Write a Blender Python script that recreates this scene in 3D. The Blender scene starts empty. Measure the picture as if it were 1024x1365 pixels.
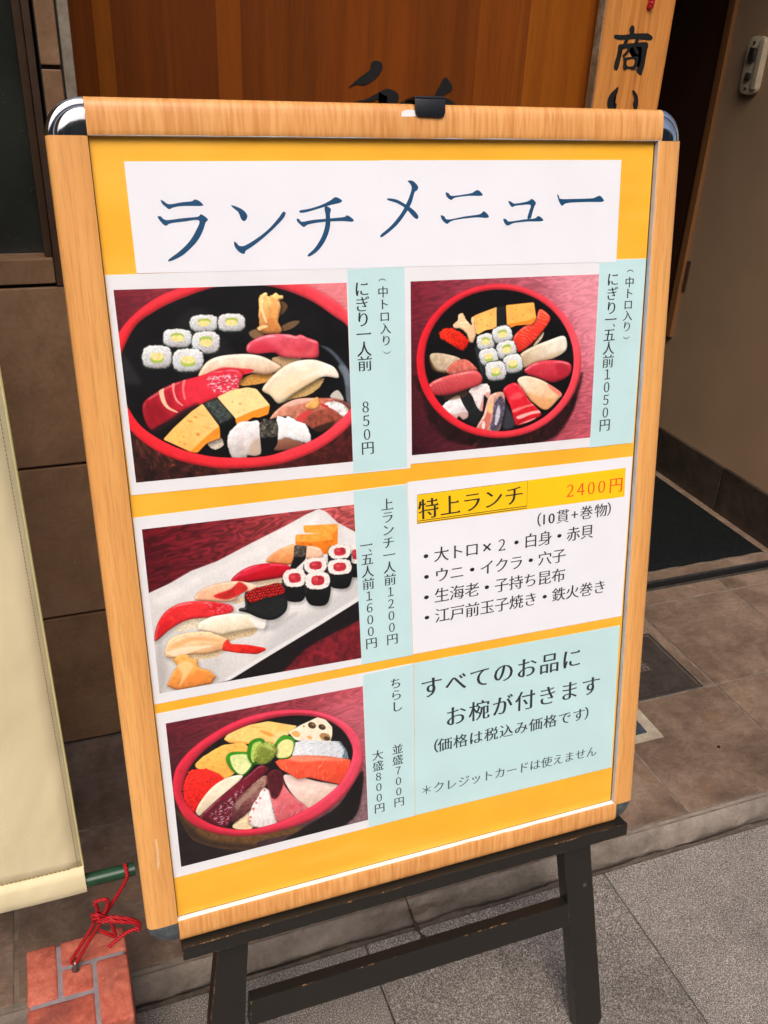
import bpy, bmesh, math, random
import numpy as np
from mathutils import Vector, Matrix
random.seed(7)
C = bpy.context.scene.collection
SC = bpy.context.scene
R = math.radians

# ------------------------------------------------------------------ camera, light, exposure
cam = bpy.data.cameras.new('camera'); co = bpy.data.objects.new('camera', cam); C.objects.link(co)
rt = Vector((0.93787353, -0.34437277, 0.04243401)); fw = Vector((0.3230456, 0.82200042, -0.46899558)); up = Vector((0.12662853, 0.45356666, 0.88218054))
m = Matrix((rt, up, -fw)).transposed().to_4x4(); m.translation = (-0.04754, -0.70038, 1.29495)
co.matrix_world = m
cam.sensor_fit = 'HORIZONTAL'; cam.sensor_width = 36; cam.lens = 41.66; cam.clip_start = 0.02; cam.clip_end = 500
SC.camera = co
W = bpy.data.worlds.new('World'); SC.world = W; W.use_nodes = True
wn = W.node_tree; bg = wn.nodes['Background']
sky = wn.nodes.new('ShaderNodeTexSky'); sky.sky_type = 'NISHITA'; sky.sun_disc = False
SUN_EL, SUN_AZ = 52, 200          # azimuth measured clockwise from +Y
sky.sun_elevation = R(SUN_EL); sky.sun_rotation = R(SUN_AZ); sky.dust_density = 4.0; sky.air_density = 0.8; sky.ozone_density = 0.6
wn.links.new(sky.outputs[0], bg.inputs[0]); bg.inputs[1].default_value = 0.13
sl = bpy.data.lights.new('sun', 'SUN'); so = bpy.data.objects.new('sun', sl); C.objects.link(so)
sl.energy = 1.1; sl.angle = R(35); sl.color = (1.0, 0.93, 0.84)
az, el = R(SUN_AZ), R(SUN_EL)
sd = Vector((math.sin(az)*math.cos(el), math.cos(az)*math.cos(el), math.sin(el)))
so.rotation_euler = (-sd).to_track_quat('-Z', 'Y').to_euler()
SC.view_settings.view_transform = 'Standard'; SC.view_settings.look = 'None'
SC.view_settings.gamma = 1; SC.view_settings.use_curve_mapping = False
SC.view_settings.exposure = 0.75

# ------------------------------------------------------------------ data measured from the photograph (board data in mm on the board plane)
COMMA=[(535.7,632.2),(242.9,409.7)]
SHEETS={'title': [(28.1,801.0),(533.4,802.9),(534.0,699.8),(29.0,707.2)],
's1': [(0.1,706.7),(290.9,705.6),(291.2,495.9),(2.2,501.9)],
's1_strip': [(228.1,703.2),(287.3,704.1),(287.3,498.0),(227.2,498.4)],
's1_photo': [(7.3,693.6),(226.7,690.8),(227.0,510.4),(8.2,513.8)],
's2': [(288.5,705.6),(573.1,702.2),(571.2,494.8),(286.1,500.6)],
's2_strip': [(513.3,701.9),(572.6,702.0),(571.0,495.5),(512.5,495.2)],
's2_photo': [(293.9,689.2),(514.2,687.7),(512.6,507.2),(292.9,509.9)],
's3': [(0.6,479.1),(287.3,479.1),(290.9,275.2),(1.1,274.7)],
's3_strip': [(226.4,478.4),(286.6,478.9),(290.6,274.8),(229.3,275.1)],
's3_photo': [(8.7,466.3),(226.5,463.6),(229.1,283.3),(8.2,286.6)],
's4': [(287.5,480.9),(571.7,478.3),(571.0,273.7),(291.4,275.6)],
's5': [(1.8,263.5),(291.7,264.3),(291.0,57.6),(-0.5,55.9)],
's5_strip': [(230.1,261.5),(291.3,263.7),(291.0,57.6),(231.7,58.0)],
's5_photo': [(10.8,250.1),(229.7,247.9),(230.9,68.5),(10.3,68.3)],
's6': [(292.3,264.0),(569.7,261.1),(571.1,55.1),(291.5,58.0)],
'hl': [(298.6,465.6),(563.3,465.6),(564.1,429.9),(297.9,432.1)]}
RUNS=[('（中トロ入り）',(263.7,690.8),(267.2,621.5),11.0,'s1_strip',0,True),('にぎり一人前',(242.1,683.9),(243.1,610.4),15.0,'s1_strip',0,True),('８５０円',(242.5,566.3),(243.6,523.1),14.0,'s1_strip',0,True),('（中トロ入り）',(552.7,688.5),(552.9,618.7),11.6,'s2_strip',0,True),('にぎり',(531.0,681.4),(531.3,651.0),14.5,'s2_strip',0,True),('一',(531.1,638.4),(531.1,638.1),14.5,'s2_strip',0,True),('五人前１０５０円',(530.4,621.6),(530.9,519.7),14.5,'s2_strip',0,True),('上ランチ一人前１２００円',(263.7,458.8),(266.4,299.5),13.6,'s3_strip',0,True),('一',(238.8,415.9),(238.8,415.6),13.6,'s3_strip',0,True),('五人前１６００円',(239.3,399.7),(241.4,299.3),13.6,'s3_strip',0,True),('ちらし',(269.3,243.0),(270.4,212.8),14.0,'s5_strip',0,True),('並盛７００円',(270.0,155.9),(270.7,82.9),13.2,'s5_strip',0,True),('大盛８００円',(245.2,153.9),(245.7,80.9),13.2,'s5_strip',0,True),('特上ランチ',(311.6,447.7),(416.5,449.4),23.0,'hl',1,False),('２４００円',(489.2,446.3),(551.3,445.7),18.6,'hl',2,False),('（10貫+巻物）',(444.0,416.0),(549.4,416.9),16.5,'s4',0,False),('・大トロ×２・白身・赤貝',(308.2,392.5),(514.9,392.3),17.5,'s4',0,False),('・ウニ・イクラ・穴子',(308.6,367.7),(477.9,367.4),17.5,'s4',0,False),('・生海老・子持ち昆布',(308.4,343.0),(478.3,342.6),17.5,'s4',0,False),('・江戸前玉子焼き・鉄火巻き',(308.8,318.0),(536.6,317.9),17.5,'s4',0,False),('すべてのお品に',(313.8,228.1),(502.0,227.9),27.0,'s6',3,False),('お椀が付きます',(345.2,183.3),(532.0,183.5),26.5,'s6',3,False),('（価格は税込み価格です）',(313.3,147.9),(534.2,145.5),18.0,'s6',3,False),('＊クレジットカードは使えません',(306.4,90.1),(538.7,86.5),15.0,'s6',4,False)]
TITLE={'ra': [[(56.1,769.2),(58.8,768.0),(63.3,765.5),(74.8,767.0),(83.2,767.7),(86.5,769.2),(90.5,767.6),(93.4,764.1),(89.1,763.6),(74.5,763.8),(66.1,762.5),(62.9,761.2),(59.6,763.6),(57.2,766.0)],[(52.0,754.8),(54.7,755.4),(57.0,753.2),(61.0,752.1),(73.6,753.4),(87.3,754.4),(91.0,756.5),(96.6,752.0),(94.3,749.4),(91.6,743.0),(86.7,735.0),(79.7,728.0),(70.6,721.1),(59.7,716.7),(58.4,718.2),(68.9,725.2),(78.0,733.1),(84.7,742.1),(88.5,751.2),(75.4,750.6),(62.8,749.2),(58.9,747.3),(55.6,749.4)]],
'n': [[(118.5,763.8),(123.1,762.7),(129.4,759.6),(133.0,754.8),(131.4,750.7),(128.7,750.0),(126.7,752.5),(124.9,757.6),(120.9,761.1)],[(119.1,732.0),(121.2,730.9),(123.9,728.2),(129.4,728.6),(140.9,734.6),(152.5,742.6),(162.0,751.8),(166.8,757.3),(169.2,756.2),(166.9,751.7),(158.1,743.6),(146.4,734.4),(135.9,727.4),(129.5,723.8),(127.8,721.0),(123.5,722.5),(119.4,727.5)]],
'chi': [[(183.1,758.3),(191.8,759.6),(203.4,762.6),(212.8,766.6),(218.7,769.7),(224.9,766.5),(222.0,764.4),(212.6,762.5),(200.9,759.5),(189.4,756.7),(183.6,756.2)],[(180.0,751.1),(182.2,750.4),(184.8,748.2),(195.9,749.7),(214.4,750.8),(226.2,751.7),(229.8,753.1),(235.5,749.4),(234.3,747.3),(223.7,748.1),(205.0,747.6),(191.1,745.8),(186.4,743.4),(183.1,745.5),(179.8,748.8)],[(207.5,761.1),(210.3,761.4),(213.4,758.9),(212.3,754.0),(212.4,746.6),(210.4,738.2),(205.3,728.7),(198.0,720.9),(190.1,716.6),(189.0,718.4),(195.8,724.0),(203.2,734.1),(207.2,744.6),(208.0,753.1),(207.3,757.7)]],
'me': [[(292.0,783.6),(297.4,783.6),(302.7,778.9),(302.1,775.3),(299.1,773.0),(295.8,763.6),(288.9,753.1),(279.3,742.5),(265.2,732.8),(263.1,734.5),(273.9,742.6),(284.9,754.3),(292.6,767.2),(296.0,776.6),(294.7,780.8)],[(271.0,767.9),(279.8,766.9),(289.0,762.5),(298.4,756.5),(302.9,750.9),(301.0,748.5),(297.0,751.0),(290.3,757.8),(281.0,763.4),(271.8,766.1)]],
'ni': [[(332.1,772.7),(335.4,772.0),(339.6,769.5),(359.2,771.7),(364.8,774.1),(368.2,774.3),(372.5,770.6),(370.5,769.2),(356.4,769.3),(342.4,767.8),(338.2,765.7),(333.5,768.6)],[(326.8,751.4),(330.7,750.4),(334.6,747.4),(353.7,750.0),(369.3,751.7),(374.1,754.5),(379.4,750.3),(377.9,748.1),(365.1,748.8),(345.2,747.2),(337.4,745.4),(333.5,743.3),(328.5,747.1)]],
'yu': [[(401.7,764.0),(405.2,762.9),(408.7,761.4),(419.9,762.5),(425.1,763.9),(428.6,765.6),(433.2,761.8),(431.3,757.6),(429.1,750.6),(427.8,746.9),(423.9,746.7),(425.5,753.2),(427.1,759.7),(417.0,759.8),(409.7,759.2),(405.9,758.0),(402.9,761.0)],[(396.2,746.8),(399.7,746.2),(403.3,744.1),(420.4,745.8),(432.3,746.6),(436.7,748.8),(442.2,745.4),(439.9,743.7),(423.4,743.7),(408.6,742.5),(401.3,740.2),(397.5,743.0)]],
'bar': [[(457.8,769.7),(460.0,768.2),(462.3,765.2),(476.9,765.0),(498.6,765.3),(504.1,766.5),(509.4,767.7),(514.3,763.3),(511.3,761.6),(495.6,761.8),(477.1,761.5),(468.0,760.6),(464.1,758.4),(460.3,762.7)]]}
DOORK=[[(0.4672,1.2209),(0.4869,1.237),(0.5052,1.2498),(0.5064,1.2597),(0.5152,1.2632),(0.5259,1.2597),(0.5256,1.2497),(0.5143,1.2361),(0.4951,1.2262),(0.4814,1.2269)],[(0.4802,1.201),(0.4997,1.2048),(0.5269,1.218),(0.5387,1.2213),(0.5551,1.2159),(0.5588,1.2068),(0.5522,1.1929),(0.5367,1.1788),(0.5172,1.1646),(0.5131,1.1663),(0.5285,1.1821),(0.5367,1.1977),(0.5352,1.211),(0.5156,1.2031),(0.4959,1.2)],[(0.558,1.1982),(0.5719,1.2043),(0.5859,1.2098),(0.6042,1.2112),(0.6373,1.212),(0.6634,1.202),(0.6598,1.1949),(0.6216,1.1994),(0.5885,1.2005),(0.5643,1.1948)],[(0.6215,1.2012),(0.6277,1.2187),(0.6339,1.2292),(0.6393,1.2396),(0.6467,1.2405),(0.658,1.2256),(0.6454,1.2156),(0.64,1.205),(0.6275,1.1767),(0.6191,1.1765)]]
PLANKK=[[(0.9786,1.3299),(0.9826,1.3359),(0.9883,1.3335),(0.9905,1.3232),(0.9901,1.3206),(0.9822,1.3209),(0.9794,1.326)],[(0.9492,1.3189),(0.9554,1.3201),(0.9684,1.3203),(0.9874,1.3231),(1.009,1.3246),(1.0201,1.3244),(1.0302,1.3189),(1.0268,1.3142),(1.0134,1.3143),(0.9913,1.3147),(0.9699,1.3126),(0.9569,1.3127),(0.9504,1.315)],[(0.9731,1.314),(0.9793,1.3136),(0.9781,1.3063),(0.9737,1.3022),(0.9705,1.3054)],[(0.9947,1.3155),(1.0009,1.3151),(1.0007,1.3079),(0.9949,1.3057)],[(0.9607,1.304),(0.9677,1.3059),(0.9928,1.3076),(1.0119,1.3109),(1.0211,1.3096),(1.0234,1.3031),(1.0203,1.2946),(1.0221,1.2779),(1.02,1.2626),(1.0175,1.2574),(1.0088,1.2622),(1.0064,1.2673),(1.0121,1.2742),(1.0117,1.291),(1.0089,1.3022),(0.994,1.3017),(0.9726,1.2989),(0.968,1.2961),(0.9688,1.2828),(0.9679,1.2694),(0.9646,1.264),(0.9588,1.2665),(0.9579,1.2758),(0.9606,1.2892),(0.9607,1.2974)],[(0.9811,1.3005),(0.9864,1.3),(0.9829,1.2916),(0.9752,1.2857),(0.9721,1.2883),(0.9788,1.2945)],[(0.9931,1.3016),(0.9995,1.3005),(1.0053,1.2941),(1.0035,1.29),(0.9974,1.2938)],[(0.9746,1.2844),(0.9819,1.2853),(0.997,1.2871),(1.0059,1.2868),(1.0061,1.2774),(1.0045,1.2679),(0.9996,1.2657),(0.9877,1.2674),(0.9812,1.2645),(0.9768,1.269),(0.9771,1.2764)],[(0.9677,1.2338),(0.9729,1.2371),(0.9732,1.2288),(0.968,1.2184),(0.9686,1.2108),(0.9752,1.2088),(0.974,1.2011),(0.9673,1.194),(0.9589,1.2008),(0.9543,1.2112),(0.9573,1.2233)],[(1.0041,1.2309),(1.0084,1.2317),(1.0175,1.2229),(1.0213,1.209),(1.0189,1.1984),(1.0136,1.2018),(1.01,1.2106),(1.011,1.2193)]]
PLANKHOLE=[(0.983,1.28),(0.9972,1.2818),(0.9974,1.2724),(0.9852,1.2713)]
FOOD={'a': {'q': 's1_photo','bg': [(132,44,60),(238,142,146),(34,22,22),(84,42,40)],
'wood': 0.22,'items': [{'p': [(-10.0,604.5),(6.0,566.3),(48.9,533.2),(96.5,518.0),(171.9,522.0),(226.6,552.5),(242.6,488.3),(114.7,487.8),(-14.6,504.0)],
'c': (58,34,30),'s': 2,'g': ((84,40,36),0),'n': (6,0.45),'st': (35,6,0.16,(122,70,44),0.8,6)},
{'p': [(116.5,512.6),(171.2,523.7),(228.2,552.4),(230.7,506.0),(138.6,500.7)],
'c': (96,40,40),'s': 3,'al': 0.5,'n': (4,0.4),'st': (-55,5,0.2,(60,24,26),0.8,4)},
{'p': [(1.5,617.5),(8.0,636.2),(22.8,660.4),(40.7,672.4),(62.6,681.9),(98.0,692.1),(122.0,693.5),(144.5,691.6),(168.5,685.0),(192.6,673.6),(211.0,660.4),(226.8,647.6),(237.0,622.1),(237.6,591.8),(227.1,567.3),(206.4,549.8),(186.1,538.2),(159.8,530.6),(133.7,526.2),(97.4,528.9),(73.5,534.3),(52.6,542.5),(33.5,554.4),(17.7,569.2),(8.7,586.7),(1.9,603.5)],
'c': (17,17,19),'s': 0.5,'n': (22,0.3)},
{'p': [(74.2,673.1),(86.4,673.9),(91.9,666.1),(75.3,658.6),(58.0,654.8),(54.6,657.4)],
'c': (52,52,56),'s': 4,'al': 0.55},
{'p': [(9.5,636.2),(15.7,626.1),(22.2,608.4),(8.6,609.5),(7.5,621.8)],
'c': (62,62,66),'s': 3,'al': 0.7},
{'p': [(99.1,647.4),(110.5,631.8),(100.0,627.5),(87.2,623.4),(79.1,616.5),(53.9,610.9),(71.3,612.1),(92.9,632.9)],
'c': (40,40,46),'s': 5,'al': 0.7},
{'p': [(180.5,658.6),(195.8,663.8),(200.1,646.7),(184.9,646.4)],
'c': (44,36,36),'s': 6,'al': 0.5},
{'p': [(195.6,631.9),(204.3,626.4),(213.6,615.9),(219.6,603.7),(221.8,590.9),(229.1,590.3),(225.6,605.7),(215.7,620.1),(205.7,629.4)],
'c': (112,124,136),'s': 1.6,'al': 0.75},
{'p': [(214.7,609.9),(220.7,595.7),(221.7,577.9),(223.7,571.3),(227.7,569.7),(228.6,595.1),(222.5,609.3)],
'c': (128,138,148),'s': 1.6,'al': 0.8},
{'p': [(204.9,580.3),(213.3,586.5),(219.5,576.8),(215.2,574.9)],
'c': (198,192,182),'s': 0.8},
{'p': [(99.2,659.1),(98.3,654.4),(96.1,652.3),(92.4,651.1),(84.7,650.9),(77.1,651.6),(73.7,652.9),(71.8,655.2),(71.4,659.8),(72.3,664.4),(74.4,666.5),(78.0,667.7),(85.7,667.9),(93.3,667.3),(96.8,666.0),(98.7,663.7)],
'c': (52,60,52),'s': 0.5,'rough': (1.0,1.8)},
{'p': [(98.5,659.5),(97.7,655.3),(95.5,653.3),(91.9,652.2),(84.8,652.0),(77.9,652.6),(74.4,653.9),(72.5,656.1),(72.1,660.2),(73.0,664.3),(75.1,666.3),(78.7,667.4),(85.6,667.6),(92.6,667.1),(96.1,665.8),(98.1,663.6)],
'c': (244,245,243),'s': 0.45,'rough': (1.1,1.7),'rice': 0.16,'r': 2.5,'a': 0.1,'g': ((222,222,224),-90)},
{'p': [(91.5,661.2),(90.4,659.5),(87.5,658.7),(82.9,658.9),(80.2,659.8),(79.3,661.6),(80.4,663.3),(83.2,664.1),(87.8,663.9),(90.6,663.0)],
'c': (168,190,90),'s': 0.5,'al': 0.95,'cl': 1,'rough': (0.6,2)},
{'p': [(90.8,659.5),(89.9,657.8),(87.3,657.1),(82.8,657.2),(80.4,658.0),(79.7,659.8),(80.6,661.4),(83.1,662.1),(87.6,662.0),(90.0,661.2)],
'c': (243,224,150),'s': 0.6,'al': 1,'cl': 1,'rough': (0.8,2.2),'n': (2,0.06)},
{'p': [(86.0,659.9),(85.4,659.0),(83.8,658.7),(82.4,659.1),(81.8,660.0),(82.5,660.8),(84.0,661.1),(85.5,660.7)],
'c': (250,214,160),'s': 0.8,'al': 0.7,'cl': 1},
{'p': [(125.0,658.2),(124.1,653.2),(122.0,650.9),(118.4,649.6),(110.8,649.4),(103.3,650.1),(99.9,651.5),(98.0,653.9),(97.6,658.9),(98.5,663.8),(100.6,666.1),(104.1,667.3),(111.6,667.6),(119.1,667.0),(122.6,665.6),(124.5,663.2)],
'c': (52,60,52),'s': 0.5,'rough': (1.0,1.8)},
{'p': [(124.3,658.6),(123.5,654.2),(121.4,652.0),(117.8,650.8),(110.9,650.6),(104.0,651.2),(100.6,652.6),(98.7,654.9),(98.3,659.3),(99.2,663.7),(101.3,665.9),(104.8,667.1),(111.6,667.3),(118.5,666.7),(121.9,665.4),(123.8,663.1)],
'c': (244,245,243),'s': 0.45,'rough': (1.1,1.7),'rice': 0.16,'r': 2.5,'a': 0.1,'g': ((222,222,224),-90)},
{'p': [(117.4,660.5),(116.3,658.6),(113.5,657.8),(109.0,657.9),(106.3,658.9),(105.4,660.8),(106.5,662.6),(109.3,663.5),(113.8,663.4),(116.5,662.4)],
'c': (168,190,90),'s': 0.5,'al': 0.95,'cl': 1,'rough': (0.6,2)},
{'p': [(116.7,658.6),(115.8,656.8),(113.3,656.0),(108.9,656.2),(106.5,657.0),(105.8,658.9),(106.7,660.7),(109.1,661.4),(113.6,661.3),(116.0,660.4)],
'c': (243,224,150),'s': 0.6,'al': 1,'cl': 1,'rough': (0.8,2.2),'n': (2,0.06)},
{'p': [(112.0,659.0),(111.4,658.1),(109.9,657.8),(108.4,658.2),(107.9,659.1),(108.5,660.0),(110.0,660.3),(111.5,659.9)],
'c': (250,214,160),'s': 0.8,'al': 0.7,'cl': 1},
{'p': [(73.7,645.9),(72.4,640.9),(70.0,638.7),(66.3,637.7),(58.6,638.0),(51.0,639.1),(47.6,640.8),(45.9,643.4),(45.9,648.5),(47.2,653.4),(49.5,655.6),(53.2,656.6),(60.8,656.4),(68.4,655.2),(71.8,653.6),(73.6,651.0)],
'c': (52,60,52),'s': 0.5,'rough': (1.0,1.8)},
{'p': [(73.0,646.4),(71.8,641.9),(69.5,639.9),(65.7,638.9),(58.7,639.1),(51.8,640.2),(48.4,641.9),(46.7,644.3),(46.6,648.8),(47.8,653.2),(50.1,655.3),(53.8,656.3),(60.8,656.1),(67.7,655.0),(71.1,653.4),(72.9,651.0)],
'c': (244,245,243),'s': 0.45,'rough': (1.1,1.7),'rice': 0.16,'r': 2.5,'a': 0.1,'g': ((222,222,224),-90)},
{'p': [(66.0,648.8),(64.8,647.0),(61.8,646.3),(57.3,646.7),(54.6,647.9),(53.8,649.9),(55.0,651.7),(58.0,652.4),(62.5,651.9),(65.2,650.8)],
'c': (168,190,90),'s': 0.5,'al': 0.95,'cl': 1,'rough': (0.6,2)},
{'p': [(65.3,646.9),(64.2,645.1),(61.6,644.5),(57.1,644.9),(54.8,646.0),(54.2,647.9),(55.2,649.7),(57.8,650.3),(62.3,649.8),(64.7,648.8)],
'c': (243,224,150),'s': 0.6,'al': 1,'cl': 1,'rough': (0.8,2.2),'n': (2,0.06)},
{'p': [(60.5,647.5),(59.8,646.6),(58.2,646.4),(56.8,646.9),(56.3,647.9),(57.0,648.8),(58.6,649.0),(60.0,648.5)],
'c': (250,214,160),'s': 0.8,'al': 0.7,'cl': 1},
{'p': [(99.3,640.7),(98.2,634.5),(95.9,631.8),(92.2,630.4),(84.6,630.4),(77.1,631.4),(73.8,633.3),(72.0,636.3),(71.9,642.4),(73.1,648.5),(75.3,651.2),(79.0,652.6),(86.5,652.7),(94.0,651.7),(97.4,649.9),(99.2,646.9)],
'c': (52,60,52),'s': 0.5,'rough': (1.0,1.8)},
{'p': [(98.7,641.2),(97.6,635.8),(95.3,633.2),(91.7,631.8),(84.7,631.7),(77.9,632.7),(74.6,634.6),(72.8,637.5),(72.6,642.9),(73.7,648.3),(76.0,650.9),(79.6,652.2),(86.5,652.4),(93.3,651.4),(96.7,649.6),(98.5,646.7)],
'c': (244,245,243),'s': 0.45,'rough': (1.1,1.7),'rice': 0.16,'r': 2.5,'a': 0.1,'g': ((222,222,224),-90)},
{'p': [(91.8,643.8),(90.6,641.5),(87.7,640.6),(83.2,640.9),(80.5,642.2),(79.8,644.5),(80.9,646.8),(83.8,647.7),(88.3,647.4),(91.0,646.1)],
'c': (168,190,90),'s': 0.5,'al': 0.95,'cl': 1,'rough': (0.6,2)},
{'p': [(91.1,641.4),(90.1,639.2),(87.5,638.4),(83.1,638.7),(80.7,639.9),(80.1,642.1),(81.1,644.3),(83.6,645.2),(88.1,644.9),(90.4,643.7)],
'c': (243,224,150),'s': 0.6,'al': 1,'cl': 1,'rough': (0.8,2.2),'n': (2,0.06)},
{'p': [(86.4,642.0),(85.7,641.0),(84.2,640.6),(82.7,641.1),(82.2,642.3),(82.9,643.4),(84.4,643.7),(85.9,643.2)],
'c': (250,214,160),'s': 0.8,'al': 0.7,'cl': 1},
{'p': [(53.7,629.9),(52.2,623.5),(49.8,620.7),(45.9,619.4),(38.1,619.5),(30.4,620.8),(27.0,622.9),(25.3,626.0),(25.4,632.4),(26.9,638.6),(29.3,641.4),(33.1,642.7),(40.8,642.6),(48.5,641.4),(52.0,639.4),(53.7,636.3)],
'c': (52,60,52),'s': 0.5,'rough': (1.0,1.8)},
{'p': [(53.0,630.5),(51.7,624.9),(49.3,622.2),(45.4,620.9),(38.2,621.0),(31.2,622.2),(27.9,624.2),(26.1,627.2),(26.1,632.9),(27.5,638.4),(29.9,641.0),(33.7,642.4),(40.8,642.3),(47.8,641.2),(51.2,639.2),(53.0,636.2)],
'c': (244,245,243),'s': 0.45,'rough': (1.1,1.7),'rice': 0.16,'r': 2.5,'a': 0.1,'g': ((222,222,224),-90)},
{'p': [(45.5,629.0),(44.2,626.7),(41.2,625.8),(36.6,626.2),(33.8,627.6),(33.1,630.1),(34.4,632.4),(37.4,633.3),(42.0,632.9),(44.8,631.4)],
'c': (168,190,90),'s': 0.5,'al': 0.95,'cl': 1,'rough': (0.6,2)},
{'p': [(45.2,631.5),(44.1,629.2),(41.4,628.4),(36.9,628.8),(34.5,630.1),(33.9,632.5),(35.0,634.7),(37.7,635.5),(42.2,635.1),(44.6,633.9)],
'c': (243,224,150),'s': 0.6,'al': 1,'cl': 1,'rough': (0.8,2.2),'n': (2,0.06)},
{'p': [(40.3,631.6),(39.5,630.5),(38.0,630.1),(36.5,630.8),(36.0,632.0),(36.8,633.1),(38.4,633.4),(39.8,632.8)],
'c': (250,214,160),'s': 0.8,'al': 0.7,'cl': 1},
{'p': [(82.8,625.3),(81.7,618.9),(79.2,615.9),(75.2,614.4),(66.7,614.3),(58.4,615.3),(54.7,617.3),(52.7,620.4),(52.5,626.8),(53.7,633.2),(56.1,636.1),(60.1,637.6),(68.4,637.8),(76.6,636.8),(80.4,634.9),(82.5,631.8)],
'c': (52,60,52),'s': 0.5,'rough': (1.0,1.8)},
{'p': [(82.1,625.9),(81.0,620.2),(78.5,617.4),(74.5,615.9),(66.8,615.7),(59.3,616.7),(55.6,618.6),(53.6,621.6),(53.2,627.4),(54.4,633.0),(56.8,635.8),(60.7,637.2),(68.3,637.5),(75.9,636.5),(79.7,634.7),(81.7,631.7)],
'c': (244,245,243),'s': 0.45,'rough': (1.1,1.7),'rice': 0.16,'r': 2.5,'a': 0.1,'g': ((222,222,224),-90)},
{'p': [(74.1,624.1),(72.8,621.8),(69.7,620.7),(64.7,621.0),(61.7,622.3),(60.8,624.8),(62.0,627.2),(65.2,628.2),(70.2,628.0),(73.2,626.6)],
'c': (168,190,90),'s': 0.5,'al': 0.95,'cl': 1,'rough': (0.6,2)},
{'p': [(73.7,626.6),(72.6,624.3),(69.9,623.4),(64.9,623.7),(62.3,624.9),(61.6,627.3),(62.6,629.6),(65.4,630.5),(70.3,630.2),(72.9,629.0)],
'c': (243,224,150),'s': 0.6,'al': 1,'cl': 1,'rough': (0.8,2.2),'n': (2,0.06)},
{'p': [(68.5,626.6),(67.7,625.5),(66.0,625.1),(64.4,625.7),(63.8,626.9),(64.6,628.0),(66.3,628.4),(67.9,627.8)],
'c': (250,214,160),'s': 0.8,'al': 0.7,'cl': 1},
{'p': [(158.7,677.4),(166.4,672.4),(164.2,667.2),(158.5,663.4)],
'c': (128,96,66),'s': 1,'al': 0.85},
{'p': [(158.4,652.2),(169.2,656.9),(177.9,656.6),(171.4,650.8),(160.0,647.7)],
'c': (134,108,80),'s': 0.7,'al': 0.9},
{'p': [(126.9,648.5),(134.6,651.6),(142.1,646.4),(132.1,642.3)],
'c': (152,122,90),'s': 0.8,'al': 0.9},
{'p': [(139.0,681.8),(142.8,684.8),(147.1,685.3),(147.6,680.5),(156.1,685.3),(157.8,682.1),(163.0,681.3),(162.3,677.8),(157.9,677.4),(160.0,672.1),(157.9,663.4),(156.0,658.2),(160.0,647.7),(157.4,645.5),(141.6,646.7),(134.6,651.8),(138.2,655.1),(137.3,664.5),(138.4,672.6)],
'c': (252,206,138),'k': 1,'g': ((226,152,88),-90),'r': 4,'a': 0.15,'n': (5,0.12),'rough': (0.7,2.5),'sh': (1,-1,2,0.6)},
{'p': [(140.7,680.6),(143.0,678.1),(141.9,671.2),(145.3,658.2),(143.7,657.6),(140.3,669.0)],
'c': (255,228,178),'s': 0.7,'al': 0.8,'cl': 1},
{'p': [(149.8,680.1),(154.5,678.8),(156.5,670.5),(154.7,661.2),(150.0,663.8),(151.7,673.1)],
'c': (238,172,108),'s': 2,'al': 0.8,'cl': 1},
{'p': [(145.4,659.4),(149.8,661.7),(152.7,658.4),(151.5,649.6),(148.0,652.2),(147.1,657.0)],
'c': (214,138,78),'s': 1.2,'al': 0.8,'cl': 1},
{'p': [(135.2,652.3),(142.1,654.9),(146.3,653.5),(144.3,652.2),(140.0,651.2),(137.5,649.9)],
'c': (255,222,170),'s': 0.6,'al': 0.8,'cl': 1},
{'p': [(147.4,622.4),(158.7,624.3),(178.6,621.5),(168.2,616.1),(158.0,612.9),(153.1,614.5)],
'c': (206,174,132),'rough': (0.8,2),'rice': 0.2},
{'p': [(124.5,637.1),(132.8,642.5),(146.4,645.8),(164.8,645.0),(172.8,642.9),(177.9,643.9),(184.6,640.5),(194.5,636.2),(195.8,630.0),(194.0,620.4),(178.5,620.7),(158.6,623.3),(150.2,628.0),(134.2,627.9),(124.4,630.0)],
'c': (228,110,124),'g': ((212,66,84),-90),'r': 4,'a': 0.14,'n': (6,0.06),'st': (12,2.2,0.12,(240,150,150),0.5,2),'sh': (1,-2,3,0.6)},
{'p': [(127.4,634.5),(139.8,638.5),(150.5,633.0),(151.4,627.6),(134.2,627.9)],
'c': (206,58,78),'s': 4,'al': 0.6,'cl': 1},
{'p': [(161.6,632.3),(178.8,626.3),(189.2,630.5),(188.7,620.8),(161.1,623.3)],
'c': (236,118,120),'s': 4,'al': 0.6,'cl': 1},
{'p': [(112.5,602.4),(125.4,608.7),(142.5,610.3),(149.7,605.4),(138.9,599.6),(118.8,598.3)],
'c': (226,168,92),'rough': (0.6,2),'rice': 0.22},
{'p': [(75.8,611.8),(82.3,621.3),(89.1,626.1),(99.3,628.6),(111.6,629.2),(124.6,628.6),(136.9,626.0),(146.9,620.9),(156.9,613.3),(148.4,608.4),(137.9,607.8),(127.0,610.0),(112.1,607.5),(94.0,606.8),(78.3,608.0)],
'c': (251,232,212),'g': ((240,200,164),-90),'r': 4,'a': 0.12,'n': (7,0.05),'sh': (1,-2,3,0.6)},
{'p': [(84.4,611.8),(99.1,617.2),(116.3,615.2),(129.4,612.8),(121.7,609.0),(112.7,605.3),(101.0,604.1),(86.8,607.3)],
'c': (226,52,66),'s': 1.2,'al': 0.95,'cl': 1},
{'p': [(198.0,599.7),(199.4,597.4),(193.9,590.1),(181.7,583.5),(166.3,581.6),(155.3,577.9),(167.9,587.5),(184.9,596.0)],
'c': (216,182,126),'rough': (0.7,2),'rice': 0.2},
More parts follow.
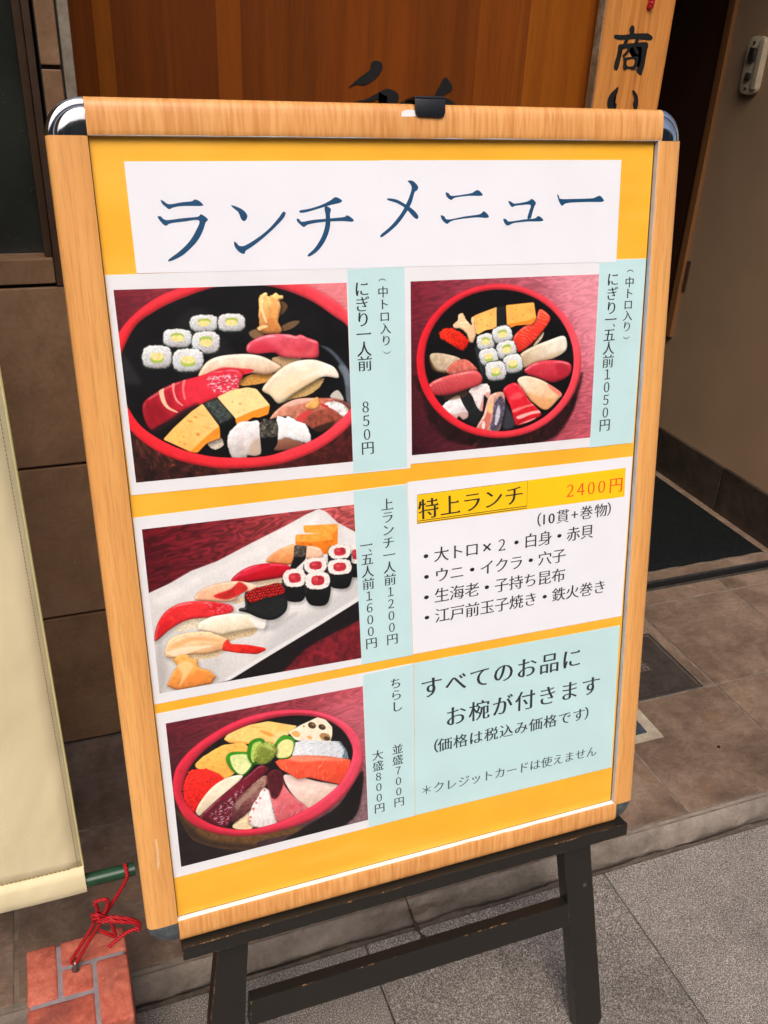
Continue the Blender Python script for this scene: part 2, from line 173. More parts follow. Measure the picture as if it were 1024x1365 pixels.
{'p': [(136.2,592.5),(141.9,600.8),(151.4,608.9),(162.3,615.5),(176.2,618.9),(189.9,618.6),(200.6,614.9),(211.3,608.9),(214.8,598.5),(199.2,600.8),(182.3,593.9),(166.5,585.7),(152.6,577.7),(144.0,586.6)],
'c': (251,240,222),'g': ((248,222,186),-120),'r': 4,'a': 0.1,'n': (9,0.03),'sh': (1,-2,3,0.6)},
{'p': [(144.4,594.3),(167.7,607.2),(195.9,610.1),(177.5,600.3),(153.7,583.7)],
'c': (252,226,190),'s': 3,'al': 0.7,'cl': 1},
{'p': [(159.1,589.4),(177.3,597.9),(194.3,602.7),(182.3,595.0),(161.4,585.5)],
'c': (236,196,150),'s': 2,'al': 0.6,'cl': 1},
{'p': [(21.3,584.3),(24.6,592.1),(36.8,599.5),(50.1,605.5),(60.7,608.2),(79.8,611.5),(91.9,614.7),(111.1,615.1),(118.5,608.5),(114.0,601.6),(112.0,594.5),(92.2,588.9),(77.5,584.1),(62.9,580.0),(50.5,573.1),(35.9,567.2),(27.4,563.2),(22.6,572.3)],
'c': (170,34,52),'g': ((238,66,84),10),'r': 3,'a': 0.1,'n': (6,0.12),'sh': (1,-2,3,0.6)},
{'p': [(60.5,605.9),(84.5,611.1),(90.2,593.9),(72.8,585.8),(59.9,585.7)],
'c': (240,66,84),'s': 4,'al': 0.7,'cl': 1},
{'p': [(84.3,608.8),(113.0,609.0),(112.0,594.5),(90.2,593.9)],
'c': (222,70,92),'s': 2,'al': 0.8,'cl': 1,'wet': 0.9,'n': (3,0.2)},
{'p': [(21.4,583.1),(31.5,591.7),(37.5,582.9),(45.9,573.7),(28.6,563.3),(22.6,572.3)],
'c': (150,28,46),'s': 4,'al': 0.5,'cl': 1,'n': (3,0.2)},
{'p': [(37.9,598.9),(39.6,601.9),(45.2,605.0),(42.7,601.2),(42.9,593.1),(45.8,584.5),(53.4,578.8),(52.4,577.9),(44.4,582.3),(39.8,588.6)],
'c': (255,200,168),'s': 0.6,'al': 1,'cl': 1},
{'p': [(50.6,605.3),(53.3,606.0),(52.4,598.3),(54.4,590.3),(59.2,584.5),(57.6,584.2),(52.6,589.3),(50.7,597.2)],
'c': (252,168,160),'s': 0.5,'al': 0.9,'cl': 1},
{'p': [(60.7,607.5),(63.8,608.0),(61.4,599.9),(62.2,590.9),(60.5,590.4),(59.7,598.8)],
'c': (250,150,148),'s': 0.5,'al': 0.8,'cl': 1},
{'p': [(28.0,563.0),(40.8,569.4),(58.2,579.8),(72.8,585.2),(70.0,580.0),(55.2,572.9),(40.4,564.6),(31.8,560.6)],
'c': (70,38,38),'s': 2,'al': 0.75},
{'p': [(79.0,545.4),(91.5,549.7),(95.6,542.8),(85.7,538.1)],
'c': (222,208,192),'rough': (0.6,2),'rice': 0.2},
{'p': [(37.5,553.3),(48.4,563.6),(66.2,577.6),(77.7,584.4),(92.2,561.8),(92.1,549.4),(79.0,545.7),(68.6,536.6),(61.6,538.6)],
'c': (250,152,58),'k': 1,'sh': (1,-2,3,0.6),'n': (5,0.05)},
{'p': [(37.5,553.3),(48.4,563.6),(66.2,577.6),(77.7,584.4),(92.2,561.5),(77.1,551.2),(62.2,539.1)],
'c': (255,190,108),'k': 1,'g': ((255,204,134),30),'n': (8,0.05),'s': 0.5},
{'p': [(71.6,571.4),(70.9,571.1),(69.6,571.4),(68.5,572.1),(68.1,572.8),(68.8,573.1),(70.2,572.8),(71.3,572.0)],
'c': (216,128,58),'s': 0.5,'al': 0.8},
{'p': [(66.6,567.3),(65.7,567.1),(63.9,567.6),(62.3,568.5),(61.8,569.4),(62.7,569.6),(64.5,569.2),(66.1,568.2)],
'c': (222,136,62),'s': 0.5,'al': 0.8},
{'p': [(72.4,554.2),(71.6,553.5),(70.3,553.6),(69.3,554.5),(69.1,555.6),(70.0,556.3),(71.3,556.1),(72.3,555.2)],
'c': (222,118,44),'s': 0.5,'al': 0.8},
{'p': [(58.0,553.6),(57.5,553.3),(56.7,553.4),(56.1,553.9),(56.0,554.5),(56.5,554.8),(57.3,554.7),(57.9,554.2)],
'c': (214,130,60),'s': 0.5,'al': 0.8},
{'p': [(58.8,546.2),(58.2,545.8),(57.2,545.9),(56.4,546.6),(56.2,547.3),(56.8,547.7),(57.9,547.5),(58.7,546.9)],
'c': (214,130,60),'s': 0.5,'al': 0.8},
{'p': [(53.1,549.2),(52.7,548.9),(52.2,548.9),(51.8,549.3),(51.8,549.8),(52.1,550.1),(52.7,550.0),(53.1,549.7)],
'c': (214,130,60),'s': 0.5,'al': 0.8},
{'p': [(81.0,571.5),(79.6,571.8),(76.4,573.0),(73.3,574.4),(72.1,575.1),(73.5,574.8),(76.7,573.6),(79.8,572.2)],
'c': (226,146,76),'s': 0.5,'al': 0.8},
{'p': [(85.9,558.3),(84.1,558.8),(80.2,560.4),(76.3,562.1),(74.7,563.1),(76.5,562.6),(80.4,561.0),(84.3,559.3)],
'c': (230,150,80),'s': 0.5,'al': 0.8},
{'p': [(91.9,589.6),(106.1,594.9),(121.6,596.6),(130.7,594.4),(143.4,577.0),(141.0,568.2),(131.4,565.7),(125.5,566.6),(120.0,563.4),(109.4,559.9)],
'c': (250,152,56),'k': 1,'sh': (1,-2,3,0.5)},
{'p': [(91.9,589.6),(106.1,594.9),(121.6,596.6),(130.7,594.4),(143.4,577.0),(126.7,573.2),(107.6,566.8)],
'c': (255,220,158),'k': 1,'n': (7,0.04),'s': 0.5},
{'p': [(107.5,583.4),(107.0,583.1),(106.3,583.1),(105.7,583.6),(105.7,584.2),(106.1,584.5),(106.8,584.5),(107.4,584.0)],
'c': (206,160,96),'s': 0.5,'al': 0.8},
{'p': [(115.2,580.4),(114.5,579.9),(113.4,580.1),(112.6,580.7),(112.4,581.5),(113.1,582.0),(114.1,581.9),(115.0,581.2)],
'c': (206,160,96),'s': 0.5,'al': 0.8},
{'p': [(112.8,572.6),(112.4,572.3),(111.8,572.4),(111.3,572.8),(111.2,573.2),(111.5,573.4),(112.2,573.3),(112.7,573.0)],
'c': (206,160,96),'s': 0.5,'al': 0.8},
{'p': [(118.7,592.5),(118.4,592.3),(117.8,592.4),(117.3,592.7),(117.2,593.1),(117.5,593.4),(118.1,593.3),(118.6,592.9)],
'c': (206,160,96),'s': 0.5,'al': 0.8},
{'p': [(117.6,574.5),(117.3,574.3),(116.7,574.3),(116.3,574.7),(116.2,575.1),(116.5,575.3),(117.1,575.2),(117.5,574.9)],
'c': (206,160,96),'s': 0.5,'al': 0.8},
{'p': [(77.7,584.4),(91.7,589.2),(107.8,567.7),(108.7,560.2),(99.4,548.9),(101.2,529.1),(95.3,539.3),(92.1,560.8)],
'c': (20,21,23),'k': 1,'s': 0.5,'n': (3,0.3)},
{'p': [(78.6,584.0),(91.4,588.5),(106.4,568.3),(92.3,563.0)],
'c': (84,94,88),'s': 1,'al': 0.9,'cl': 1,'n': (1.7,0.5),'k': 1},
{'p': [(142.2,563.2),(147.9,570.5),(159.7,577.9),(172.6,581.3),(191.9,580.4),(207.5,578.5),(220.5,574.2),(226.7,568.2),(218.6,557.6),(210.4,552.0),(195.5,545.4),(186.5,547.8),(180.2,553.6),(170.1,558.3),(161.5,564.0),(148.8,563.9)],
'c': (228,166,138),'g': ((176,96,84),0),'r': 3,'a': 0.12,'n': (4,0.14),'sh': (1,-2,3,0.5)},
{'p': [(175.2,556.6),(186.0,565.8),(201.8,567.5),(216.0,559.2),(210.4,553.2),(195.6,546.3),(185.2,549.2)],
'c': (150,84,66),'s': 2,'al': 0.85,'cl': 1,'n': (3,0.25)},
{'p': [(169.0,561.0),(175.7,566.7),(186.2,569.5),(180.6,561.2),(175.2,556.6)],
'c': (214,70,74),'s': 1.5,'al': 0.8,'cl': 1},
{'p': [(185.3,549.9),(209.1,554.7),(198.1,544.1),(187.7,545.8)],
'c': (66,42,34),'s': 1.5,'al': 0.9,'cl': 1},
{'p': [(155.8,576.0),(171.4,580.9),(191.9,579.9),(181.4,576.9),(162.1,574.2)],
'c': (240,204,190),'s': 1.2,'al': 0.7,'cl': 1},
{'p': [(194.2,573.9),(202.0,572.0),(214.9,567.0),(212.2,565.3),(199.3,570.3)],
'c': (190,40,50),'s': 1,'al': 0.8,'cl': 1},
{'p': [(199.4,573.4),(211.3,575.2),(219.8,571.7),(223.5,565.2),(218.8,558.1),(210.9,565.4),(203.2,570.3)],
'c': (238,234,234),'s': 0.6,'al': 0.95,'cl': 1,'rough': (2,2.4),'n': (2,0.25)},
{'p': [(207.4,577.2),(220.5,573.5),(226.3,567.9),(223.5,566.2),(217.8,571.8)],
'c': (110,76,70),'s': 0.8,'al': 0.9,'cl': 1},
{'p': [(179.3,573.7),(186.6,578.1),(192.2,581.0),(193.7,571.4),(187.5,568.7),(181.3,569.7)],
'c': (251,180,110),'rough': (0.7,1.6),'r': 2,'a': 0.2,'n': (2,0.1)},
{'p': [(148.1,542.1),(157.7,542.7),(166.6,539.8),(176.0,534.4),(163.5,530.8),(144.3,531.6)],
'c': (168,122,98),'s': 0.8,'g': ((120,80,66),-90)},
{'p': [(98.9,548.9),(103.1,556.0),(111.8,562.7),(122.2,563.2),(131.8,560.8),(132.7,540.1),(129.7,528.2),(118.3,528.6),(115.9,525.8),(103.2,527.2),(98.8,537.6)],
'c': (247,243,243),'g': ((214,202,196),-90),'r': 3,'a': 0.12,'n': (4,0.06),'rough': (0.8,2.5),'sh': (1,-2,3,0.5)},
{'p': [(122.2,541.5),(131.1,544.4),(130.8,529.2),(118.8,529.2)],
'c': (196,172,152),'s': 1.6,'al': 0.8,'cl': 1},
{'p': [(149.4,564.1),(153.3,565.0),(157.6,562.7),(160.2,564.6),(166.4,561.2),(170.1,558.3),(177.7,555.1),(182.4,545.6),(183.2,537.8),(179.6,534.8),(166.5,539.5),(157.7,542.4),(148.7,542.4)],
'c': (251,249,248),'r': 3,'a': 0.1,'n': (4,0.04),'rough': (0.9,2),'s': 0.4},
{'p': [(131.3,559.5),(136.0,565.1),(141.1,561.8),(148.6,561.6),(150.2,553.9),(148.2,537.3),(140.2,527.9),(131.7,528.2),(131.2,545.7)],
'c': (18,19,21),'k': 1,'s': 0.5},
{'p': [(131.3,559.5),(136.2,564.1),(148.6,561.4),(149.8,551.4),(147.7,545.9),(138.7,544.9),(131.5,546.3)],
'c': (104,100,90),'s': 1.2,'al': 0.85,'cl': 1,'n': (1.8,0.7)},
{'p': [(0.4,638.1),(8.4,656.6),(24.0,672.1),(42.9,684.2),(63.6,692.0),(94.3,698.0),(136.7,699.7),(182.2,691.6),(199.1,683.9),(215.4,673.5),(227.3,661.0),(239.2,640.5),(244.7,614.0),(240.4,576.2),(226.5,550.2),(198.8,531.0),(171.8,520.9),(139.6,515.5),(96.5,517.6),(72.6,523.0),(48.7,531.7),(26.7,545.2),(9.2,563.8),(-2.0,586.3),(-5.2,611.1)],
'c': (236,52,62),'hole': [(1.5,617.5),(8.0,636.2),(22.8,660.4),(40.7,672.4),(62.6,681.9),(98.0,692.1),(122.0,693.5),(144.5,691.6),(168.5,685.0),(192.6,673.6),(211.0,660.4),(226.8,647.6),(237.0,622.1),(237.6,591.8),(227.1,567.3),(206.4,549.8),(186.1,538.2),(159.8,530.6),(133.7,526.2),(97.4,528.9),(73.5,534.3),(52.6,542.5),(33.5,554.4),(17.7,569.2),(8.7,586.7),(1.9,603.5)],
'g': ((232,82,94),20),'s': 0.45,'n': (20,0.04),'r': 5,'a': 0.16},
{'p': [(0.4,638.1),(8.4,656.6),(24.0,672.1),(42.9,684.2),(63.6,692.0),(94.3,698.0),(136.7,699.7),(182.2,691.6),(199.1,683.9),(215.4,673.5),(227.3,661.0),(239.2,640.5),(244.7,614.0),(240.4,576.2),(226.5,550.2),(198.8,531.0),(171.8,520.9),(139.6,515.5),(96.5,517.6),(72.6,523.0),(48.7,531.7),(26.7,545.2),(9.2,563.8),(-2.0,586.3),(-5.2,611.1)],
'c': (196,30,48),'hole': [(-2.2,614.3),(6.7,635.0),(21.4,659.8),(39.4,672.3),(61.3,682.7),(96.7,693.2),(122.1,694.9),(144.9,693.2),(169.4,686.6),(194.2,674.9),(212.6,661.8),(228.5,649.3),(239.4,621.9),(240.0,590.1),(229.5,564.7),(208.7,547.6),(187.5,536.0),(160.5,528.4),(134.0,523.9),(97.2,526.4),(73.3,532.0),(51.7,540.4),(32.2,552.0),(15.7,566.8),(6.0,584.8),(-1.8,600.3)],
's': 1.2,'al': 0.0},
{'p': [(136.9,701.8),(182.3,693.0),(215.5,674.6),(228.8,659.5),(242.2,636.7),(249.2,658.4),(240.7,687.8),(180.6,702.9)],
'c': (244,150,156),'s': 7,'al': 0.55}]},'b': {'q': 's2_photo','bg': [(138,46,64),(240,160,172),(72,26,36),(206,104,118)],
'wood': 0.28,'items': [{'p': [(300.4,593.0),(305.6,568.6),(314.0,543.4),(333.9,522.8),(363.3,512.3),(391.0,507.9),(436.0,506.9),(467.3,513.5),(485.9,535.8),(494.4,560.9),(497.0,582.1),(473.2,545.6),(379.1,528.7)],
'c': (48,22,24),'s': 3,'n': (7,0.4),'st': (15,7,0.15,(112,66,38),0.7,6)},
{'p': [(487.2,596.7),(485.0,576.4),(476.3,557.8),(461.7,542.5),(442.5,531.4),(420.0,525.5),(396.1,525.2),(372.4,530.2),(350.7,540.1),(332.5,554.2),(318.8,571.2),(310.4,590.0),(307.6,609.4),(310.7,628.1),(319.2,645.1),(332.6,659.2),(350.1,669.8),(370.6,676.0),(393.0,677.4),(415.9,674.0),(437.8,665.6),(457.2,652.8),(472.6,636.3),(483.0,617.1)],
'c': (16,14,15),'s': 0.5,'n': (20,0.3)},
{'p': [(366.7,620.0),(371.8,601.6),(376.5,583.0),(387.6,571.4),(421.9,582.6),(424.4,591.7),(414.3,606.7)],
'c': (24,28,30),'s': 1.2,'k': 1},
{'p': [(365.6,617.1),(369.4,617.8),(377.2,587.0),(373.7,591.4)],
'c': (70,80,86),'s': 1.5,'al': 0.8},
{'p': [(398.8,560.5),(408.9,547.1),(416.3,531.5),(403.5,527.4),(397.0,537.6)],
'c': (74,76,84),'s': 2,'al': 0.9},
{'p': [(351.7,556.4),(374.2,558.5),(372.1,540.0),(363.1,536.6),(356.2,543.5)],
'c': (52,54,58),'s': 3,'al': 0.7},
{'p': [(435.9,617.9),(447.1,630.0),(446.1,623.9),(438.2,616.3)],
'c': (230,210,180),'s': 0.6,'rice': 0.2},
{'p': [(410.4,624.8),(420.4,635.6),(436.2,643.7),(440.9,653.8),(447.8,652.3),(455.2,643.6),(446.3,631.0),(432.4,617.7),(417.6,610.6)],
'c': (252,92,66),'g': ((240,60,48),-60),'r': 3,'a': 0.12,'st': (62,3.2,0.16,(255,170,140),0.9,2),'sh': (1,-1,2,0.6)},
{'p': [(360.9,649.8),(366.8,652.6),(390.9,659.5),(391.4,637.1),(377.6,635.9),(368.8,631.7),(363.2,637.9)],
'c': (255,190,112),'k': 1,'n': (6,0.05),'sh': (1,-1,2,0.6)},
{'p': [(401.2,660.6),(434.6,661.9),(438.2,644.8),(432.9,639.1),(413.4,638.6),(403.1,635.2)],
'c': (246,146,58),'k': 1,'sh': (1,-1,2,0.6)},
{'p': [(401.2,660.6),(434.6,661.9),(437.5,646.0),(429.3,643.3),(403.0,640.8)],
'c': (255,182,98),'k': 1,'n': (6,0.05)},
{'p': [(374.1,646.8),(373.6,646.5),(372.8,646.6),(372.1,647.0),(372.0,647.5),(372.4,647.8),(373.2,647.7),(373.9,647.3)],
'c': (214,130,60),'s': 0.4,'al': 0.8},
{'p': [(385.1,651.1),(384.6,650.8),(383.8,650.9),(383.1,651.3),(382.9,651.8),(383.4,652.1),(384.2,652.0),(384.9,651.6)],
'c': (214,130,60),'s': 0.4,'al': 0.8},
{'p': [(380.8,640.6),(380.3,640.3),(379.5,640.4),(378.8,640.8),(378.7,641.3),(379.1,641.6),(379.9,641.5),(380.6,641.1)],
'c': (214,130,60),'s': 0.4,'al': 0.8},
{'p': [(414.1,654.5),(413.6,654.2),(412.8,654.3),(412.1,654.7),(411.9,655.2),(412.4,655.5),(413.2,655.4),(413.9,655.0)],
'c': (214,130,60),'s': 0.4,'al': 0.8},
{'p': [(423.3,649.1),(422.9,648.8),(422.0,648.9),(421.3,649.3),(421.1,649.8),(421.6,650.1),(422.4,650.0),(423.1,649.6)],
'c': (214,130,60),'s': 0.4,'al': 0.8},
{'p': [(431.2,653.6),(430.7,653.3),(429.9,653.4),(429.2,653.8),(429.0,654.3),(429.4,654.6),(430.3,654.5),(431.0,654.1)],
'c': (214,130,60),'s': 0.4,'al': 0.8},
{'p': [(410.9,645.8),(410.5,645.5),(409.7,645.6),(408.9,646.0),(408.8,646.5),(409.2,646.8),(410.0,646.7),(410.7,646.3)],
'c': (214,130,60),'s': 0.4,'al': 0.8},
{'p': [(368.6,642.8),(368.2,642.5),(367.4,642.6),(366.7,643.0),(366.5,643.5),(366.9,643.8),(367.7,643.7),(368.4,643.3)],
'c': (214,130,60),'s': 0.4,'al': 0.8},
{'p': [(390.5,659.5),(401.2,659.8),(402.8,637.8),(390.9,638.3)],
'c': (38,40,40),'k': 1,'s': 0.5,'n': (2,0.4)},
{'p': [(418.4,606.4),(432.5,614.7),(455.6,621.3),(471.0,624.7),(476.5,619.0),(475.8,608.3),(461.2,601.0),(442.4,597.8),(423.4,593.4)],
'c': (208,182,150),'g': ((250,243,226),15),'r': 4,'a': 0.14,'n': (7,0.04),'sh': (1,-1,3,0.6)},
{'p': [(423.8,595.8),(446.9,602.4),(472.7,608.9),(461.2,601.0),(435.5,595.0)],
'c': (206,176,140),'s': 2.5,'al': 0.6,'cl': 1},
{'p': [(425.1,591.2),(437.7,597.9),(456.5,599.3),(475.7,596.7),(483.6,591.1),(481.7,580.7),(469.4,575.3),(457.5,574.5),(438.3,581.9),(428.8,585.8)],
'c': (216,78,92),'g': ((186,42,62),-90),'r': 4,'a': 0.16,'st': (-12,2.6,0.15,(240,140,146),0.6,2),'sh': (1,-1,3,0.6)},
{'p': [(463.8,595.0),(478.3,591.9),(481.1,583.3),(469.1,582.1)],
'c': (170,40,60),'s': 2.5,'al': 0.6,'cl': 1},
{'p': [(416.9,579.4),(426.5,584.3),(443.0,579.9),(457.6,572.4),(472.9,561.2),(467.9,554.2),(453.9,544.3),(439.3,552.4),(429.5,561.7)],
'c': (251,222,196),'g': ((246,196,150),-60),'r': 3,'a': 0.12,'n': (5,0.05),'sh': (1,-1,3,0.6)},
{'p': [(455.1,573.7),(472.4,562.3),(470.2,558.7),(457.7,568.2)],
'c': (232,120,112),'s': 1,'al': 0.8,'cl': 1},
{'p': [(429.4,566.3),(448.6,558.4),(465.5,554.8),(453.9,544.7),(436.9,553.0)],
'c': (226,160,104),'s': 2.5,'al': 0.6,'cl': 1},
{'p': [(399.7,570.9),(412.7,578.1),(422.2,571.5),(432.0,557.7),(447.8,541.0),(439.9,535.3),(419.1,529.7),(413.8,537.7),(408.7,553.4)],
'c': (236,56,72),'g': ((224,40,58),-60),'r': 3,'a': 0.12,'n': (4,0.1),'sh': (1,-1,3,0.6)},
{'p': [(417.4,540.4),(434.8,544.3),(444.8,544.7),(446.8,541.9),(434.9,540.9),(420.8,537.1)],
'c': (252,196,186),'s': 0.6,'al': 0.9,'cl': 1},
{'p': [(412.3,548.4),(427.5,551.7),(436.9,552.6),(438.1,550.8),(427.5,549.2),(414.7,545.3)],
'c': (248,150,146),'s': 0.6,'al': 0.8,'cl': 1},
{'p': [(407.3,561.9),(417.7,567.3),(424.8,562.5),(415.5,559.1)],
'c': (246,120,124),'s': 2,'al': 0.6,'cl': 1},
{'p': [(419.8,531.2),(439.8,536.8),(437.5,533.8)],
'c': (250,180,170),'s': 0.6,'al': 0.8,'cl': 1},
{'p': [(368.1,531.5),(376.6,545.8),(380.5,559.6),(385.4,567.5),(399.6,568.8),(402.6,556.0),(399.7,539.0),(395.3,526.3),(379.2,527.1)],
'c': (224,176,156),'r': 3,'a': 0.14,'n': (3,0.16),'sh': (1,-1,3,0.6)},
{'p': [(389.0,555.1),(396.9,564.9),(402.7,553.9),(399.1,537.4),(393.0,526.5),(384.9,530.3),(388.1,542.7)],
'c': (92,86,104),'s': 1,'al': 0.95,'cl': 1,'n': (2.2,0.5)},
{'p': [(393.0,552.7),(395.3,554.6),(397.3,546.0),(393.3,533.7),(390.5,536.1)],
'c': (226,224,230),'s': 0.6,'al': 0.8,'cl': 1,'rough': (1,1.6)},
{'p': [(372.7,532.3),(380.0,545.5),(384.5,553.5),(385.4,540.8),(380.3,528.2)],
'c': (206,110,100),'s': 1,'al': 0.8,'cl': 1},
{'p': [(374.5,533.4),(377.1,539.5),(379.0,535.1),(377.3,530.0)],
'c': (246,238,234),'s': 0.5,'al': 0.8,'cl': 1},
{'p': [(380.6,555.9),(386.0,557.5),(388.0,549.0),(383.4,547.3)],
'c': (250,190,140),'s': 0.6,'rough': (0.6,1.6)},
{'p': [(326.2,556.2),(333.9,564.5),(347.6,569.4),(354.3,560.3),(358.9,547.0),(352.9,542.8),(347.7,546.8),(342.8,543.1),(338.3,548.3),(333.9,549.3)],
'c': (240,234,232),'rough': (0.8,2),'r': 3,'a': 0.14,'n': (3,0.07),'sh': (1,-1,3,0.5)},
{'p': [(339.4,548.8),(356.2,550.8),(358.5,545.4),(349.5,543.1),(341.7,543.9)],
'c': (196,150,140),'s': 1,'al': 0.7,'cl': 1},
{'p': [(359.4,573.8),(369.4,579.5),(381.1,579.0),(384.9,570.0),(381.8,563.7),(377.2,566.1),(375.2,549.7),(367.8,556.6),(362.8,567.8)],
'c': (243,230,226),'rough': (0.8,2),'r': 3,'a': 0.14,'n': (3,0.07)},
{'p': [(377.5,566.5),(381.7,570.3),(384.5,565.9),(379.9,555.9),(375.2,549.7),(372.4,554.5)],
'c': (226,150,140),'s': 1,'al': 0.8,'cl': 1},
{'p': [(348.9,568.9),(359.6,571.7),(368.3,554.5),(365.7,548.5),(358.0,551.3)],
'c': (40,44,44),'s': 0.5,'n': (2,0.5)},
{'p': [(331.7,571.4),(356.0,575.5),(356.0,568.3),(333.9,565.1)],
'c': (96,70,54),'s': 1.5,'al': 0.7},
{'p': [(315.6,613.5),(317.6,599.6),(329.5,594.7),(344.8,594.6),(349.2,603.2)],
'c': (130,92,62),'s': 1.5,'al': 0.9},
{'p': [(314.5,614.6),(323.1,616.2),(340.4,612.2),(349.6,607.2),(344.8,597.6),(325.2,596.6),(317.0,605.6)],
'c': (202,180,152),'g': ((226,206,180),-60),'r': 3,'a': 0.14,'n': (3,0.1),'al': 0.95},
{'p': [(333.4,598.0),(342.6,605.7),(355.8,607.2),(366.9,598.3),(368.1,594.4),(349.2,592.4),(338.3,591.6)],
'c': (214,122,108),'r': 3,'a': 0.14,'n': (3,0.12),'st': (35,6,0.2,(240,190,170),0.8,3)},
{'p': [(312.1,582.5),(323.0,589.2),(347.0,593.8),(367.0,594.7),(375.2,586.0),(371.6,578.9),(356.0,575.1),(333.9,570.8),(315.3,573.4)],
'c': (218,104,106),'g': ((196,72,80),-90),'r': 4,'a': 0.15,'st': (20,2.8,0.14,(240,160,156),0.7,2),'sh': (1,-1,3,0.6)},
{'p': [(324.9,636.3),(333.9,641.2),(346.9,637.0),(358.3,627.4),(357.4,621.6),(350.9,616.3),(338.2,623.8),(327.4,630.3)],
'c': (242,66,38),'g': ((226,44,26),-60),'rough': (1.2,1.8),'n': (1.3,0.3),'r': 3,'a': 0.12},
{'p': [(340.3,644.1),(345.9,647.7),(346.4,654.4),(352.2,655.3),(355.5,648.1),(361.6,641.6),(360.9,650.6),(364.6,650.0),(367.0,631.8),(363.6,622.9),(359.6,624.4),(355.6,634.5),(349.0,639.6),(341.4,640.0)],
'c': (254,206,162),'r': 2,'a': 0.14,'k': 1,'rough': (0.8,1.8),'st': (-60,5,0.2,(255,236,208),0.8,3)},
{'p': [(389.2,623.6),(389.3,618.4),(388.0,615.9),(385.4,614.4),(379.4,613.8),(373.3,614.1),(370.4,615.5),(368.5,617.9),(367.3,623.1),(367.2,628.3),(368.5,630.7),(371.1,632.2),(377.0,632.8),(383.1,632.6),(386.1,631.2),(388.0,628.8)],
'c': (52,60,52),'s': 0.5,'rough': (1.0,1.8)},
{'p': [(388.7,624.1),(388.7,619.4),(387.4,617.0),(384.8,615.6),(379.3,615.0),(373.8,615.3),(370.8,616.6),(368.9,618.9),(367.8,623.5),(367.8,628.2),(369.1,630.5),(371.7,632.0),(377.1,632.6),(382.6,632.3),(385.6,631.0),(387.5,628.7)],
'c': (244,245,243),'s': 0.45,'rough': (1.1,1.7),'rice': 0.16,'r': 2.5,'a': 0.1,'g': ((222,222,224),-90)},
{'p': [(383.0,625.7),(382.4,623.7),(380.3,622.7),(376.7,622.6),(374.4,623.5),(373.4,625.4),(373.9,627.4),(376.0,628.4),(379.6,628.5),(381.9,627.6)],
'c': (168,190,90),'s': 0.5,'al': 0.95,'cl': 1,'rough': (0.6,2)},
{'p': [(382.6,623.7),(382.2,621.7),(380.3,620.8),(376.8,620.7),(374.7,621.5),(373.8,623.4),(374.3,625.4),(376.1,626.3),(379.6,626.4),(381.7,625.6)],
'c': (243,224,150),'s': 0.6,'al': 1,'cl': 1,'rough': (0.8,2.2),'n': (2,0.06)},
{'p': [(378.8,623.9),(378.5,622.9),(377.3,622.5),(376.1,622.9),(375.5,623.8),(375.9,624.8),(377.0,625.2),(378.2,624.8)],
'c': (250,214,160),'s': 0.8,'al': 0.7,'cl': 1},
{'p': [(409.7,631.9),(410.8,626.5),(409.8,623.7),(407.2,621.8),(400.7,620.2),(394.1,619.6),(390.6,620.6),(388.1,622.8),(386.0,627.9),(385.0,633.3),(386.0,636.0),(388.6,637.9),(394.9,639.4),(401.5,640.1),(405.0,639.2),(407.5,637.0)],
'c': (52,60,52),'s': 0.5,'rough': (1.0,1.8)},
{'p': [(409.1,632.2),(410.0,627.4),(409.0,624.8),(406.4,622.9),(400.5,621.4),(394.4,620.9),(391.0,621.8),(388.5,623.9),(386.5,628.5),(385.7,633.2),(386.7,635.9),(389.3,637.7),(395.1,639.2),(401.2,639.7),(404.6,638.9),(407.1,636.8)],
'c': (244,245,243),'s': 0.45,'rough': (1.1,1.7),'rice': 0.16,'r': 2.5,'a': 0.1,'g': ((222,222,224),-90)},
{'p': [(403.0,633.0),(402.7,630.9),(400.6,629.5),(396.7,628.9),(394.0,629.4),(392.6,631.3),(392.8,633.4),(394.9,634.8),(398.8,635.4),(401.5,634.8)],
'c': (168,190,90),'s': 0.5,'al': 0.95,'cl': 1,'rough': (0.6,2)},
{'p': [(402.6,630.9),(402.4,628.8),(400.6,627.6),(396.7,627.0),(394.4,627.5),(393.1,629.3),(393.2,631.3),(395.0,632.5),(398.9,633.2),(401.3,632.7)],
'c': (243,224,150),'s': 0.6,'al': 1,'cl': 1,'rough': (0.8,2.2),'n': (2,0.06)},
{'p': [(398.4,630.7),(398.2,629.7),(397.0,629.1),(395.6,629.2),(394.8,630.1),(395.1,631.2),(396.2,631.8),(397.6,631.6)],
'c': (250,214,160),'s': 0.8,'al': 0.7,'cl': 1},
{'p': [(415.2,615.6),(416.3,609.9),(415.4,607.0),(412.7,605.0),(406.3,603.5),(399.5,602.9),(396.0,603.9),(393.4,606.3),(391.2,611.8),(390.1,617.4),(391.1,620.3),(393.7,622.2),(400.1,623.8),(406.8,624.4),(410.3,623.4),(412.9,621.1)],
'c': (52,60,52),'s': 0.5,'rough': (1.0,1.8)},
{'p': [(414.6,616.0),(415.5,610.9),(414.5,608.1),(411.9,606.2),(406.0,604.7),(399.8,604.3),(396.3,605.2),(393.8,607.5),(391.8,612.3),(390.9,617.3),(391.9,620.1),(394.5,622.1),(400.3,623.5),(406.4,624.0),(409.9,623.1),(412.5,620.9)],
'c': (244,245,243),'s': 0.45,'rough': (1.1,1.7),'rice': 0.16,'r': 2.5,'a': 0.1,'g': ((222,222,224),-90)},
{'p': [(408.3,616.9),(408.1,614.7),(406.0,613.3),(402.1,612.6),(399.3,613.3),(397.9,615.2),(398.1,617.4),(400.2,618.9),(404.1,619.5),(406.9,618.9)],
'c': (168,190,90),'s': 0.5,'al': 0.95,'cl': 1,'rough': (0.6,2)},
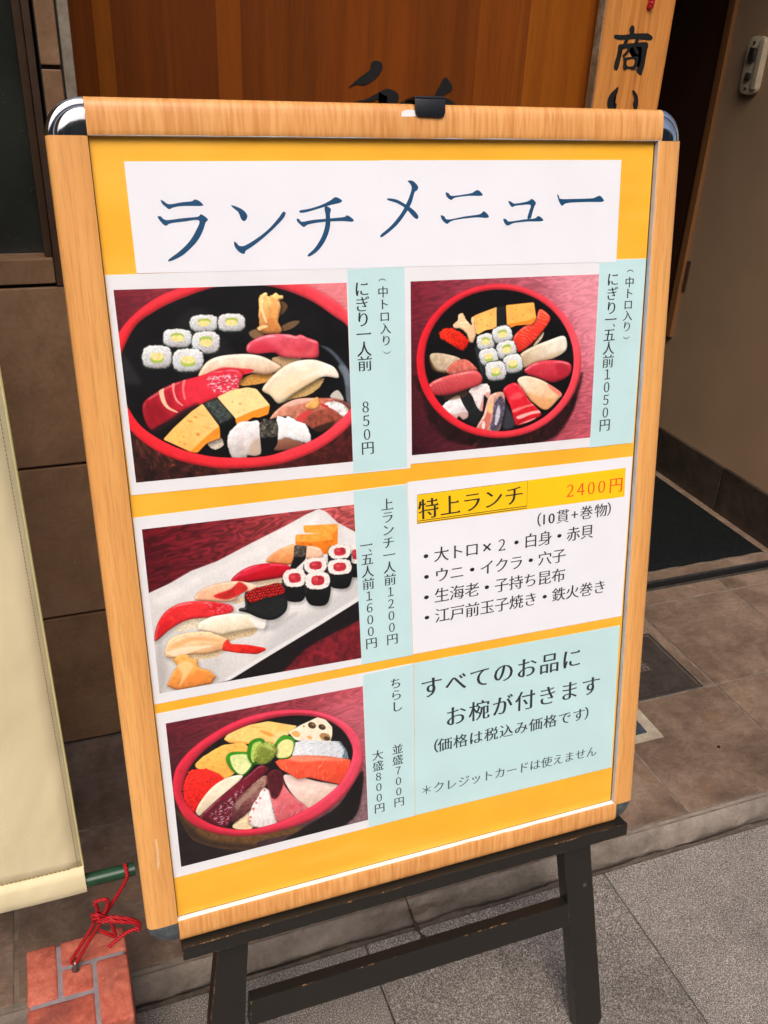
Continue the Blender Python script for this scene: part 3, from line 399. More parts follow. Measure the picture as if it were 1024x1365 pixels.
{'p': [(407.9,614.7),(407.8,612.5),(406.0,611.2),(402.1,610.6),(399.7,611.2),(398.4,613.1),(398.5,615.3),(400.3,616.5),(404.2,617.1),(406.6,616.6)],
'c': (243,224,150),'s': 0.6,'al': 1,'cl': 1,'rough': (0.8,2.2),'n': (2,0.06)},
{'p': [(403.8,614.5),(403.6,613.4),(402.4,612.8),(401.0,613.0),(400.1,613.9),(400.4,615.0),(401.5,615.7),(402.9,615.5)],
'c': (250,214,160),'s': 0.8,'al': 0.7,'cl': 1},
{'p': [(393.4,609.0),(394.1,603.5),(393.1,600.8),(390.5,599.0),(384.4,597.9),(378.0,597.7),(374.8,598.8),(372.6,601.1),(370.8,606.4),(370.1,611.8),(371.1,614.5),(373.7,616.2),(379.7,617.4),(386.0,617.7),(389.2,616.6),(391.5,614.3)],
'c': (52,60,52),'s': 0.5,'rough': (1.0,1.8)},
{'p': [(392.8,609.4),(393.4,604.5),(392.3,601.9),(389.8,600.2),(384.2,599.1),(378.4,598.9),(375.2,600.0),(373.0,602.2),(371.3,606.9),(370.7,611.7),(371.8,614.3),(374.3,616.0),(379.9,617.1),(385.6,617.3),(388.8,616.3),(391.1,614.1)],
'c': (244,245,243),'s': 0.45,'rough': (1.1,1.7),'rice': 0.16,'r': 2.5,'a': 0.1,'g': ((222,222,224),-90)},
{'p': [(387.0,606.9),(386.7,604.8),(384.6,603.5),(380.9,603.1),(378.4,603.8),(377.1,605.8),(377.4,607.9),(379.5,609.1),(383.2,609.5),(385.7,608.8)],
'c': (168,190,90),'s': 0.5,'al': 0.95,'cl': 1,'rough': (0.6,2)},
{'p': [(386.5,608.9),(386.3,606.9),(384.5,605.8),(380.9,605.4),(378.6,606.0),(377.5,607.9),(377.7,609.9),(379.5,611.0),(383.2,611.4),(385.4,610.8)],
'c': (243,224,150),'s': 0.6,'al': 1,'cl': 1,'rough': (0.8,2.2),'n': (2,0.06)},
{'p': [(382.6,608.4),(382.4,607.4),(381.2,606.8),(379.9,607.1),(379.2,608.0),(379.5,609.1),(380.6,609.6),(381.9,609.3)],
'c': (250,214,160),'s': 0.8,'al': 0.7,'cl': 1},
{'p': [(423.1,599.6),(424.0,593.6),(423.0,590.6),(420.3,588.7),(413.8,587.4),(407.0,587.3),(403.5,588.5),(401.1,591.1),(399.1,597.0),(398.2,602.9),(399.3,605.9),(402.0,607.8),(408.4,609.0),(415.1,609.3),(418.6,608.0),(421.0,605.5)],
'c': (52,60,52),'s': 0.5,'rough': (1.0,1.8)},
{'p': [(422.5,600.0),(423.3,594.7),(422.2,591.8),(419.5,589.9),(413.5,588.8),(407.4,588.6),(403.9,589.9),(401.5,592.4),(399.6,597.6),(398.9,602.9),(400.1,605.7),(402.7,607.6),(408.6,608.7),(414.7,608.9),(418.1,607.7),(420.6,605.2)],
'c': (244,245,243),'s': 0.45,'rough': (1.1,1.7),'rice': 0.16,'r': 2.5,'a': 0.1,'g': ((222,222,224),-90)},
{'p': [(416.4,597.4),(416.1,595.0),(413.9,593.7),(409.9,593.2),(407.2,594.1),(405.8,596.2),(406.1,598.5),(408.3,599.9),(412.2,600.3),(415.0,599.5)],
'c': (168,190,90),'s': 0.5,'al': 0.95,'cl': 1,'rough': (0.6,2)},
{'p': [(415.8,599.6),(415.7,597.4),(413.8,596.2),(409.9,595.7),(407.5,596.5),(406.2,598.6),(406.4,600.8),(408.3,602.0),(412.2,602.4),(414.6,601.7)],
'c': (243,224,150),'s': 0.6,'al': 1,'cl': 1,'rough': (0.8,2.2),'n': (2,0.06)},
{'p': [(411.7,599.1),(411.4,597.9),(410.3,597.3),(408.8,597.7),(408.0,598.7),(408.3,599.8),(409.5,600.4),(410.9,600.1)],
'c': (250,214,160),'s': 0.8,'al': 0.7,'cl': 1},
{'p': [(403.5,592.2),(403.7,586.0),(402.2,583.0),(399.1,581.3),(392.1,580.7),(385.0,581.1),(381.5,582.8),(379.3,585.6),(377.9,591.8),(377.7,598.0),(379.2,600.9),(382.3,602.6),(389.2,603.2),(396.3,602.8),(399.8,601.3),(402.1,598.4)],
'c': (52,60,52),'s': 0.5,'rough': (1.0,1.8)},
{'p': [(402.9,592.7),(403.0,587.2),(401.4,584.4),(398.4,582.7),(392.0,582.1),(385.5,582.5),(382.0,584.1),(379.8,586.9),(378.5,592.3),(378.4,597.8),(380.0,600.6),(383.0,602.3),(389.3,602.9),(395.8,602.5),(399.2,601.0),(401.5,598.2)],
'c': (244,245,243),'s': 0.45,'rough': (1.1,1.7),'rice': 0.16,'r': 2.5,'a': 0.1,'g': ((222,222,224),-90)},
{'p': [(396.3,590.5),(395.7,588.2),(393.2,587.0),(389.0,586.9),(386.3,588.1),(385.1,590.4),(385.7,592.7),(388.1,593.9),(392.3,594.0),(395.1,592.9)],
'c': (168,190,90),'s': 0.5,'al': 0.95,'cl': 1,'rough': (0.6,2)},
{'p': [(395.8,592.9),(395.3,590.6),(393.1,589.6),(389.0,589.5),(386.6,590.5),(385.5,592.8),(386.0,595.0),(388.1,596.1),(392.3,596.1),(394.7,595.2)],
'c': (243,224,150),'s': 0.6,'al': 1,'cl': 1,'rough': (0.8,2.2),'n': (2,0.06)},
{'p': [(391.4,592.7),(390.9,591.5),(389.6,591.0),(388.2,591.5),(387.5,592.6),(387.9,593.7),(389.2,594.2),(390.6,593.8)],
'c': (250,214,160),'s': 0.8,'al': 0.7,'cl': 1},
{'p': [(495.8,595.4),(494.1,576.5),(487.2,558.8),(475.4,543.3),(459.3,530.9),(439.9,522.4),(418.3,518.1),(395.7,518.2),(373.4,522.6),(352.6,531.0),(334.2,542.8),(319.2,557.3),(308.1,573.8),(301.5,591.5),(299.4,609.4),(301.8,626.7),(308.7,642.8),(319.7,656.9),(334.3,668.4),(351.7,676.8),(371.4,681.6),(392.5,682.7),(413.9,679.8),(434.8,673.0),(454.0,662.6),(470.6,649.0),(483.5,632.7),(492.1,614.5)],
'c': (222,44,58),'hole': [(486.2,596.7),(484.7,579.5),(478.5,563.3),(467.8,549.2),(453.4,537.9),(435.9,530.0),(416.4,526.0),(396.1,526.0),(375.9,530.0),(357.0,537.6),(340.4,548.3),(326.7,561.6),(316.6,576.7),(310.5,592.9),(308.5,609.3),(310.7,625.3),(317.0,640.1),(326.9,653.0),(340.1,663.6),(356.0,671.3),(373.9,675.7),(393.1,676.7),(412.5,674.0),(431.4,667.8),(448.7,658.2),(463.7,645.7),(475.3,630.7),(483.0,614.1)],
'g': ((238,86,98),0),'s': 0.45,'n': (20,0.04),'r': 4,'a': 0.16},
{'p': [(458.2,672.4),(485.3,643.0),(501.9,602.8),(521.6,601.4),(516.3,687.9),(466.7,689.8)],
'c': (246,170,180),'s': 22,'al': 0.45}]},'c': {'q': 's3_photo','bg': [(112,20,36),(232,126,122),(100,26,36),(112,32,42)],
'wood': 0.5,'items': [{'p': [(109.9,274.3),(139.8,286.7),(229.4,333.3),(233.0,284.2),(230.1,273.8)],
'c': (126,38,48),'s': 3,'n': (5,0.25)},
{'p': [(77.1,281.3),(82.3,288.0),(121.6,306.2),(228.8,355.7),(231.9,332.8),(170.6,309.8),(139.7,285.4),(129.5,278.2),(105.1,275.3)],
'c': (30,24,26),'s': 2.5,'al': 0.97,'n': (8,0.2)},
{'p': [(7.9,398.9),(29.0,405.8),(51.8,416.0),(79.0,422.5),(116.2,437.2),(149.3,449.3),(173.2,459.2),(187.7,463.8),(195.1,460.0),(207.3,446.2),(228.8,431.3),(230.6,354.1),(181.5,331.4),(121.5,304.9),(82.2,286.8),(56.3,284.4),(8.7,286.5),(4.1,329.4)],
'c': (206,202,199),'g': ((228,225,222),45),'k': 1,'s': 0.5,'n': (34,0.05)},
{'p': [(14.8,393.4),(78.5,416.6),(163.2,447.4),(187.3,456.2),(162.3,430.5),(110.5,421.2),(68.9,408.5),(22.7,384.8)],
'c': (234,231,229),'s': 7,'al': 0.7,'cl': 1,'n': (14,0.06)},
{'p': [(128.7,304.8),(181.5,331.4),(228.9,357.0),(230.0,390.4),(195.2,360.2),(142.8,338.5),(117.0,309.7)],
'c': (196,194,192),'s': 7,'al': 0.8,'cl': 1},
{'p': [(82.2,286.8),(121.5,304.7),(181.5,331.2),(230.1,353.9),(228.9,358.3),(179.2,335.8),(119.4,309.3),(78.9,290.1)],
'c': (226,224,222),'s': 1,'al': 0.9,'cl': 1},
{'p': [(14.2,342.4),(17.9,311.6),(13.8,292.1),(6.7,288.5),(8.4,328.6)],
'c': (170,166,162),'s': 5,'al': 0.7,'cl': 1},
{'p': [(123.9,342.0),(158.0,351.2),(147.9,342.7),(133.0,335.2)],
'c': (170,168,168),'s': 4,'al': 0.6,'cl': 1},
{'p': [(170.3,447.6),(207.7,444.4),(206.6,421.6),(200.7,421.0),(200.3,434.9),(171.1,440.0)],
'c': (240,138,44),'k': 1,'s': 0.5},
{'p': [(170.3,447.6),(207.7,444.4),(207.5,438.8),(200.8,434.3),(171.1,440.0)],
'c': (252,168,76),'k': 1,'n': (3,0.08),'s': 0.5},
{'p': [(161.6,438.9),(200.3,435.4),(201.2,427.4),(200.3,412.1),(190.6,413.0),(183.3,422.1),(160.7,427.8)],
'c': (228,128,38),'k': 1,'s': 0.5,'n': (3,0.12)},
{'p': [(161.6,438.9),(200.3,435.4),(201.2,427.8),(181.2,427.8),(160.9,431.2)],
'c': (254,168,78),'k': 1,'n': (3,0.08),'s': 0.5},
{'p': [(128.5,414.9),(138.4,423.3),(150.3,427.4),(160.2,427.9),(158.7,408.5),(146.8,407.9),(135.3,411.4)],
'c': (252,188,138),'g': ((236,150,90),-90),'r': 3,'a': 0.12,'n': (3,0.06)},
{'p': [(172.6,424.1),(185.7,421.2),(190.6,411.6),(182.7,408.3),(170.8,411.6)],
'c': (250,198,168),'r': 3,'a': 0.1,'st': (70,4,0.2,(255,226,206),0.7,2)},
{'p': [(159.8,427.7),(172.9,424.6),(170.7,410.1),(158.8,400.6),(153.1,402.4),(158.1,414.0)],
'c': (30,29,29),'k': 1,'s': 0.5},
{'p': [(160.2,426.9),(171.9,424.2),(170.0,414.7),(159.1,415.1)],
'c': (104,98,88),'s': 1,'al': 0.9,'cl': 1,'n': (1.8,0.5)},
{'p': [(113.3,394.0),(136.6,393.9),(150.8,395.3),(145.6,387.5),(126.8,386.8)],
'c': (238,216,186),'rough': (0.7,1.8),'rice': 0.2},
{'p': [(91.1,398.6),(100.4,407.1),(114.5,411.9),(137.6,411.3),(153.3,404.9),(150.8,395.3),(127.2,393.7),(104.1,394.5)],
'c': (214,28,58),'g': ((184,12,40),-90),'r': 4,'a': 0.13,'n': (5,0.08),'sh': (1,-2,3,0.3)},
{'p': [(97.8,402.6),(114.3,409.7),(137.5,409.3),(128.0,406.4),(106.9,402.4)],
'c': (232,70,92),'s': 1.5,'al': 0.6,'cl': 1},
{'p': [(89.1,378.3),(100.6,378.8),(117.5,388.4),(112.1,376.9),(95.6,372.7)],
'c': (232,208,176),'rough': (0.7,1.8),'rice': 0.2},
{'p': [(53.0,384.5),(58.7,393.2),(74.8,397.8),(97.4,397.6),(117.1,389.4),(112.6,384.2),(101.0,383.2),(93.6,377.0),(84.4,376.1),(62.2,381.4)],
'c': (251,188,150),'g': ((250,214,186),20),'r': 3,'a': 0.12,'st': (20,5,0.2,(252,160,130),0.5,2),'sh': (1,-2,3,0.3)},
{'p': [(71.9,385.2),(90.0,390.0),(99.6,396.2),(107.7,387.5),(98.6,382.1),(84.6,379.1)],
'c': (190,36,38),'s': 1.3,'al': 0.9,'cl': 1,'n': (3,0.15)},
{'p': [(28.7,355.5),(44.9,363.4),(65.1,362.2),(57.6,354.1),(37.2,351.9)],
'c': (242,226,200),'rough': (0.7,1.8),'rice': 0.2},
{'p': [(9.3,350.2),(13.7,364.6),(24.1,377.3),(40.1,383.0),(62.1,381.2),(84.2,374.2),(90.7,369.1),(88.4,363.5),(69.6,361.9),(44.9,363.4),(26.6,356.8),(11.0,346.2)],
'c': (226,50,54),'g': ((240,70,72),10),'r': 4,'a': 0.13,'n': (4,0.07),'st': (60,5,0.1,(252,130,120),0.5,2),'sh': (1,-2,3,0.3)},
{'p': [(66.4,378.5),(88.6,371.0),(88.1,364.8),(70.0,366.8)],
'c': (206,30,44),'s': 1.5,'al': 0.8,'cl': 1,'wet': 0.5},
{'p': [(10.6,350.5),(16.1,361.7),(27.3,364.6),(22.1,355.7)],
'c': (196,30,40),'s': 2,'al': 0.6,'cl': 1},
{'p': [(74.7,340.4),(93.3,341.3),(114.3,340.7),(109.1,334.0),(92.7,333.2),(82.1,331.4)],
'c': (228,202,162),'rough': (0.7,1.8),'rice': 0.22},
{'p': [(52.6,350.6),(54.6,358.4),(67.4,362.8),(88.0,363.1),(106.2,359.1),(125.9,351.8),(122.7,337.9),(114.3,341.2),(93.3,341.3),(77.0,340.0),(63.7,346.0)],
'c': (253,242,222),'g': ((248,226,190),-90),'r': 3,'a': 0.1,'n': (6,0.03),'k': 1,'sh': (1,-2,3,0.3)},
{'p': [(108.4,357.0),(125.0,351.5),(122.0,339.3),(113.3,342.4)],
'c': (244,240,236),'s': 1,'al': 0.8,'cl': 1},
{'p': [(23.6,325.1),(39.3,325.0),(73.9,323.8),(70.5,316.3),(47.6,316.8),(27.3,316.8)],
'c': (244,218,178),'rough': (0.7,1.8),'rice': 0.22},
{'p': [(17.8,329.3),(22.7,344.2),(37.0,349.2),(59.3,347.6),(72.5,341.3),(82.9,333.3),(79.4,324.3),(61.7,321.6),(39.2,324.5),(23.5,323.6)],
'c': (254,212,172),'g': ((250,196,146),-90),'r': 3,'a': 0.13,'n': (3,0.05),'rough': (0.5,3),'sh': (1,-2,3,0.3)},
{'p': [(26.0,338.9),(45.4,343.4),(67.7,338.5),(76.4,333.0),(69.6,333.8),(47.3,339.1),(28.9,334.6)],
'c': (246,176,124),'s': 0.8,'al': 0.8,'cl': 1},
{'p': [(19.7,331.4),(40.1,333.7),(67.0,329.8),(50.8,327.8),(30.2,324.3)],
'c': (255,232,202),'s': 1.2,'al': 0.7,'cl': 1},
{'p': [(77.6,330.3),(82.4,334.9),(85.3,328.3),(103.7,323.7),(121.3,316.7),(122.3,313.9),(112.3,310.9),(93.7,315.9),(75.6,322.5)],
'c': (242,72,54),'k': 1,'g': ((232,40,36),0),'r': 2,'a': 0.15,'n': (2.5,0.12),'s': 0.4},
{'p': [(15.7,293.7),(24.9,310.2),(29.3,314.4),(25.1,322.3),(32.7,326.3),(40.4,324.8),(45.4,317.2),(49.1,318.5),(50.5,307.5),(60.2,303.0),(67.3,293.8),(61.6,286.6),(45.0,286.2),(26.7,286.3)],
'c': (252,182,110),'g': ((250,160,84),-90),'r': 3,'a': 0.15,'n': (4,0.07),'k': 1,'rough': (0.9,3),'sh': (1,-2,3,0.3)},
{'p': [(29.3,314.4),(38.6,317.6),(44.9,311.2),(37.0,300.0),(29.5,291.3),(32.8,303.5)],
'c': (255,206,150),'s': 1.5,'al': 0.8,'cl': 1},
{'p': [(36.8,297.5),(48.7,302.8),(59.8,297.9),(47.6,290.1)],
'c': (246,148,74),'s': 1.5,'al': 0.7,'cl': 1},
{'p': [(218.6,408.6),(221.7,417.0),(230.0,415.7),(232.5,406.5),(231.9,391.3),(228.9,381.6),(221.2,382.8),(218.4,392.2)],
'c': (38,41,41),'r': 3,'a': 0.25,'n': (2,0.35),'g': ((22,23,24),-90),'sh': (1,-2,3,0.35)},
{'p': [(232.3,406.9),(231.9,401.1),(230.4,398.0),(227.9,396.7),(223.5,397.2),(220.9,399.0),(219.4,402.4),(218.8,408.2),(219.2,413.9),(220.7,416.9),(223.2,418.3),(227.6,417.9),(230.1,416.0),(231.7,412.7)],
'c': (250,240,232),'rough': (1.2,1.8),'rice': 0.14,'s': 0.4},
{'p': [(229.4,407.3),(228.9,402.8),(226.2,401.7),(223.3,403.1),(222.2,407.7),(222.7,412.1),(225.4,413.3),(228.3,411.9)],
'c': (190,58,70),'s': 0.5,'al': 1,'cl': 1,'rough': (0.8,1.8),'n': (2,0.18)},
{'p': [(225.9,408.8),(225.7,407.8),(225.2,407.2),(224.5,407.0),(223.8,407.4),(223.3,408.2),(223.2,409.2),(223.4,410.2),(223.9,410.8),(224.6,411.0),(225.3,410.6),(225.8,409.8)],
'c': (222,110,112),'s': 0.6,'al': 0.7,'cl': 1},
{'p': [(195.8,415.3),(201.1,421.2),(216.3,419.0),(221.2,411.5),(220.5,397.9),(215.3,389.6),(201.2,391.8),(195.8,400.6)],
'c': (38,41,41),'r': 3,'a': 0.25,'n': (2,0.35),'g': ((22,23,24),-90),'sh': (1,-2,3,0.35)},
{'p': [(220.8,412.1),(220.0,407.8),(217.2,405.6),(212.6,404.8),(204.5,405.7),(199.8,407.4),(197.1,410.1),(196.2,414.6),(197.1,418.9),(199.7,421.0),(204.3,421.8),(212.4,421.0),(217.1,419.4),(219.8,416.7)],
'c': (250,240,232),'rough': (1.2,1.8),'rice': 0.14,'s': 0.4},
{'p': [(215.3,413.0),(214.1,409.6),(209.0,408.9),(203.8,410.1),(202.1,413.6),(203.4,417.0),(208.4,417.8),(213.6,416.5)],
'c': (190,58,70),'s': 0.5,'al': 1,'cl': 1,'rough': (0.8,1.8),'n': (2,0.18)},
{'p': [(209.1,414.3),(208.8,413.6),(207.8,413.2),(206.5,413.1),(205.3,413.5),(204.4,414.2),(204.1,415.0),(204.4,415.7),(205.4,416.2),(206.6,416.2),(207.9,415.8),(208.8,415.1)],
'c': (222,110,112),'s': 0.6,'al': 0.7,'cl': 1},
{'p': [(168.2,403.8),(173.7,410.1),(189.3,407.7),(194.2,399.8),(193.5,390.8),(188.3,385.6),(173.9,387.9),(168.4,394.0)],
'c': (38,41,41),'r': 3,'a': 0.25,'n': (2,0.35),'g': ((22,23,24),-90),'sh': (1,-2,3,0.35)},
{'p': [(193.8,400.5),(192.9,395.8),(190.1,393.6),(185.3,392.8),(177.0,393.6),(172.3,395.4),(169.5,398.3),(168.6,403.1),(169.6,407.7),(172.3,409.9),(177.0,410.7),(185.3,409.9),(190.0,408.1),(192.8,405.3)],
'c': (250,240,232),'rough': (1.2,1.8),'rice': 0.14,'s': 0.4},
{'p': [(188.1,401.4),(186.8,397.8),(181.6,397.0),(176.3,398.4),(174.7,402.1),(176.0,405.7),(181.2,406.4),(186.5,405.1)],
'c': (190,58,70),'s': 0.5,'al': 1,'cl': 1,'rough': (0.8,1.8),'n': (2,0.18)},
{'p': [(181.8,402.8),(181.5,402.0),(180.5,401.6),(179.2,401.6),(177.9,402.0),(177.0,402.7),(176.7,403.6),(177.1,404.3),(178.0,404.7),(179.3,404.8),(180.6,404.3),(181.5,403.6)],
'c': (222,110,112),'s': 0.6,'al': 0.7,'cl': 1},
{'p': [(194.1,398.0),(199.9,404.5),(216.3,402.0),(221.6,393.7),(220.8,379.3),(215.1,370.4),(199.9,373.0),(194.1,382.4)],
'c': (38,41,41),'r': 3,'a': 0.25,'n': (2,0.35),'g': ((22,23,24),-90),'sh': (1,-2,3,0.35)},
{'p': [(221.2,394.5),(220.2,389.7),(217.3,387.3),(212.2,386.5),(203.5,387.4),(198.4,389.3),(195.5,392.3),(194.5,397.3),(195.4,402.0),(198.3,404.4),(203.3,405.2),(212.1,404.3),(217.1,402.5),(220.1,399.5)],
'c': (250,240,232),'rough': (1.2,1.8),'rice': 0.14,'s': 0.4},
{'p': [(215.2,395.5),(213.8,391.7),(208.3,390.9),(202.7,392.3),(200.9,396.2),(202.2,399.9),(207.7,400.7),(213.4,399.4)],
'c': (190,58,70),'s': 0.5,'al': 1,'cl': 1,'rough': (0.8,1.8),'n': (2,0.18)},
{'p': [(208.5,396.9),(208.1,396.1),(207.1,395.6),(205.7,395.6),(204.3,396.1),(203.3,396.8),(203.0,397.7),(203.4,398.5),(204.4,399.0),(205.8,399.0),(207.2,398.5),(208.2,397.8)],
'c': (222,110,112),'s': 0.6,'al': 0.7,'cl': 1},
{'p': [(145.0,393.3),(150.6,400.7),(165.9,398.3),(170.6,389.2),(169.6,373.4),(164.1,363.7),(149.9,366.1),(144.7,376.3)],
'c': (38,41,41),'r': 3,'a': 0.25,'n': (2,0.35),'g': ((22,23,24),-90),'sh': (1,-2,3,0.35)},
{'p': [(170.2,389.9),(169.3,384.5),(166.5,381.8),(161.8,380.8),(153.6,381.7),(149.0,383.7),(146.3,387.0),(145.4,392.6),(146.4,397.9),(149.1,400.6),(153.8,401.6),(161.9,400.8),(166.6,398.8),(169.3,395.5)],
'c': (250,240,232),'rough': (1.2,1.8),'rice': 0.14,'s': 0.4},
{'p': [(164.7,390.8),(163.4,386.6),(158.2,385.7),(153.0,387.2),(151.4,391.6),(152.7,395.7),(157.8,396.7),(163.0,395.2)],
'c': (190,58,70),'s': 0.5,'al': 1,'cl': 1,'rough': (0.8,1.8),'n': (2,0.18)},
{'p': [(158.5,392.4),(158.1,391.5),(157.1,391.0),(155.8,390.9),(154.6,391.4),(153.7,392.2),(153.4,393.2),(153.8,394.1),(154.7,394.6),(156.0,394.7),(157.3,394.2),(158.2,393.4)],
'c': (222,110,112),'s': 0.6,'al': 0.7,'cl': 1},
{'p': [(168.8,386.7),(174.8,394.2),(191.6,391.5),(196.8,382.1),(195.8,365.1),(189.9,354.6),(174.4,357.3),(168.6,368.3)],
'c': (38,41,41),'r': 3,'a': 0.25,'n': (2,0.35),'g': ((22,23,24),-90),'sh': (1,-2,3,0.35)},
{'p': [(196.4,382.9),(195.4,377.5),(192.4,374.7),(187.3,373.8),(178.3,374.8),(173.2,376.9),(170.2,380.3),(169.2,385.9),(170.2,391.3),(173.2,394.0),(178.3,395.0),(187.2,394.0),(192.3,392.0),(195.4,388.6)],
'c': (250,240,232),'rough': (1.2,1.8),'rice': 0.14,'s': 0.4},
{'p': [(190.3,384.0),(188.9,379.7),(183.3,378.8),(177.5,380.4),(175.7,384.8),(177.1,389.0),(182.7,389.9),(188.5,388.4)],
'c': (190,58,70),'s': 0.5,'al': 1,'cl': 1,'rough': (0.8,1.8),'n': (2,0.18)},
{'p': [(183.5,385.6),(183.1,384.7),(182.0,384.2),(180.6,384.1),(179.2,384.6),(178.2,385.5),(177.9,386.5),(178.3,387.4),(179.4,387.9),(180.8,387.9),(182.2,387.5),(183.2,386.6)],
'c': (222,110,112),'s': 0.6,'al': 0.7,'cl': 1},
{'p': [(104.4,382.6),(112.6,384.2),(126.7,385.6),(145.6,386.7),(148.5,370.7),(146.7,355.8),(134.2,347.8),(119.7,351.1),(106.2,359.9),(97.2,364.0),(97.9,366.8),(103.6,367.9)],
'c': (30,31,31),'r': 3,'a': 0.25,'n': (2,0.3),'s': 0.5,'sh': (1,-2,3,0.3)},
{'p': [(106.8,367.8),(144.7,371.3),(145.9,358.4),(133.9,350.4),(119.8,352.9)],
'c': (50,54,54),'s': 2.5,'al': 0.6,'cl': 1,'n': (2,0.3)},
{'p': [(105.4,381.5),(115.0,386.3),(129.2,387.9),(140.9,388.0),(146.6,380.0),(143.0,375.1),(125.9,374.0),(111.7,370.9),(106.1,374.9)],
'c': (120,14,18),'roe': (3.0,(214,36,34)),'s': 0.5,'rough': (0.8,2)}]},'d': {'q': 's5_photo','bg': [(118,40,56),(206,104,114),(34,22,26),(134,104,110)],
'wood': 0.3,'items': [{'p': [(-8.4,142.9),(9.6,148.4),(36.4,98.1),(80.3,65.8),(138.0,65.7),(229.3,82.7),(226.5,-11.0),(-16.1,64.7)],
'c': (36,26,28),'s': 7,'al': 0.92,'n': (9,0.3)},
{'p': [(212.1,104.4),(232.7,110.3),(231.4,64.7),(203.2,69.8)],
'c': (140,112,116),'s': 6,'al': 0.9,'n': (3,0.2)},
{'p': [(118.5,64.3),(153.6,81.0),(194.2,98.0),(224.6,137.6),(222.7,101.6),(211.1,74.8),(172.7,64.2),(138.0,64.3)],
'c': (24,18,20),'s': 2},
{'p': [(11.3,142.7),(18.0,119.6),(25.3,100.8),(48.9,82.9),(80.6,70.2),(99.3,66.3),(97.6,76.1),(138.6,75.4),(149.2,82.3),(105.6,89.1),(59.6,102.3),(27.2,122.3)],
'c': (112,84,50),'s': 0.8,'n': (4,0.18),'st': (40,3.4,0.1,(60,40,26),0.9,1)},
{'p': [(11.3,142.7),(18.0,119.6),(25.3,100.8),(57.9,79.4),(104.0,64.4),(99.6,71.3),(47.3,92.2),(22.6,121.0)],
'c': (54,38,30),'s': 4,'al': 0.8,'cl': 1},
{'p': [(21.4,168.8),(28.5,187.6),(45.6,206.4),(71.1,220.6),(98.6,228.2),(128.5,230.3),(158.6,226.0),(184.3,214.9),(203.0,197.4),(213.3,176.1),(214.0,159.6),(205.8,139.6),(192.7,123.6),(167.3,108.2),(139.9,98.9),(110.7,94.6),(82.5,97.1),(55.6,108.9),(36.4,125.1),(24.7,144.3),(20.9,158.5)],
'c': (20,17,19),'s': 0.5,'n': (20,0.3)},
{'p': [(69.3,217.0),(75.9,224.5),(98.6,228.2),(119.2,228.0),(137.2,220.5),(151.4,214.6),(141.6,206.5),(126.4,195.7),(99.2,203.6),(74.9,211.5)],
'c': (255,206,128),'k': 1,'n': (5,0.05),'sh': (0,-1,2,0.5)},
{'p': [(69.3,217.0),(75.1,213.8),(94.9,207.2),(99.2,203.6),(90.2,204.5),(72.5,210.0)],
'c': (246,164,84),'s': 0.8,'al': 0.9,'cl': 1},
{'p': [(109.4,218.7),(118.3,214.6),(127.1,206.8),(123.6,206.6),(113.6,213.1)],
'c': (238,158,76),'s': 0.7,'al': 0.9,'cl': 1},
{'p': [(98.5,225.6),(107.3,221.8),(111.9,221.8),(103.0,225.4)],
'c': (240,170,90),'s': 0.8,'al': 0.6,'cl': 1},
{'p': [(122.6,208.4),(136.6,210.3),(141.0,204.0),(128.8,196.5)],
'c': (252,216,160),'s': 2,'al': 0.7,'cl': 1},
{'p': [(36.6,194.3),(45.1,201.4),(68.1,210.6),(90.4,208.3),(99.2,195.8),(88.9,179.6),(75.2,170.4),(64.7,167.4),(56.7,173.9),(49.0,181.1),(41.6,185.5),(36.5,190.7)],
'c': (255,196,108),'k': 1,'g': ((253,176,88),-90),'n': (5,0.06),'rough': (0.5,2),'sh': (0,-1,2,0.5)},
{'p': [(53.0,195.0),(52.2,194.6),(51.0,195.1),(50.0,196.1),(49.7,197.0),(50.4,197.3),(51.7,196.9),(52.7,195.9)],
'c': (236,152,70),'s': 0.5,'al': 0.7,'cl': 1},
{'p': [(64.5,199.8),(63.8,199.5),(62.5,199.9),(61.5,200.9),(61.2,201.8),(62.0,202.2),(63.2,201.7),(64.3,200.8)],
'c': (236,152,70),'s': 0.5,'al': 0.7,'cl': 1},
{'p': [(56.6,185.0),(55.9,184.7),(54.6,185.1),(53.6,186.1),(53.4,187.1),(54.1,187.4),(55.3,186.9),(56.4,185.9)],
'c': (236,152,70),'s': 0.5,'al': 0.7,'cl': 1},
{'p': [(67.8,184.8),(67.1,184.4),(65.8,184.9),(64.8,185.9),(64.5,186.8),(65.2,187.2),(66.5,186.7),(67.6,185.7)],
'c': (236,152,70),'s': 0.5,'al': 0.7,'cl': 1},
{'p': [(75.8,200.9),(75.1,200.6),(73.8,201.0),(72.8,202.0),(72.5,202.9),(73.2,203.3),(74.5,202.8),(75.6,201.9)],
'c': (236,152,70),'s': 0.5,'al': 0.7,'cl': 1},
{'p': [(60.4,176.2),(59.7,175.9),(58.4,176.4),(57.4,177.4),(57.1,178.3),(57.8,178.7),(59.1,178.2),(60.1,177.2)],
'c': (236,152,70),'s': 0.5,'al': 0.7,'cl': 1},
{'p': [(46.1,192.8),(45.4,192.5),(44.2,192.9),(43.1,193.9),(42.9,194.8),(43.6,195.2),(44.8,194.7),(45.9,193.7)],
'c': (236,152,70),'s': 0.5,'al': 0.7,'cl': 1},
{'p': [(69.4,176.5),(68.7,176.2),(67.4,176.7),(66.4,177.7),(66.1,178.6),(66.9,179.0),(68.1,178.5),(69.2,177.5)],
'c': (236,152,70),'s': 0.5,'al': 0.7,'cl': 1},
{'p': [(82.8,204.4),(82.1,204.0),(80.8,204.5),(79.8,205.5),(79.5,206.4),(80.2,206.7),(81.5,206.3),(82.6,205.3)],
'c': (236,152,70),'s': 0.5,'al': 0.7,'cl': 1},
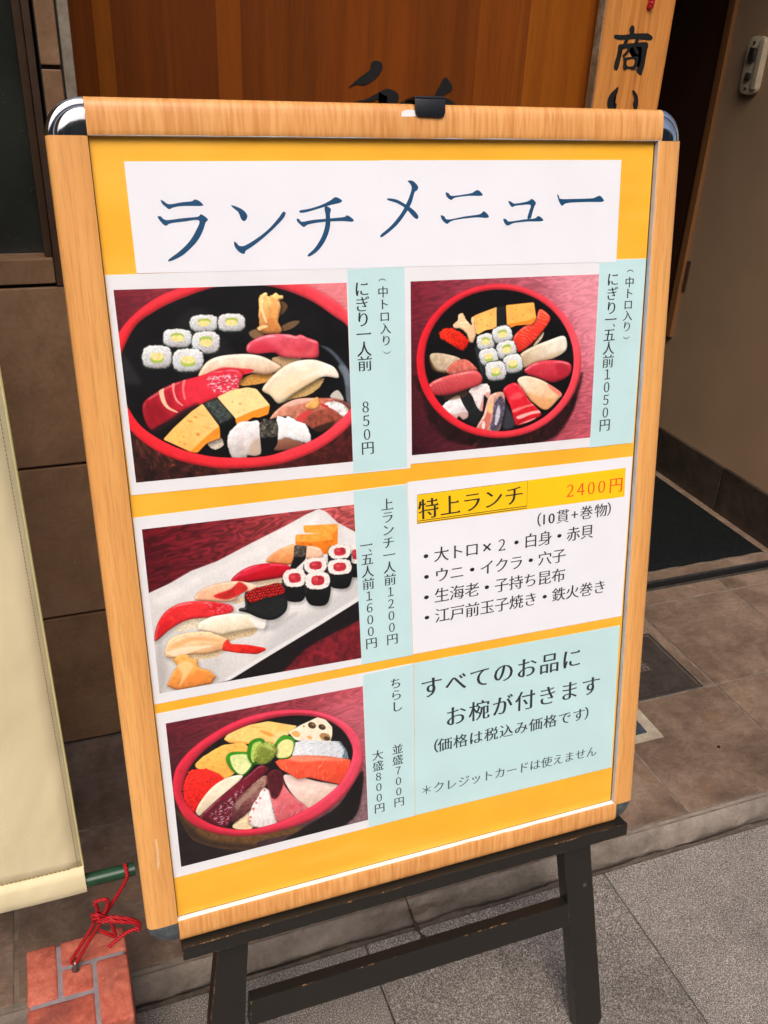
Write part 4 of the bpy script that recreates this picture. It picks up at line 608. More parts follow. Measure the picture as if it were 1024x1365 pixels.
{'p': [(140.8,208.8),(155.7,215.0),(175.5,220.4),(184.3,214.9),(191.6,204.0),(191.1,193.2),(188.4,185.3),(159.3,191.8),(147.7,197.7)],
'c': (251,230,204),'n': (5,0.05),'k': 1,'sh': (0,-1,2,0.4),'s': 0.5},
{'p': [(172.5,208.5),(170.8,207.1),(168.1,207.2),(165.4,209.0),(163.8,211.6),(163.8,214.1),(165.4,215.6),(168.1,215.4),(170.8,213.7),(172.4,211.0)],
'c': (88,70,46),'s': 0.5,'al': 1,'cl': 1},
{'p': [(183.6,204.0),(182.1,202.7),(179.7,202.9),(177.2,204.5),(175.7,206.9),(175.7,209.1),(177.1,210.3),(179.5,210.1),(182.0,208.5),(183.5,206.2)],
'c': (74,58,40),'s': 0.5,'al': 1,'cl': 1},
{'p': [(188.8,189.1),(186.7,187.4),(183.0,188.0),(179.1,190.5),(176.7,194.0),(176.5,197.1),(178.6,198.8),(182.3,198.2),(186.1,195.8),(188.6,192.3)],
'c': (176,138,96),'s': 0.5,'al': 1,'cl': 1},
{'p': [(188.3,188.2),(187.0,187.3),(184.9,187.6),(182.7,189.0),(181.3,191.0),(181.2,192.8),(182.4,193.7),(184.5,193.4),(186.7,191.9),(188.1,190.0)],
'c': (90,70,50),'s': 0.5,'al': 1,'cl': 1},
{'p': [(153.8,201.7),(152.1,200.3),(149.3,200.6),(146.5,202.4),(144.8,205.1),(144.8,207.6),(146.4,209.1),(149.2,208.8),(152.0,207.0),(153.7,204.3)],
'c': (246,176,108),'s': 0.5,'al': 1,'cl': 1},
{'p': [(167.4,194.8),(166.4,194.1),(164.8,194.3),(163.2,195.4),(162.2,196.9),(162.1,198.3),(163.1,199.0),(164.6,198.8),(166.3,197.8),(167.3,196.2)],
'c': (238,170,110),'s': 0.5,'al': 1,'cl': 1},
{'p': [(159.7,211.8),(159.3,211.4),(158.6,211.4),(158.0,211.8),(157.6,212.5),(157.6,213.2),(158.0,213.5),(158.7,213.5),(159.3,213.1),(159.7,212.4)],
'c': (170,130,90),'s': 0.5,'al': 1,'cl': 1},
{'p': [(171.5,210.7),(170.8,210.1),(169.5,210.4),(168.1,211.2),(167.2,212.4),(167.2,213.5),(167.9,214.0),(169.2,213.8),(170.5,212.9),(171.4,211.7)],
'c': (140,116,80),'s': 0.5,'al': 1,'cl': 1},
{'p': [(182.6,205.8),(181.9,205.4),(180.8,205.6),(179.5,206.4),(178.7,207.5),(178.6,208.4),(179.3,208.8),(180.4,208.6),(181.7,207.8),(182.5,206.7)],
'c': (130,108,76),'s': 0.5,'al': 1,'cl': 1},
{'p': [(143.1,178.2),(146.3,194.4),(159.4,194.4),(200.0,183.3),(207.4,169.4),(209.4,157.4),(194.3,162.8),(167.9,171.8),(155.9,172.9)],
'c': (230,234,236),'g': ((206,212,216),0),'k': 1,'n': (3,0.06),'st': (100,4,0.14,(160,168,176),0.8,2),'s': 0.5,'sh': (0,-1,2,0.4)},
{'p': [(197.6,183.9),(210.6,170.0),(211.9,156.8),(201.6,160.5),(204.5,170.1)],
'c': (104,122,134),'s': 1.2,'al': 0.9,'cl': 1,'n': (2,0.3)},
{'p': [(132.5,155.7),(152.2,147.9),(171.1,137.6),(198.2,125.0),(195.6,120.1),(160.1,102.3),(150.3,112.2),(137.1,135.6)],
'c': (251,228,220),'g': ((244,208,190),-90),'r': 3,'a': 0.08,'n': (6,0.04)},
{'p': [(133.4,154.1),(152.0,145.3),(171.0,136.2),(156.4,135.9),(139.8,140.3)],
'c': (238,196,186),'s': 2.5,'al': 0.7,'cl': 1},
{'p': [(123.3,175.1),(134.9,179.7),(158.4,175.0),(182.3,168.0),(211.9,156.3),(211.1,148.8),(201.7,124.1),(180.8,134.5),(161.7,144.9),(148.5,146.2),(129.2,164.1)],
'c': (250,104,74),'g': ((246,92,62),-90),'k': 1,'r': 2,'a': 0.08,'st': (-18,3.6,0.14,(255,180,156),0.9,2.5),'sh': (0,-2,3,0.4),'n': (4,0.06)},
{'p': [(134.8,178.7),(158.4,174.4),(206.4,157.1),(177.2,163.3),(148.5,169.1)],
'c': (254,170,140),'s': 2,'al': 0.6,'cl': 1,'wet': 0.3},
{'p': [(70.4,194.6),(77.3,199.1),(96.2,193.4),(99.4,182.7),(98.6,175.0),(86.5,165.7),(76.6,174.8),(71.3,185.3)],
'c': (66,148,36),'r': 2,'a': 0.15,'s': 0.5,'sh': (0,-1,2,0.4)},
{'p': [(74.4,192.6),(80.0,195.3),(96.1,190.9),(97.8,179.2),(86.7,168.3),(77.7,177.1)],
'c': (218,230,158),'g': ((236,236,176),-90),'n': (3,0.05),'s': 0.6},
{'p': [(124.6,197.0),(134.1,206.5),(144.4,202.2),(148.0,194.5),(142.3,177.3),(134.7,176.0),(125.5,179.9)],
'c': (74,154,46),'r': 2,'a': 0.15,'s': 0.5},
{'p': [(126.8,193.8),(136.1,200.8),(145.7,195.0),(141.4,178.9),(126.7,180.1)],
'c': (238,228,158),'n': (3,0.05),'s': 0.6},
{'p': [(93.7,196.6),(98.1,207.5),(108.8,209.1),(114.0,201.3),(108.0,180.5),(100.1,176.7),(94.3,186.1)],
'c': (60,142,34),'r': 2,'a': 0.15,'s': 0.5,'sh': (0,-1,2,0.4)},
{'p': [(98.3,196.6),(101.5,204.1),(109.8,204.2),(108.0,191.0),(99.9,180.5),(97.2,186.9)],
'c': (184,206,110),'n': (3,0.06),'s': 0.6},
{'p': [(101.5,189.5),(105.3,199.0),(115.3,202.9),(124.6,196.4),(126.3,186.6),(120.2,177.5),(109.3,174.4),(100.9,180.8)],
'c': (164,178,92),'g': ((138,152,66),-90),'r': 3,'a': 0.2,'rough': (1.2,2.6),'n': (2,0.18),'sh': (1,-1,2,0.5)},
{'p': [(107.7,193.7),(114.7,194.6),(118.8,185.8),(111.7,183.6)],
'c': (120,134,54),'s': 1,'al': 0.7,'cl': 1,'rough': (1.5,2)},
{'p': [(112.8,200.3),(119.6,197.4),(122.6,190.1),(117.0,194.1)],
'c': (196,206,130),'s': 0.8,'al': 0.7,'cl': 1},
{'p': [(20.9,166.3),(28.3,185.1),(37.4,187.9),(52.5,182.8),(65.3,169.1),(55.7,162.3),(45.7,149.2),(31.8,133.9),(23.1,146.8)],
'c': (250,58,46),'g': ((238,34,30),-90),'rough': (1.8,2),'n': (1.4,0.3),'r': 3,'a': 0.1},
{'p': [(32.5,136.4),(43.3,152.5),(57.7,164.5),(74.0,169.4),(87.0,166.1),(71.5,152.4),(51.2,139.2),(37.1,128.1)],
'c': (251,238,212),'g': ((240,220,188),-90),'r': 3,'a': 0.08,'n': (6,0.03),'sh': (0,-1,2,0.3)},
{'p': [(70.2,104.2),(79.0,113.2),(93.8,125.4),(94.3,97.9),(81.3,97.2)],
'c': (238,210,172),'s': 0.6,'n': (3,0.08)},
{'p': [(35.6,126.1),(48.8,137.7),(70.4,153.2),(92.0,166.1),(106.5,174.9),(116.3,167.9),(107.8,159.4),(90.7,147.8),(77.9,129.8),(67.5,107.7),(62.2,105.9),(44.8,116.3)],
'c': (118,22,48),'g': ((96,12,34),-60),'r': 3,'a': 0.12,'n': (4,0.2),'sh': (0,-1,2,0.4)},
{'p': [(47.9,127.3),(69.7,142.7),(86.6,154.3),(78.1,132.4),(64.8,109.0),(53.8,114.9)],
'c': (108,20,42),'s': 2,'al': 0.9,'cl': 1,'wet': 0.7,'n': (2,0.4)},
{'p': [(62.9,144.6),(91.9,163.5),(110.8,169.3),(93.8,157.7),(69.7,142.7)],
'c': (142,36,62),'s': 2,'al': 0.5,'cl': 1},
{'p': [(69.9,115.2),(75.6,135.8),(93.2,150.4),(110.2,160.9),(113.9,152.5),(101.9,134.1),(91.6,120.0),(79.9,112.4),(71.7,108.7)],
'c': (170,136,120),'g': ((110,50,58),-120),'r': 2,'a': 0.12,'n': (2.5,0.25),'rough': (1.0,3),'sh': (0,-1,2,0.4)},
{'p': [(75.8,133.0),(93.0,147.2),(110.1,158.8),(102.2,144.8),(85.1,133.2),(77.5,124.5)],
'c': (176,152,136),'s': 1.2,'al': 0.7,'cl': 1,'st': (60,3,0.2,(120,80,76),0.7,2)},
{'p': [(89.0,109.8),(94.3,125.3),(101.5,134.2),(108.8,145.2),(116.2,135.7),(118.3,113.2),(120.7,92.6),(101.6,93.9),(91.0,100.5)],
'c': (251,243,239),'rough': (1.3,2.6),'r': 3,'a': 0.1,'n': (3,0.05),'st': (0,6,0.12,(232,206,196),0.6,2),'sh': (0,-1,2,0.4)},
{'p': [(93.1,110.6),(92.5,109.6),(91.3,109.5),(90.2,110.3),(89.8,111.5),(90.4,112.5),(91.6,112.7),(92.7,111.9)],
'c': (208,104,104),'s': 0.7,'al': 0.8,'cl': 1},
{'p': [(91.8,105.5),(91.2,104.5),(90.0,104.3),(88.9,105.1),(88.5,106.4),(89.1,107.4),(90.3,107.6),(91.4,106.8)],
'c': (208,104,104),'s': 0.7,'al': 0.8,'cl': 1},
{'p': [(97.0,120.5),(96.5,119.5),(95.3,119.3),(94.2,120.1),(93.8,121.4),(94.4,122.4),(95.5,122.5),(96.6,121.7)],
'c': (208,104,104),'s': 0.7,'al': 0.8,'cl': 1},
{'p': [(100.8,127.6),(100.2,126.6),(99.1,126.4),(98.0,127.2),(97.6,128.5),(98.1,129.5),(99.3,129.6),(100.4,128.9)],
'c': (208,104,104),'s': 0.7,'al': 0.8,'cl': 1},
{'p': [(105.4,132.6),(104.8,131.6),(103.6,131.4),(102.5,132.2),(102.1,133.5),(102.7,134.5),(103.8,134.6),(105.0,133.9)],
'c': (208,104,104),'s': 0.7,'al': 0.8,'cl': 1},
{'p': [(111.1,141.9),(110.6,140.9),(109.4,140.7),(108.3,141.5),(107.9,142.7),(108.4,143.7),(109.6,143.9),(110.7,143.1)],
'c': (208,104,104),'s': 0.7,'al': 0.8,'cl': 1},
{'p': [(113.7,145.8),(113.2,144.8),(112.0,144.6),(110.9,145.4),(110.5,146.6),(111.0,147.6),(112.2,147.8),(113.3,147.0)],
'c': (208,104,104),'s': 0.7,'al': 0.8,'cl': 1},
{'p': [(113.2,160.1),(122.2,165.3),(130.6,158.9),(132.7,142.2),(143.6,122.9),(159.1,102.0),(145.0,94.2),(127.5,94.6),(120.5,98.2),(117.2,121.8),(113.9,144.4)],
'c': (238,138,138),'g': ((222,100,112),-90),'r': 3,'a': 0.12,'st': (-50,2.6,0.16,(252,206,200),0.9,2),'n': (3,0.08),'sh': (0,-1,2,0.4)},
{'p': [(113.2,160.1),(122.2,165.3),(130.6,158.9),(130.8,142.7),(123.5,128.3),(116.6,131.5)],
'c': (86,18,34),'s': 1.2,'al': 0.95,'cl': 1,'n': (3,0.3)},
{'p': [(12.1,181.5),(18.6,197.8),(35.3,214.0),(60.6,228.1),(88.0,236.9),(119.9,239.4),(149.8,235.7),(177.6,226.4),(203.5,209.2),(220.0,188.0),(226.7,164.7),(224.8,143.1),(212.7,121.2),(191.8,101.5),(163.8,88.0),(129.3,83.7),(93.5,85.7),(63.6,94.3),(37.4,110.0),(21.0,128.1),(13.1,150.1),(10.8,166.4)],
'c': (204,48,72),'hole': [(21.4,168.8),(28.5,187.6),(45.6,206.4),(71.1,220.6),(98.6,228.2),(128.5,230.3),(158.6,226.0),(184.3,214.9),(203.0,197.4),(213.3,176.1),(214.0,159.6),(205.8,139.6),(192.7,123.6),(167.3,108.2),(139.9,98.9),(110.7,94.6),(82.5,97.1),(55.6,108.9),(36.4,125.1),(24.7,144.3),(20.9,158.5)],
'g': ((220,84,106),10),'s': 0.45,'n': (20,0.04),'r': 6,'a': 0.17},
{'p': [(184.9,227.9),(215.2,194.5),(231.4,155.3),(236.0,224.4),(209.5,240.7)],
'c': (226,130,144),'s': 16,'al': 0.35}]}}


# ------------------------------------------------------------------ helpers
def lin(c):
    f = lambda v: v/12.92 if v <= .04045 else ((v+.055)/1.055)**2.4
    return tuple(f(x/255.) for x in c)
class NT:
    def __init__(s, name, rough=.6, spec=.5, metal=0.):
        s.m = bpy.data.materials.new(name); s.m.use_nodes = True; s.t = s.m.node_tree
        s.b = s.t.nodes['Principled BSDF']; s.b.inputs['Roughness'].default_value = rough
        s.b.inputs['Metallic'].default_value = metal; s.b.inputs['Specular IOR Level'].default_value = spec
        s.tc = s.t.nodes.new('ShaderNodeTexCoord')
    def n(s, k, **kw):
        o = s.t.nodes.new(k)
        for a, v in kw.items(): setattr(o, a, v)
        return o
    def L(s, a, b): s.t.links.new(a, b)
    def mapped(s, scale=(1,1,1), rot=(0,0,0), loc=None, space='Object'):
        mp = s.n('ShaderNodeMapping'); mp.inputs['Scale'].default_value = scale; mp.inputs['Rotation'].default_value = rot
        s.L(s.tc.outputs[space], mp.inputs['Vector'])
        if loc is not None:
            if isinstance(loc, tuple): mp.inputs['Location'].default_value = loc
            else: s.L(loc, mp.inputs['Location'])
        return mp.outputs[0]
    def rnd_loc(s, k=37.):
        oi = s.n('ShaderNodeObjectInfo'); cx = s.n('ShaderNodeCombineXYZ'); mu = s.n('ShaderNodeMath', operation='MULTIPLY'); mu.inputs[1].default_value = k
        s.L(oi.outputs['Random'], mu.inputs[0])
        for i in range(3): s.L(mu.outputs[0], cx.inputs[i])
        return cx.outputs[0], oi.outputs['Random']
    def noise(s, vec, scale, detail=4, rough=.55, dist=0.):
        o = s.n('ShaderNodeTexNoise'); s.L(vec, o.inputs['Vector'])
        o.inputs['Scale'].default_value = scale; o.inputs['Detail'].default_value = detail; o.inputs['Roughness'].default_value = rough; o.inputs['Distortion'].default_value = dist
        return o.outputs['Fac']
    def ramp(s, fac, stops):
        o = s.n('ShaderNodeValToRGB'); e = o.color_ramp.elements
        while len(e) < len(stops): e.new(.5)
        for i, (p, c) in enumerate(stops):
            e[i].position = p; e[i].color = (*lin(c), 1) if not isinstance(c, float) else (c, c, c, 1)
        s.L(fac, o.inputs[0]); return o.outputs[0]
    def mix(s, a, b, fac, mode='MIX'):
        o = s.n('ShaderNodeMix', data_type='RGBA', blend_type=mode)
        for k, v in ((6, a), (7, b), (0, fac)):
            if isinstance(v, (int, float)): o.inputs[k].default_value = v
            elif isinstance(v, tuple): o.inputs[k].default_value = (*lin(v), 1)
            else: s.L(v, o.inputs[k])
        return o.outputs[2]
    def math(s, op, a, b=0.):
        o = s.n('ShaderNodeMath', operation=op)
        for k, v in ((0, a), (1, b)):
            if isinstance(v, (int, float)): o.inputs[k].default_value = v
            else: s.L(v, o.inputs[k])
        return o.outputs[0]
    def bump(s, h, strength=.3, dist=.002, prev=None):
        o = s.n('ShaderNodeBump'); o.inputs['Strength'].default_value = strength; o.inputs['Distance'].default_value = dist
        s.L(h, o.inputs['Height'])
        if prev is not None: s.L(prev, o.inputs['Normal'])
        s.L(o.outputs[0], s.b.inputs['Normal']); return o.outputs[0]
    def col(s, c):
        if isinstance(c, tuple): s.b.inputs['Base Color'].default_value = (*lin(c), 1)
        else: s.L(c, s.b.inputs['Base Color'])
        return s
    def rough(s, v): s.L(v, s.b.inputs['Roughness']); return s

def obj(name, me, mat=None, parent=None, label=None, kind=None, cat=None, group=None, M=None):
    if isinstance(me, bmesh.types.BMesh):
        bm = me; me = bpy.data.meshes.new(name); bm.to_mesh(me); bm.free()
    if mat is not None and not me.materials: me.materials.append(mat)
    o = bpy.data.objects.new(name, me); C.objects.link(o)
    if parent is not None: o.parent = parent
    if M is not None: o.matrix_local = M
    return tag(o, label, cat, group, kind)
def tag(o, label=None, cat=None, group=None, kind=None):
    for k, v in (('label', label), ('category', cat), ('group', group), ('kind', kind)):
        if v: o[k] = v
    return o
def thing(name, label, cat, loc=(0,0,0), group=None, M=None):
    o = bpy.data.objects.new(name, None); C.objects.link(o); o.location = loc; o.empty_display_size = .05
    if M is not None: o.matrix_world = M
    return tag(o, label, cat, group)
def add_box(bm, x0, x1, y0, y1, z0, z1, bev=0., seg=2):
    r = bmesh.ops.create_cube(bm, size=1.); vs = r['verts']
    for v in vs: v.co = Vector(((x0+x1)/2+v.co.x*(x1-x0), (y0+y1)/2+v.co.y*(y1-y0), (z0+z1)/2+v.co.z*(z1-z0)))
    if bev: bmesh.ops.bevel(bm, geom=list({e for v in vs for e in v.link_edges}), offset=bev, segments=seg, affect='EDGES', profile=.6)
    return bm
def box(*a, **k): return add_box(bmesh.new(), *a, **k)
def smooth(o, ang=40):
    for p in o.data.polygons: p.use_smooth = True
    o.data.set_sharp_from_angle(angle=R(ang)); return o
def cat_rom(pts, n=6, closed=True):
    P = [np.array(p, float) for p in pts]; N = len(P); out = []
    for i in range(N if closed else N-1):
        g = (lambda k: P[k % N]) if closed else (lambda k: P[min(max(k, 0), N-1)])
        a, b, c, d = g(i-1), g(i), g(i+1), g(i+2)
        for j in range(n):
            t = j/n
            out.append(.5*((2*b)+(c-a)*t+(2*a-5*b+4*c-d)*t*t+(3*b-a-3*c+d)*t**3))
    if not closed: out.append(P[-1])
    return out
def add_prism(bm, pts, z0, z1, plane='xy'):
    """closed outline in 2-D extruded z0..z1 along the third axis"""
    def V(p, z): return {'xy': (p[0], p[1], z), 'xz': (p[0], z, p[1]), 'yz': (z, p[0], p[1])}[plane]
    a = [bm.verts.new(V(p, z1)) for p in pts]
    f = bm.faces.new(a)
    if z0 is not None and z0 != z1:
        b = [bm.verts.new(V(p, z0)) for p in pts]; n = len(pts)
        for i in range(n): bm.faces.new((a[i], b[i], b[(i+1) % n], a[(i+1) % n]))
        bm.faces.new(list(reversed(b)))
    bmesh.ops.triangulate(bm, faces=[f])
    return bm
def prism(pts, z0, z1, plane='xy', bev=0., seg=2):
    bm = add_prism(bmesh.new(), pts, z0, z1, plane)
    if bev:
        bmesh.ops.dissolve_limit(bm, angle_limit=.02, verts=bm.verts, edges=bm.edges)
        es = [e for e in bm.edges if e.calc_face_angle(0) > .4]
        bmesh.ops.bevel(bm, geom=es, offset=bev, segments=seg, affect='EDGES', profile=.6)
    bmesh.ops.recalc_face_normals(bm, faces=bm.faces)
    return bm
def add_tube(bm, pts, r, n=8, caps=True):
    pts = [Vector(p) for p in pts]; rings = []
    t0 = (pts[1]-pts[0]).normalized(); nrm = t0.orthogonal().normalized()
    for i, p in enumerate(pts):
        t = (pts[min(i+1, len(pts)-1)]-pts[max(i-1, 0)]).normalized()
        nrm = (nrm-t*nrm.dot(t)).normalized(); bi = t.cross(nrm)
        rr = r[i] if isinstance(r, (list, tuple)) else r
        rings.append([bm.verts.new(p+(nrm*math.cos(2*math.pi*k/n)+bi*math.sin(2*math.pi*k/n))*rr) for k in range(n)])
    for a, b in zip(rings, rings[1:]):
        for k in range(n): bm.faces.new((a[k], a[(k+1) % n], b[(k+1) % n], b[k]))
    if caps: bm.faces.new(list(reversed(rings[0]))); bm.faces.new(rings[-1])
    return bm
def tube(pts, r, n=8, k=6): return add_tube(bmesh.new(), cat_rom(pts, k, False) if k else pts, r, n)
mmv = lambda p: (p[0]/1000., p[1]/1000.)

# ------------------------------------------------------------------ materials
MT = {}
def wood(name, c0, c1, c2, axis, grain=1., rough=.42, fine=520, ring=26, bumpk=.12, dark=None, warp=.6):
    """wood or wood-print whose grain runs along the given object axis"""
    s = NT(name, rough); loc, rv = s.rnd_loc(3.1)
    sc = [1., 1., 1.]; sc[axis] = .035
    v = s.mapped(tuple(sc), loc=loc)
    a = s.noise(v, ring, 3, .5, warp); b = s.noise(v, fine, 3, .7); 
    w = s.n('ShaderNodeMath', operation='PINGPONG'); s.L(s.math('MULTIPLY', a, 9.), w.inputs[0]); w.inputs[1].default_value = 1.
    base = s.ramp(w.outputs[0], [(0., c0), (.5, c1), (1., c2)])
    base = s.mix(s.ramp(a, [(.3, c1), (.7, c2)]), base, .55*grain)
    pores = s.ramp(b, [(.36, .72), (.5, 1.)])
    base = s.mix(base, pores, .8*grain, 'MULTIPLY')
    s.col(base); s.bump(b, bumpk, .0006); return s.m
MT['oak_v'] = wood('oak print along the height', (208,142,76), (219,155,86), (228,168,98), 1, grain=.8, rough=.38, fine=520, ring=34, warp=.15)
# horizontal rails carry the same vinyl turned so its fine lines run across the rail
def rail_mat():
    s = NT('oak print running across the rail', .36)
    v = s.mapped((1., .07, .3)); v2 = s.mapped((1., .5, .5))
    a = s.noise(v, 300, 2, .55); b = s.noise(v, 90, 3, .6); c = s.noise(v2, 9, 2)
    base = s.ramp(a, [(.36, (204,135,70)), (.5, (220,154,86)), (.62, (230,169,102))])
    base = s.mix(base, s.ramp(b, [(.35, (206,136,70)), (.65, (232,172,104))]), .3)
    base = s.mix(base, s.ramp(c, [(.3, .84), (.7, 1.)]), .7, 'MULTIPLY')
    s.col(base); s.bump(a, .1, .0005); return s.m
MT['oak_h'] = rail_mat()
def plain(name, c, rough=.5, metal=0., spec=.5, nz=None, bp=None):
    s = NT(name, rough, spec, metal); v = s.mapped()
    if nz:
        n = s.noise(v, nz[0], 4, .6); s.col(s.mix(tuple(int(x*(1-nz[1])) for x in c), c, s.ramp(n, [(.3, 0.), (.7, 1.)])))
    else: s.col(c)
    if bp: s.bump(s.noise(v, bp[0], 4, .6), bp[1], bp[2])
    return s.m
MT['alu'] = plain('brushed aluminium lip', (190,192,196), .4, .15, nz=(40, .12))
MT['white_lip'] = plain('lit white lip and torn print', (238,237,235), .4, nz=(60, .06))  # light falling on the bottom lip put into its white; torn print shares it
MT['chrome'] = plain('chromed plastic corner', (196,196,194), .09, 1., nz=(30, .15), bp=(60, .06, .001))
MT['grey_corner'] = plain('dull grey plastic corner', (96,104,108), .42, .3, nz=(120, .3))
MT['black_plastic'] = plain('black plastic', (22,24,28), .38, nz=(200, .2))
MT['backing'] = plain('board backing', (60,58,55), .7, nz=(50, .1))
def paper(name, c, var=.03, coat=.0, streak=None):
    s = NT(name, .5, .35); v = s.mapped((1, 1, 1)); n = s.noise(v, 14, 3)
    c2 = tuple(int(x*(1-var)) for x in c); base = s.mix(c2, c, s.ramp(n, [(.35, 0.), (.65, 1.)]))
    if streak:
        v2 = s.mapped((.25, 1., 1.)); n2 = s.noise(v2, 22, 3, .5, .3)
        base = s.mix(base, streak, s.math('MULTIPLY', s.ramp(n2, [(.45, 0.), (.75, 1.)]), .55))
    s.col(base); s.bump(s.noise(v, 9, 2), .25, .002); return s.m
MT['yellow'] = paper('yellow card', (246,181,46), .04, streak=(250,198,82))
MT['white'] = paper('white laminated paper', (233,233,238), .012)
MT['whitep'] = paper('white photo paper', (230,230,232), .015)
MT['mint'] = paper('pale blue paper', (194,225,226), .02)
MT['hl'] = paper('yellow highlight print', (250,200,18), .02)
for k, c in (('ink', (26,28,32)), ('ink_blue', (4,72,112)), ('ink_orange', (236,92,30)), ('ink_soft', (38,46,52)), ('ink_pale', (70,84,94))):
    MT[k] = plain('printed '+k, c, .5, nz=(50, .06))
def black_paint():
    s = NT('black stain with worn edges', .34, .5)
    v = s.mapped((1, 1, 1)); vs = s.mapped((.08, 1, 1))
    bev = s.n('ShaderNodeBevel', samples=4); bev.inputs['Radius'].default_value = .0022
    g = s.n('ShaderNodeNewGeometry'); d = s.n('ShaderNodeVectorMath', operation='DOT_PRODUCT')
    s.L(bev.outputs[0], d.inputs[0]); s.L(g.outputs['True Normal'], d.inputs[1])
    edge = s.ramp(d.outputs['Value'], [(.88, 1.), (.985, 0.)])
    chip = s.ramp(s.noise(v, 34, 6, .8), [(.55, 0.), (.585, 1.)])
    fl = s.ramp(s.noise(v, 260, 2, .5), [(.76, 0.), (.79, 1.)])
    grain = s.noise(vs, 300, 3, .6)
    base = s.mix((24,23,19), (38,35,30), grain)
    base = s.mix(base, (190,140,90), s.math('MULTIPLY', edge, chip))
    base = s.mix(base, (120,112,98), s.math('MULTIPLY', fl, .35))
    s.col(base); s.bump(grain, .25, .0006); return s.m
MT['black'] = black_paint()
def stone(name, c0, c1, c2, sc=7., rough=.6, bumpk=.35, fine=120, var=.18, spots=None, uneven=.004, slate=0.):
    s = NT(name, rough, .4); loc, rv = s.rnd_loc(11.)
    v = s.mapped(loc=loc); a = s.noise(v, sc, 6, .62, .5); b = s.noise(v, fine, 4, .65); c = s.noise(v, sc*3.2, 5, .7, 1.2)
    base = s.ramp(a, [(.28, c0), (.5, c1), (.74, c2)])
    base = s.mix(base, s.ramp(c, [(.3, .72), (.55, 1.), (.72, 1.14)]), .75, 'MULTIPLY')
    base = s.mix(base, s.ramp(b, [(.3, .8), (.7, 1.12)]), .6, 'MULTIPLY')
    tone = s.n('ShaderNodeMapRange'); s.L(rv, tone.inputs[0]); tone.inputs[3].default_value = 1-var; tone.inputs[4].default_value = 1+var*.4
    base = s.mix(base, tone.outputs[0], 1., 'MULTIPLY')
    if slate:
        q = s.noise(s.mapped((1, 1.6, 1), loc=loc), sc*2.2, 9, .68, 1.6); rd = s.math('ABSOLUTE', s.math('SUBTRACT', q, .5))
        base = s.mix(base, s.ramp(rd, [(0., 1.35), (.012, 1.1), (.05, .92), (.2, 1.05)]), slate, 'MULTIPLY')
        base = s.mix(base, (150,108,78), s.ramp(s.noise(v, sc*1.4, 3, .6), [(.6, 0.), (.8, .35)]))
    if spots: base = s.mix(base, spots, s.ramp(s.noise(v, sc*9, 3, .8), [(.66, 0.), (.74, .6)]))
    s.col(base); s.rough(s.ramp(c, [(.3, rough-.12), (.7, rough+.12)]))
    p = s.bump(q if slate else c, bumpk, uneven); s.bump(b, bumpk*.6, .0012, p); return s.m
MT['wall_tile'] = stone('brown stoneware wall tile', (134,100,70), (162,124,90), (180,144,108), 5., .5, .3, 150, .10, (162,138,112), .002)
MT['floor_tile'] = stone('brown slate-look floor tile', (88,71,58), (118,98,82), (144,122,104), 7., .48, .5, 110, .12, (140,120,102), slate=.8)
MT['grout'] = stone('dark cement grout', (58,52,46), (76,68,60), (92,84,75), 20, .85, .4, 200, 0)
MT['grout_light'] = stone('pale cement grout', (134,122,104), (160,148,128), (184,172,152), 20, .85, .4, 200, 0)
MT['grout_mid'] = stone('worn floor grout', (90,76,64), (116,101,87), (138,124,109), 25, .8, .4, 200, 0)
MT['cement'] = stone('stained cement kerb', (92,83,75), (126,115,104), (152,140,127), 9, .8, .7, 170, .0, (76,67,60), .006)
MT['cement_dark'] = stone('dirty mortar filler', (66,56,50), (92,80,70), (112,100,88), 30, .9, .6, 300, .0)
def granite():
    s = NT('bush hammered granite paving', .72, .35); loc, rv = s.rnd_loc(9.)
    v = s.mapped(loc=loc); a = s.noise(v, 520, 2, .6); a2 = s.noise(v, 1100, 1, .5); b = s.noise(v, 5, 4, .6, .4); c = s.noise(v, 40, 4, .6)
    base = s.ramp(a, [(.3, (58,53,49)), (.43, (102,95,89)), (.55, (137,129,121)), (.69, (192,184,174))])
    base = s.mix(base, s.ramp(a2, [(.35, .62), (.6, 1.2)]), .55, 'MULTIPLY')
    base = s.mix(base, s.ramp(b, [(.32, .66), (.44, .9), (.6, 1.06)]), .85, 'MULTIPLY'); base = s.mix(base, s.ramp(s.noise(v, 2.1, 3, .6, .8), [(.35, .8), (.6, 1.05)]), .8, 'MULTIPLY')
    base = s.mix(base, s.ramp(c, [(.3, .86), (.7, 1.06)]), .7, 'MULTIPLY')
    vo = s.n('ShaderNodeTexVoronoi'); s.L(v, vo.inputs['Vector']); vo.inputs['Scale'].default_value = 5.5; vo.inputs['Randomness'].default_value = 1.
    dd = s.math('ADD', vo.outputs['Distance'], s.math('MULTIPLY', s.noise(v, 60, 2), .04))
    base = s.mix(base, s.ramp(dd, [(.055, .62), (.085, 1.)]), .75, 'MULTIPLY')
    s.col(base); s.bump(a, .6, .0012); return s.m
MT['granite'] = granite()
MT['ground'] = stone('street asphalt', (62,60,58), (76,74,72), (90,88,86), 3, .9, .3, 300, 0)
MT['door'] = {}
for i, (a, b, c) in enumerate([((90,40,3),(106,49,4),(118,57,6)), ((110,54,4),(126,66,7),(136,73,10)), ((84,38,3),(98,46,4),(110,53,6)), ((96,44,3),(111,54,5),(124,62,8))]):
    MT['door'][i] = wood('stained cedar board %d' % i, a, b, c, 2, .8, .55, 420, 16, .1)
for _m in MT['door'].values(): _m.node_tree.nodes['Principled BSDF'].inputs['Specular IOR Level'].default_value = .15
MT['plank'] = wood('pale cedar plaque', (158,92,30), (184,114,44), (200,132,60), 2, 1., .55, 380, 34, .2, warp=.3)
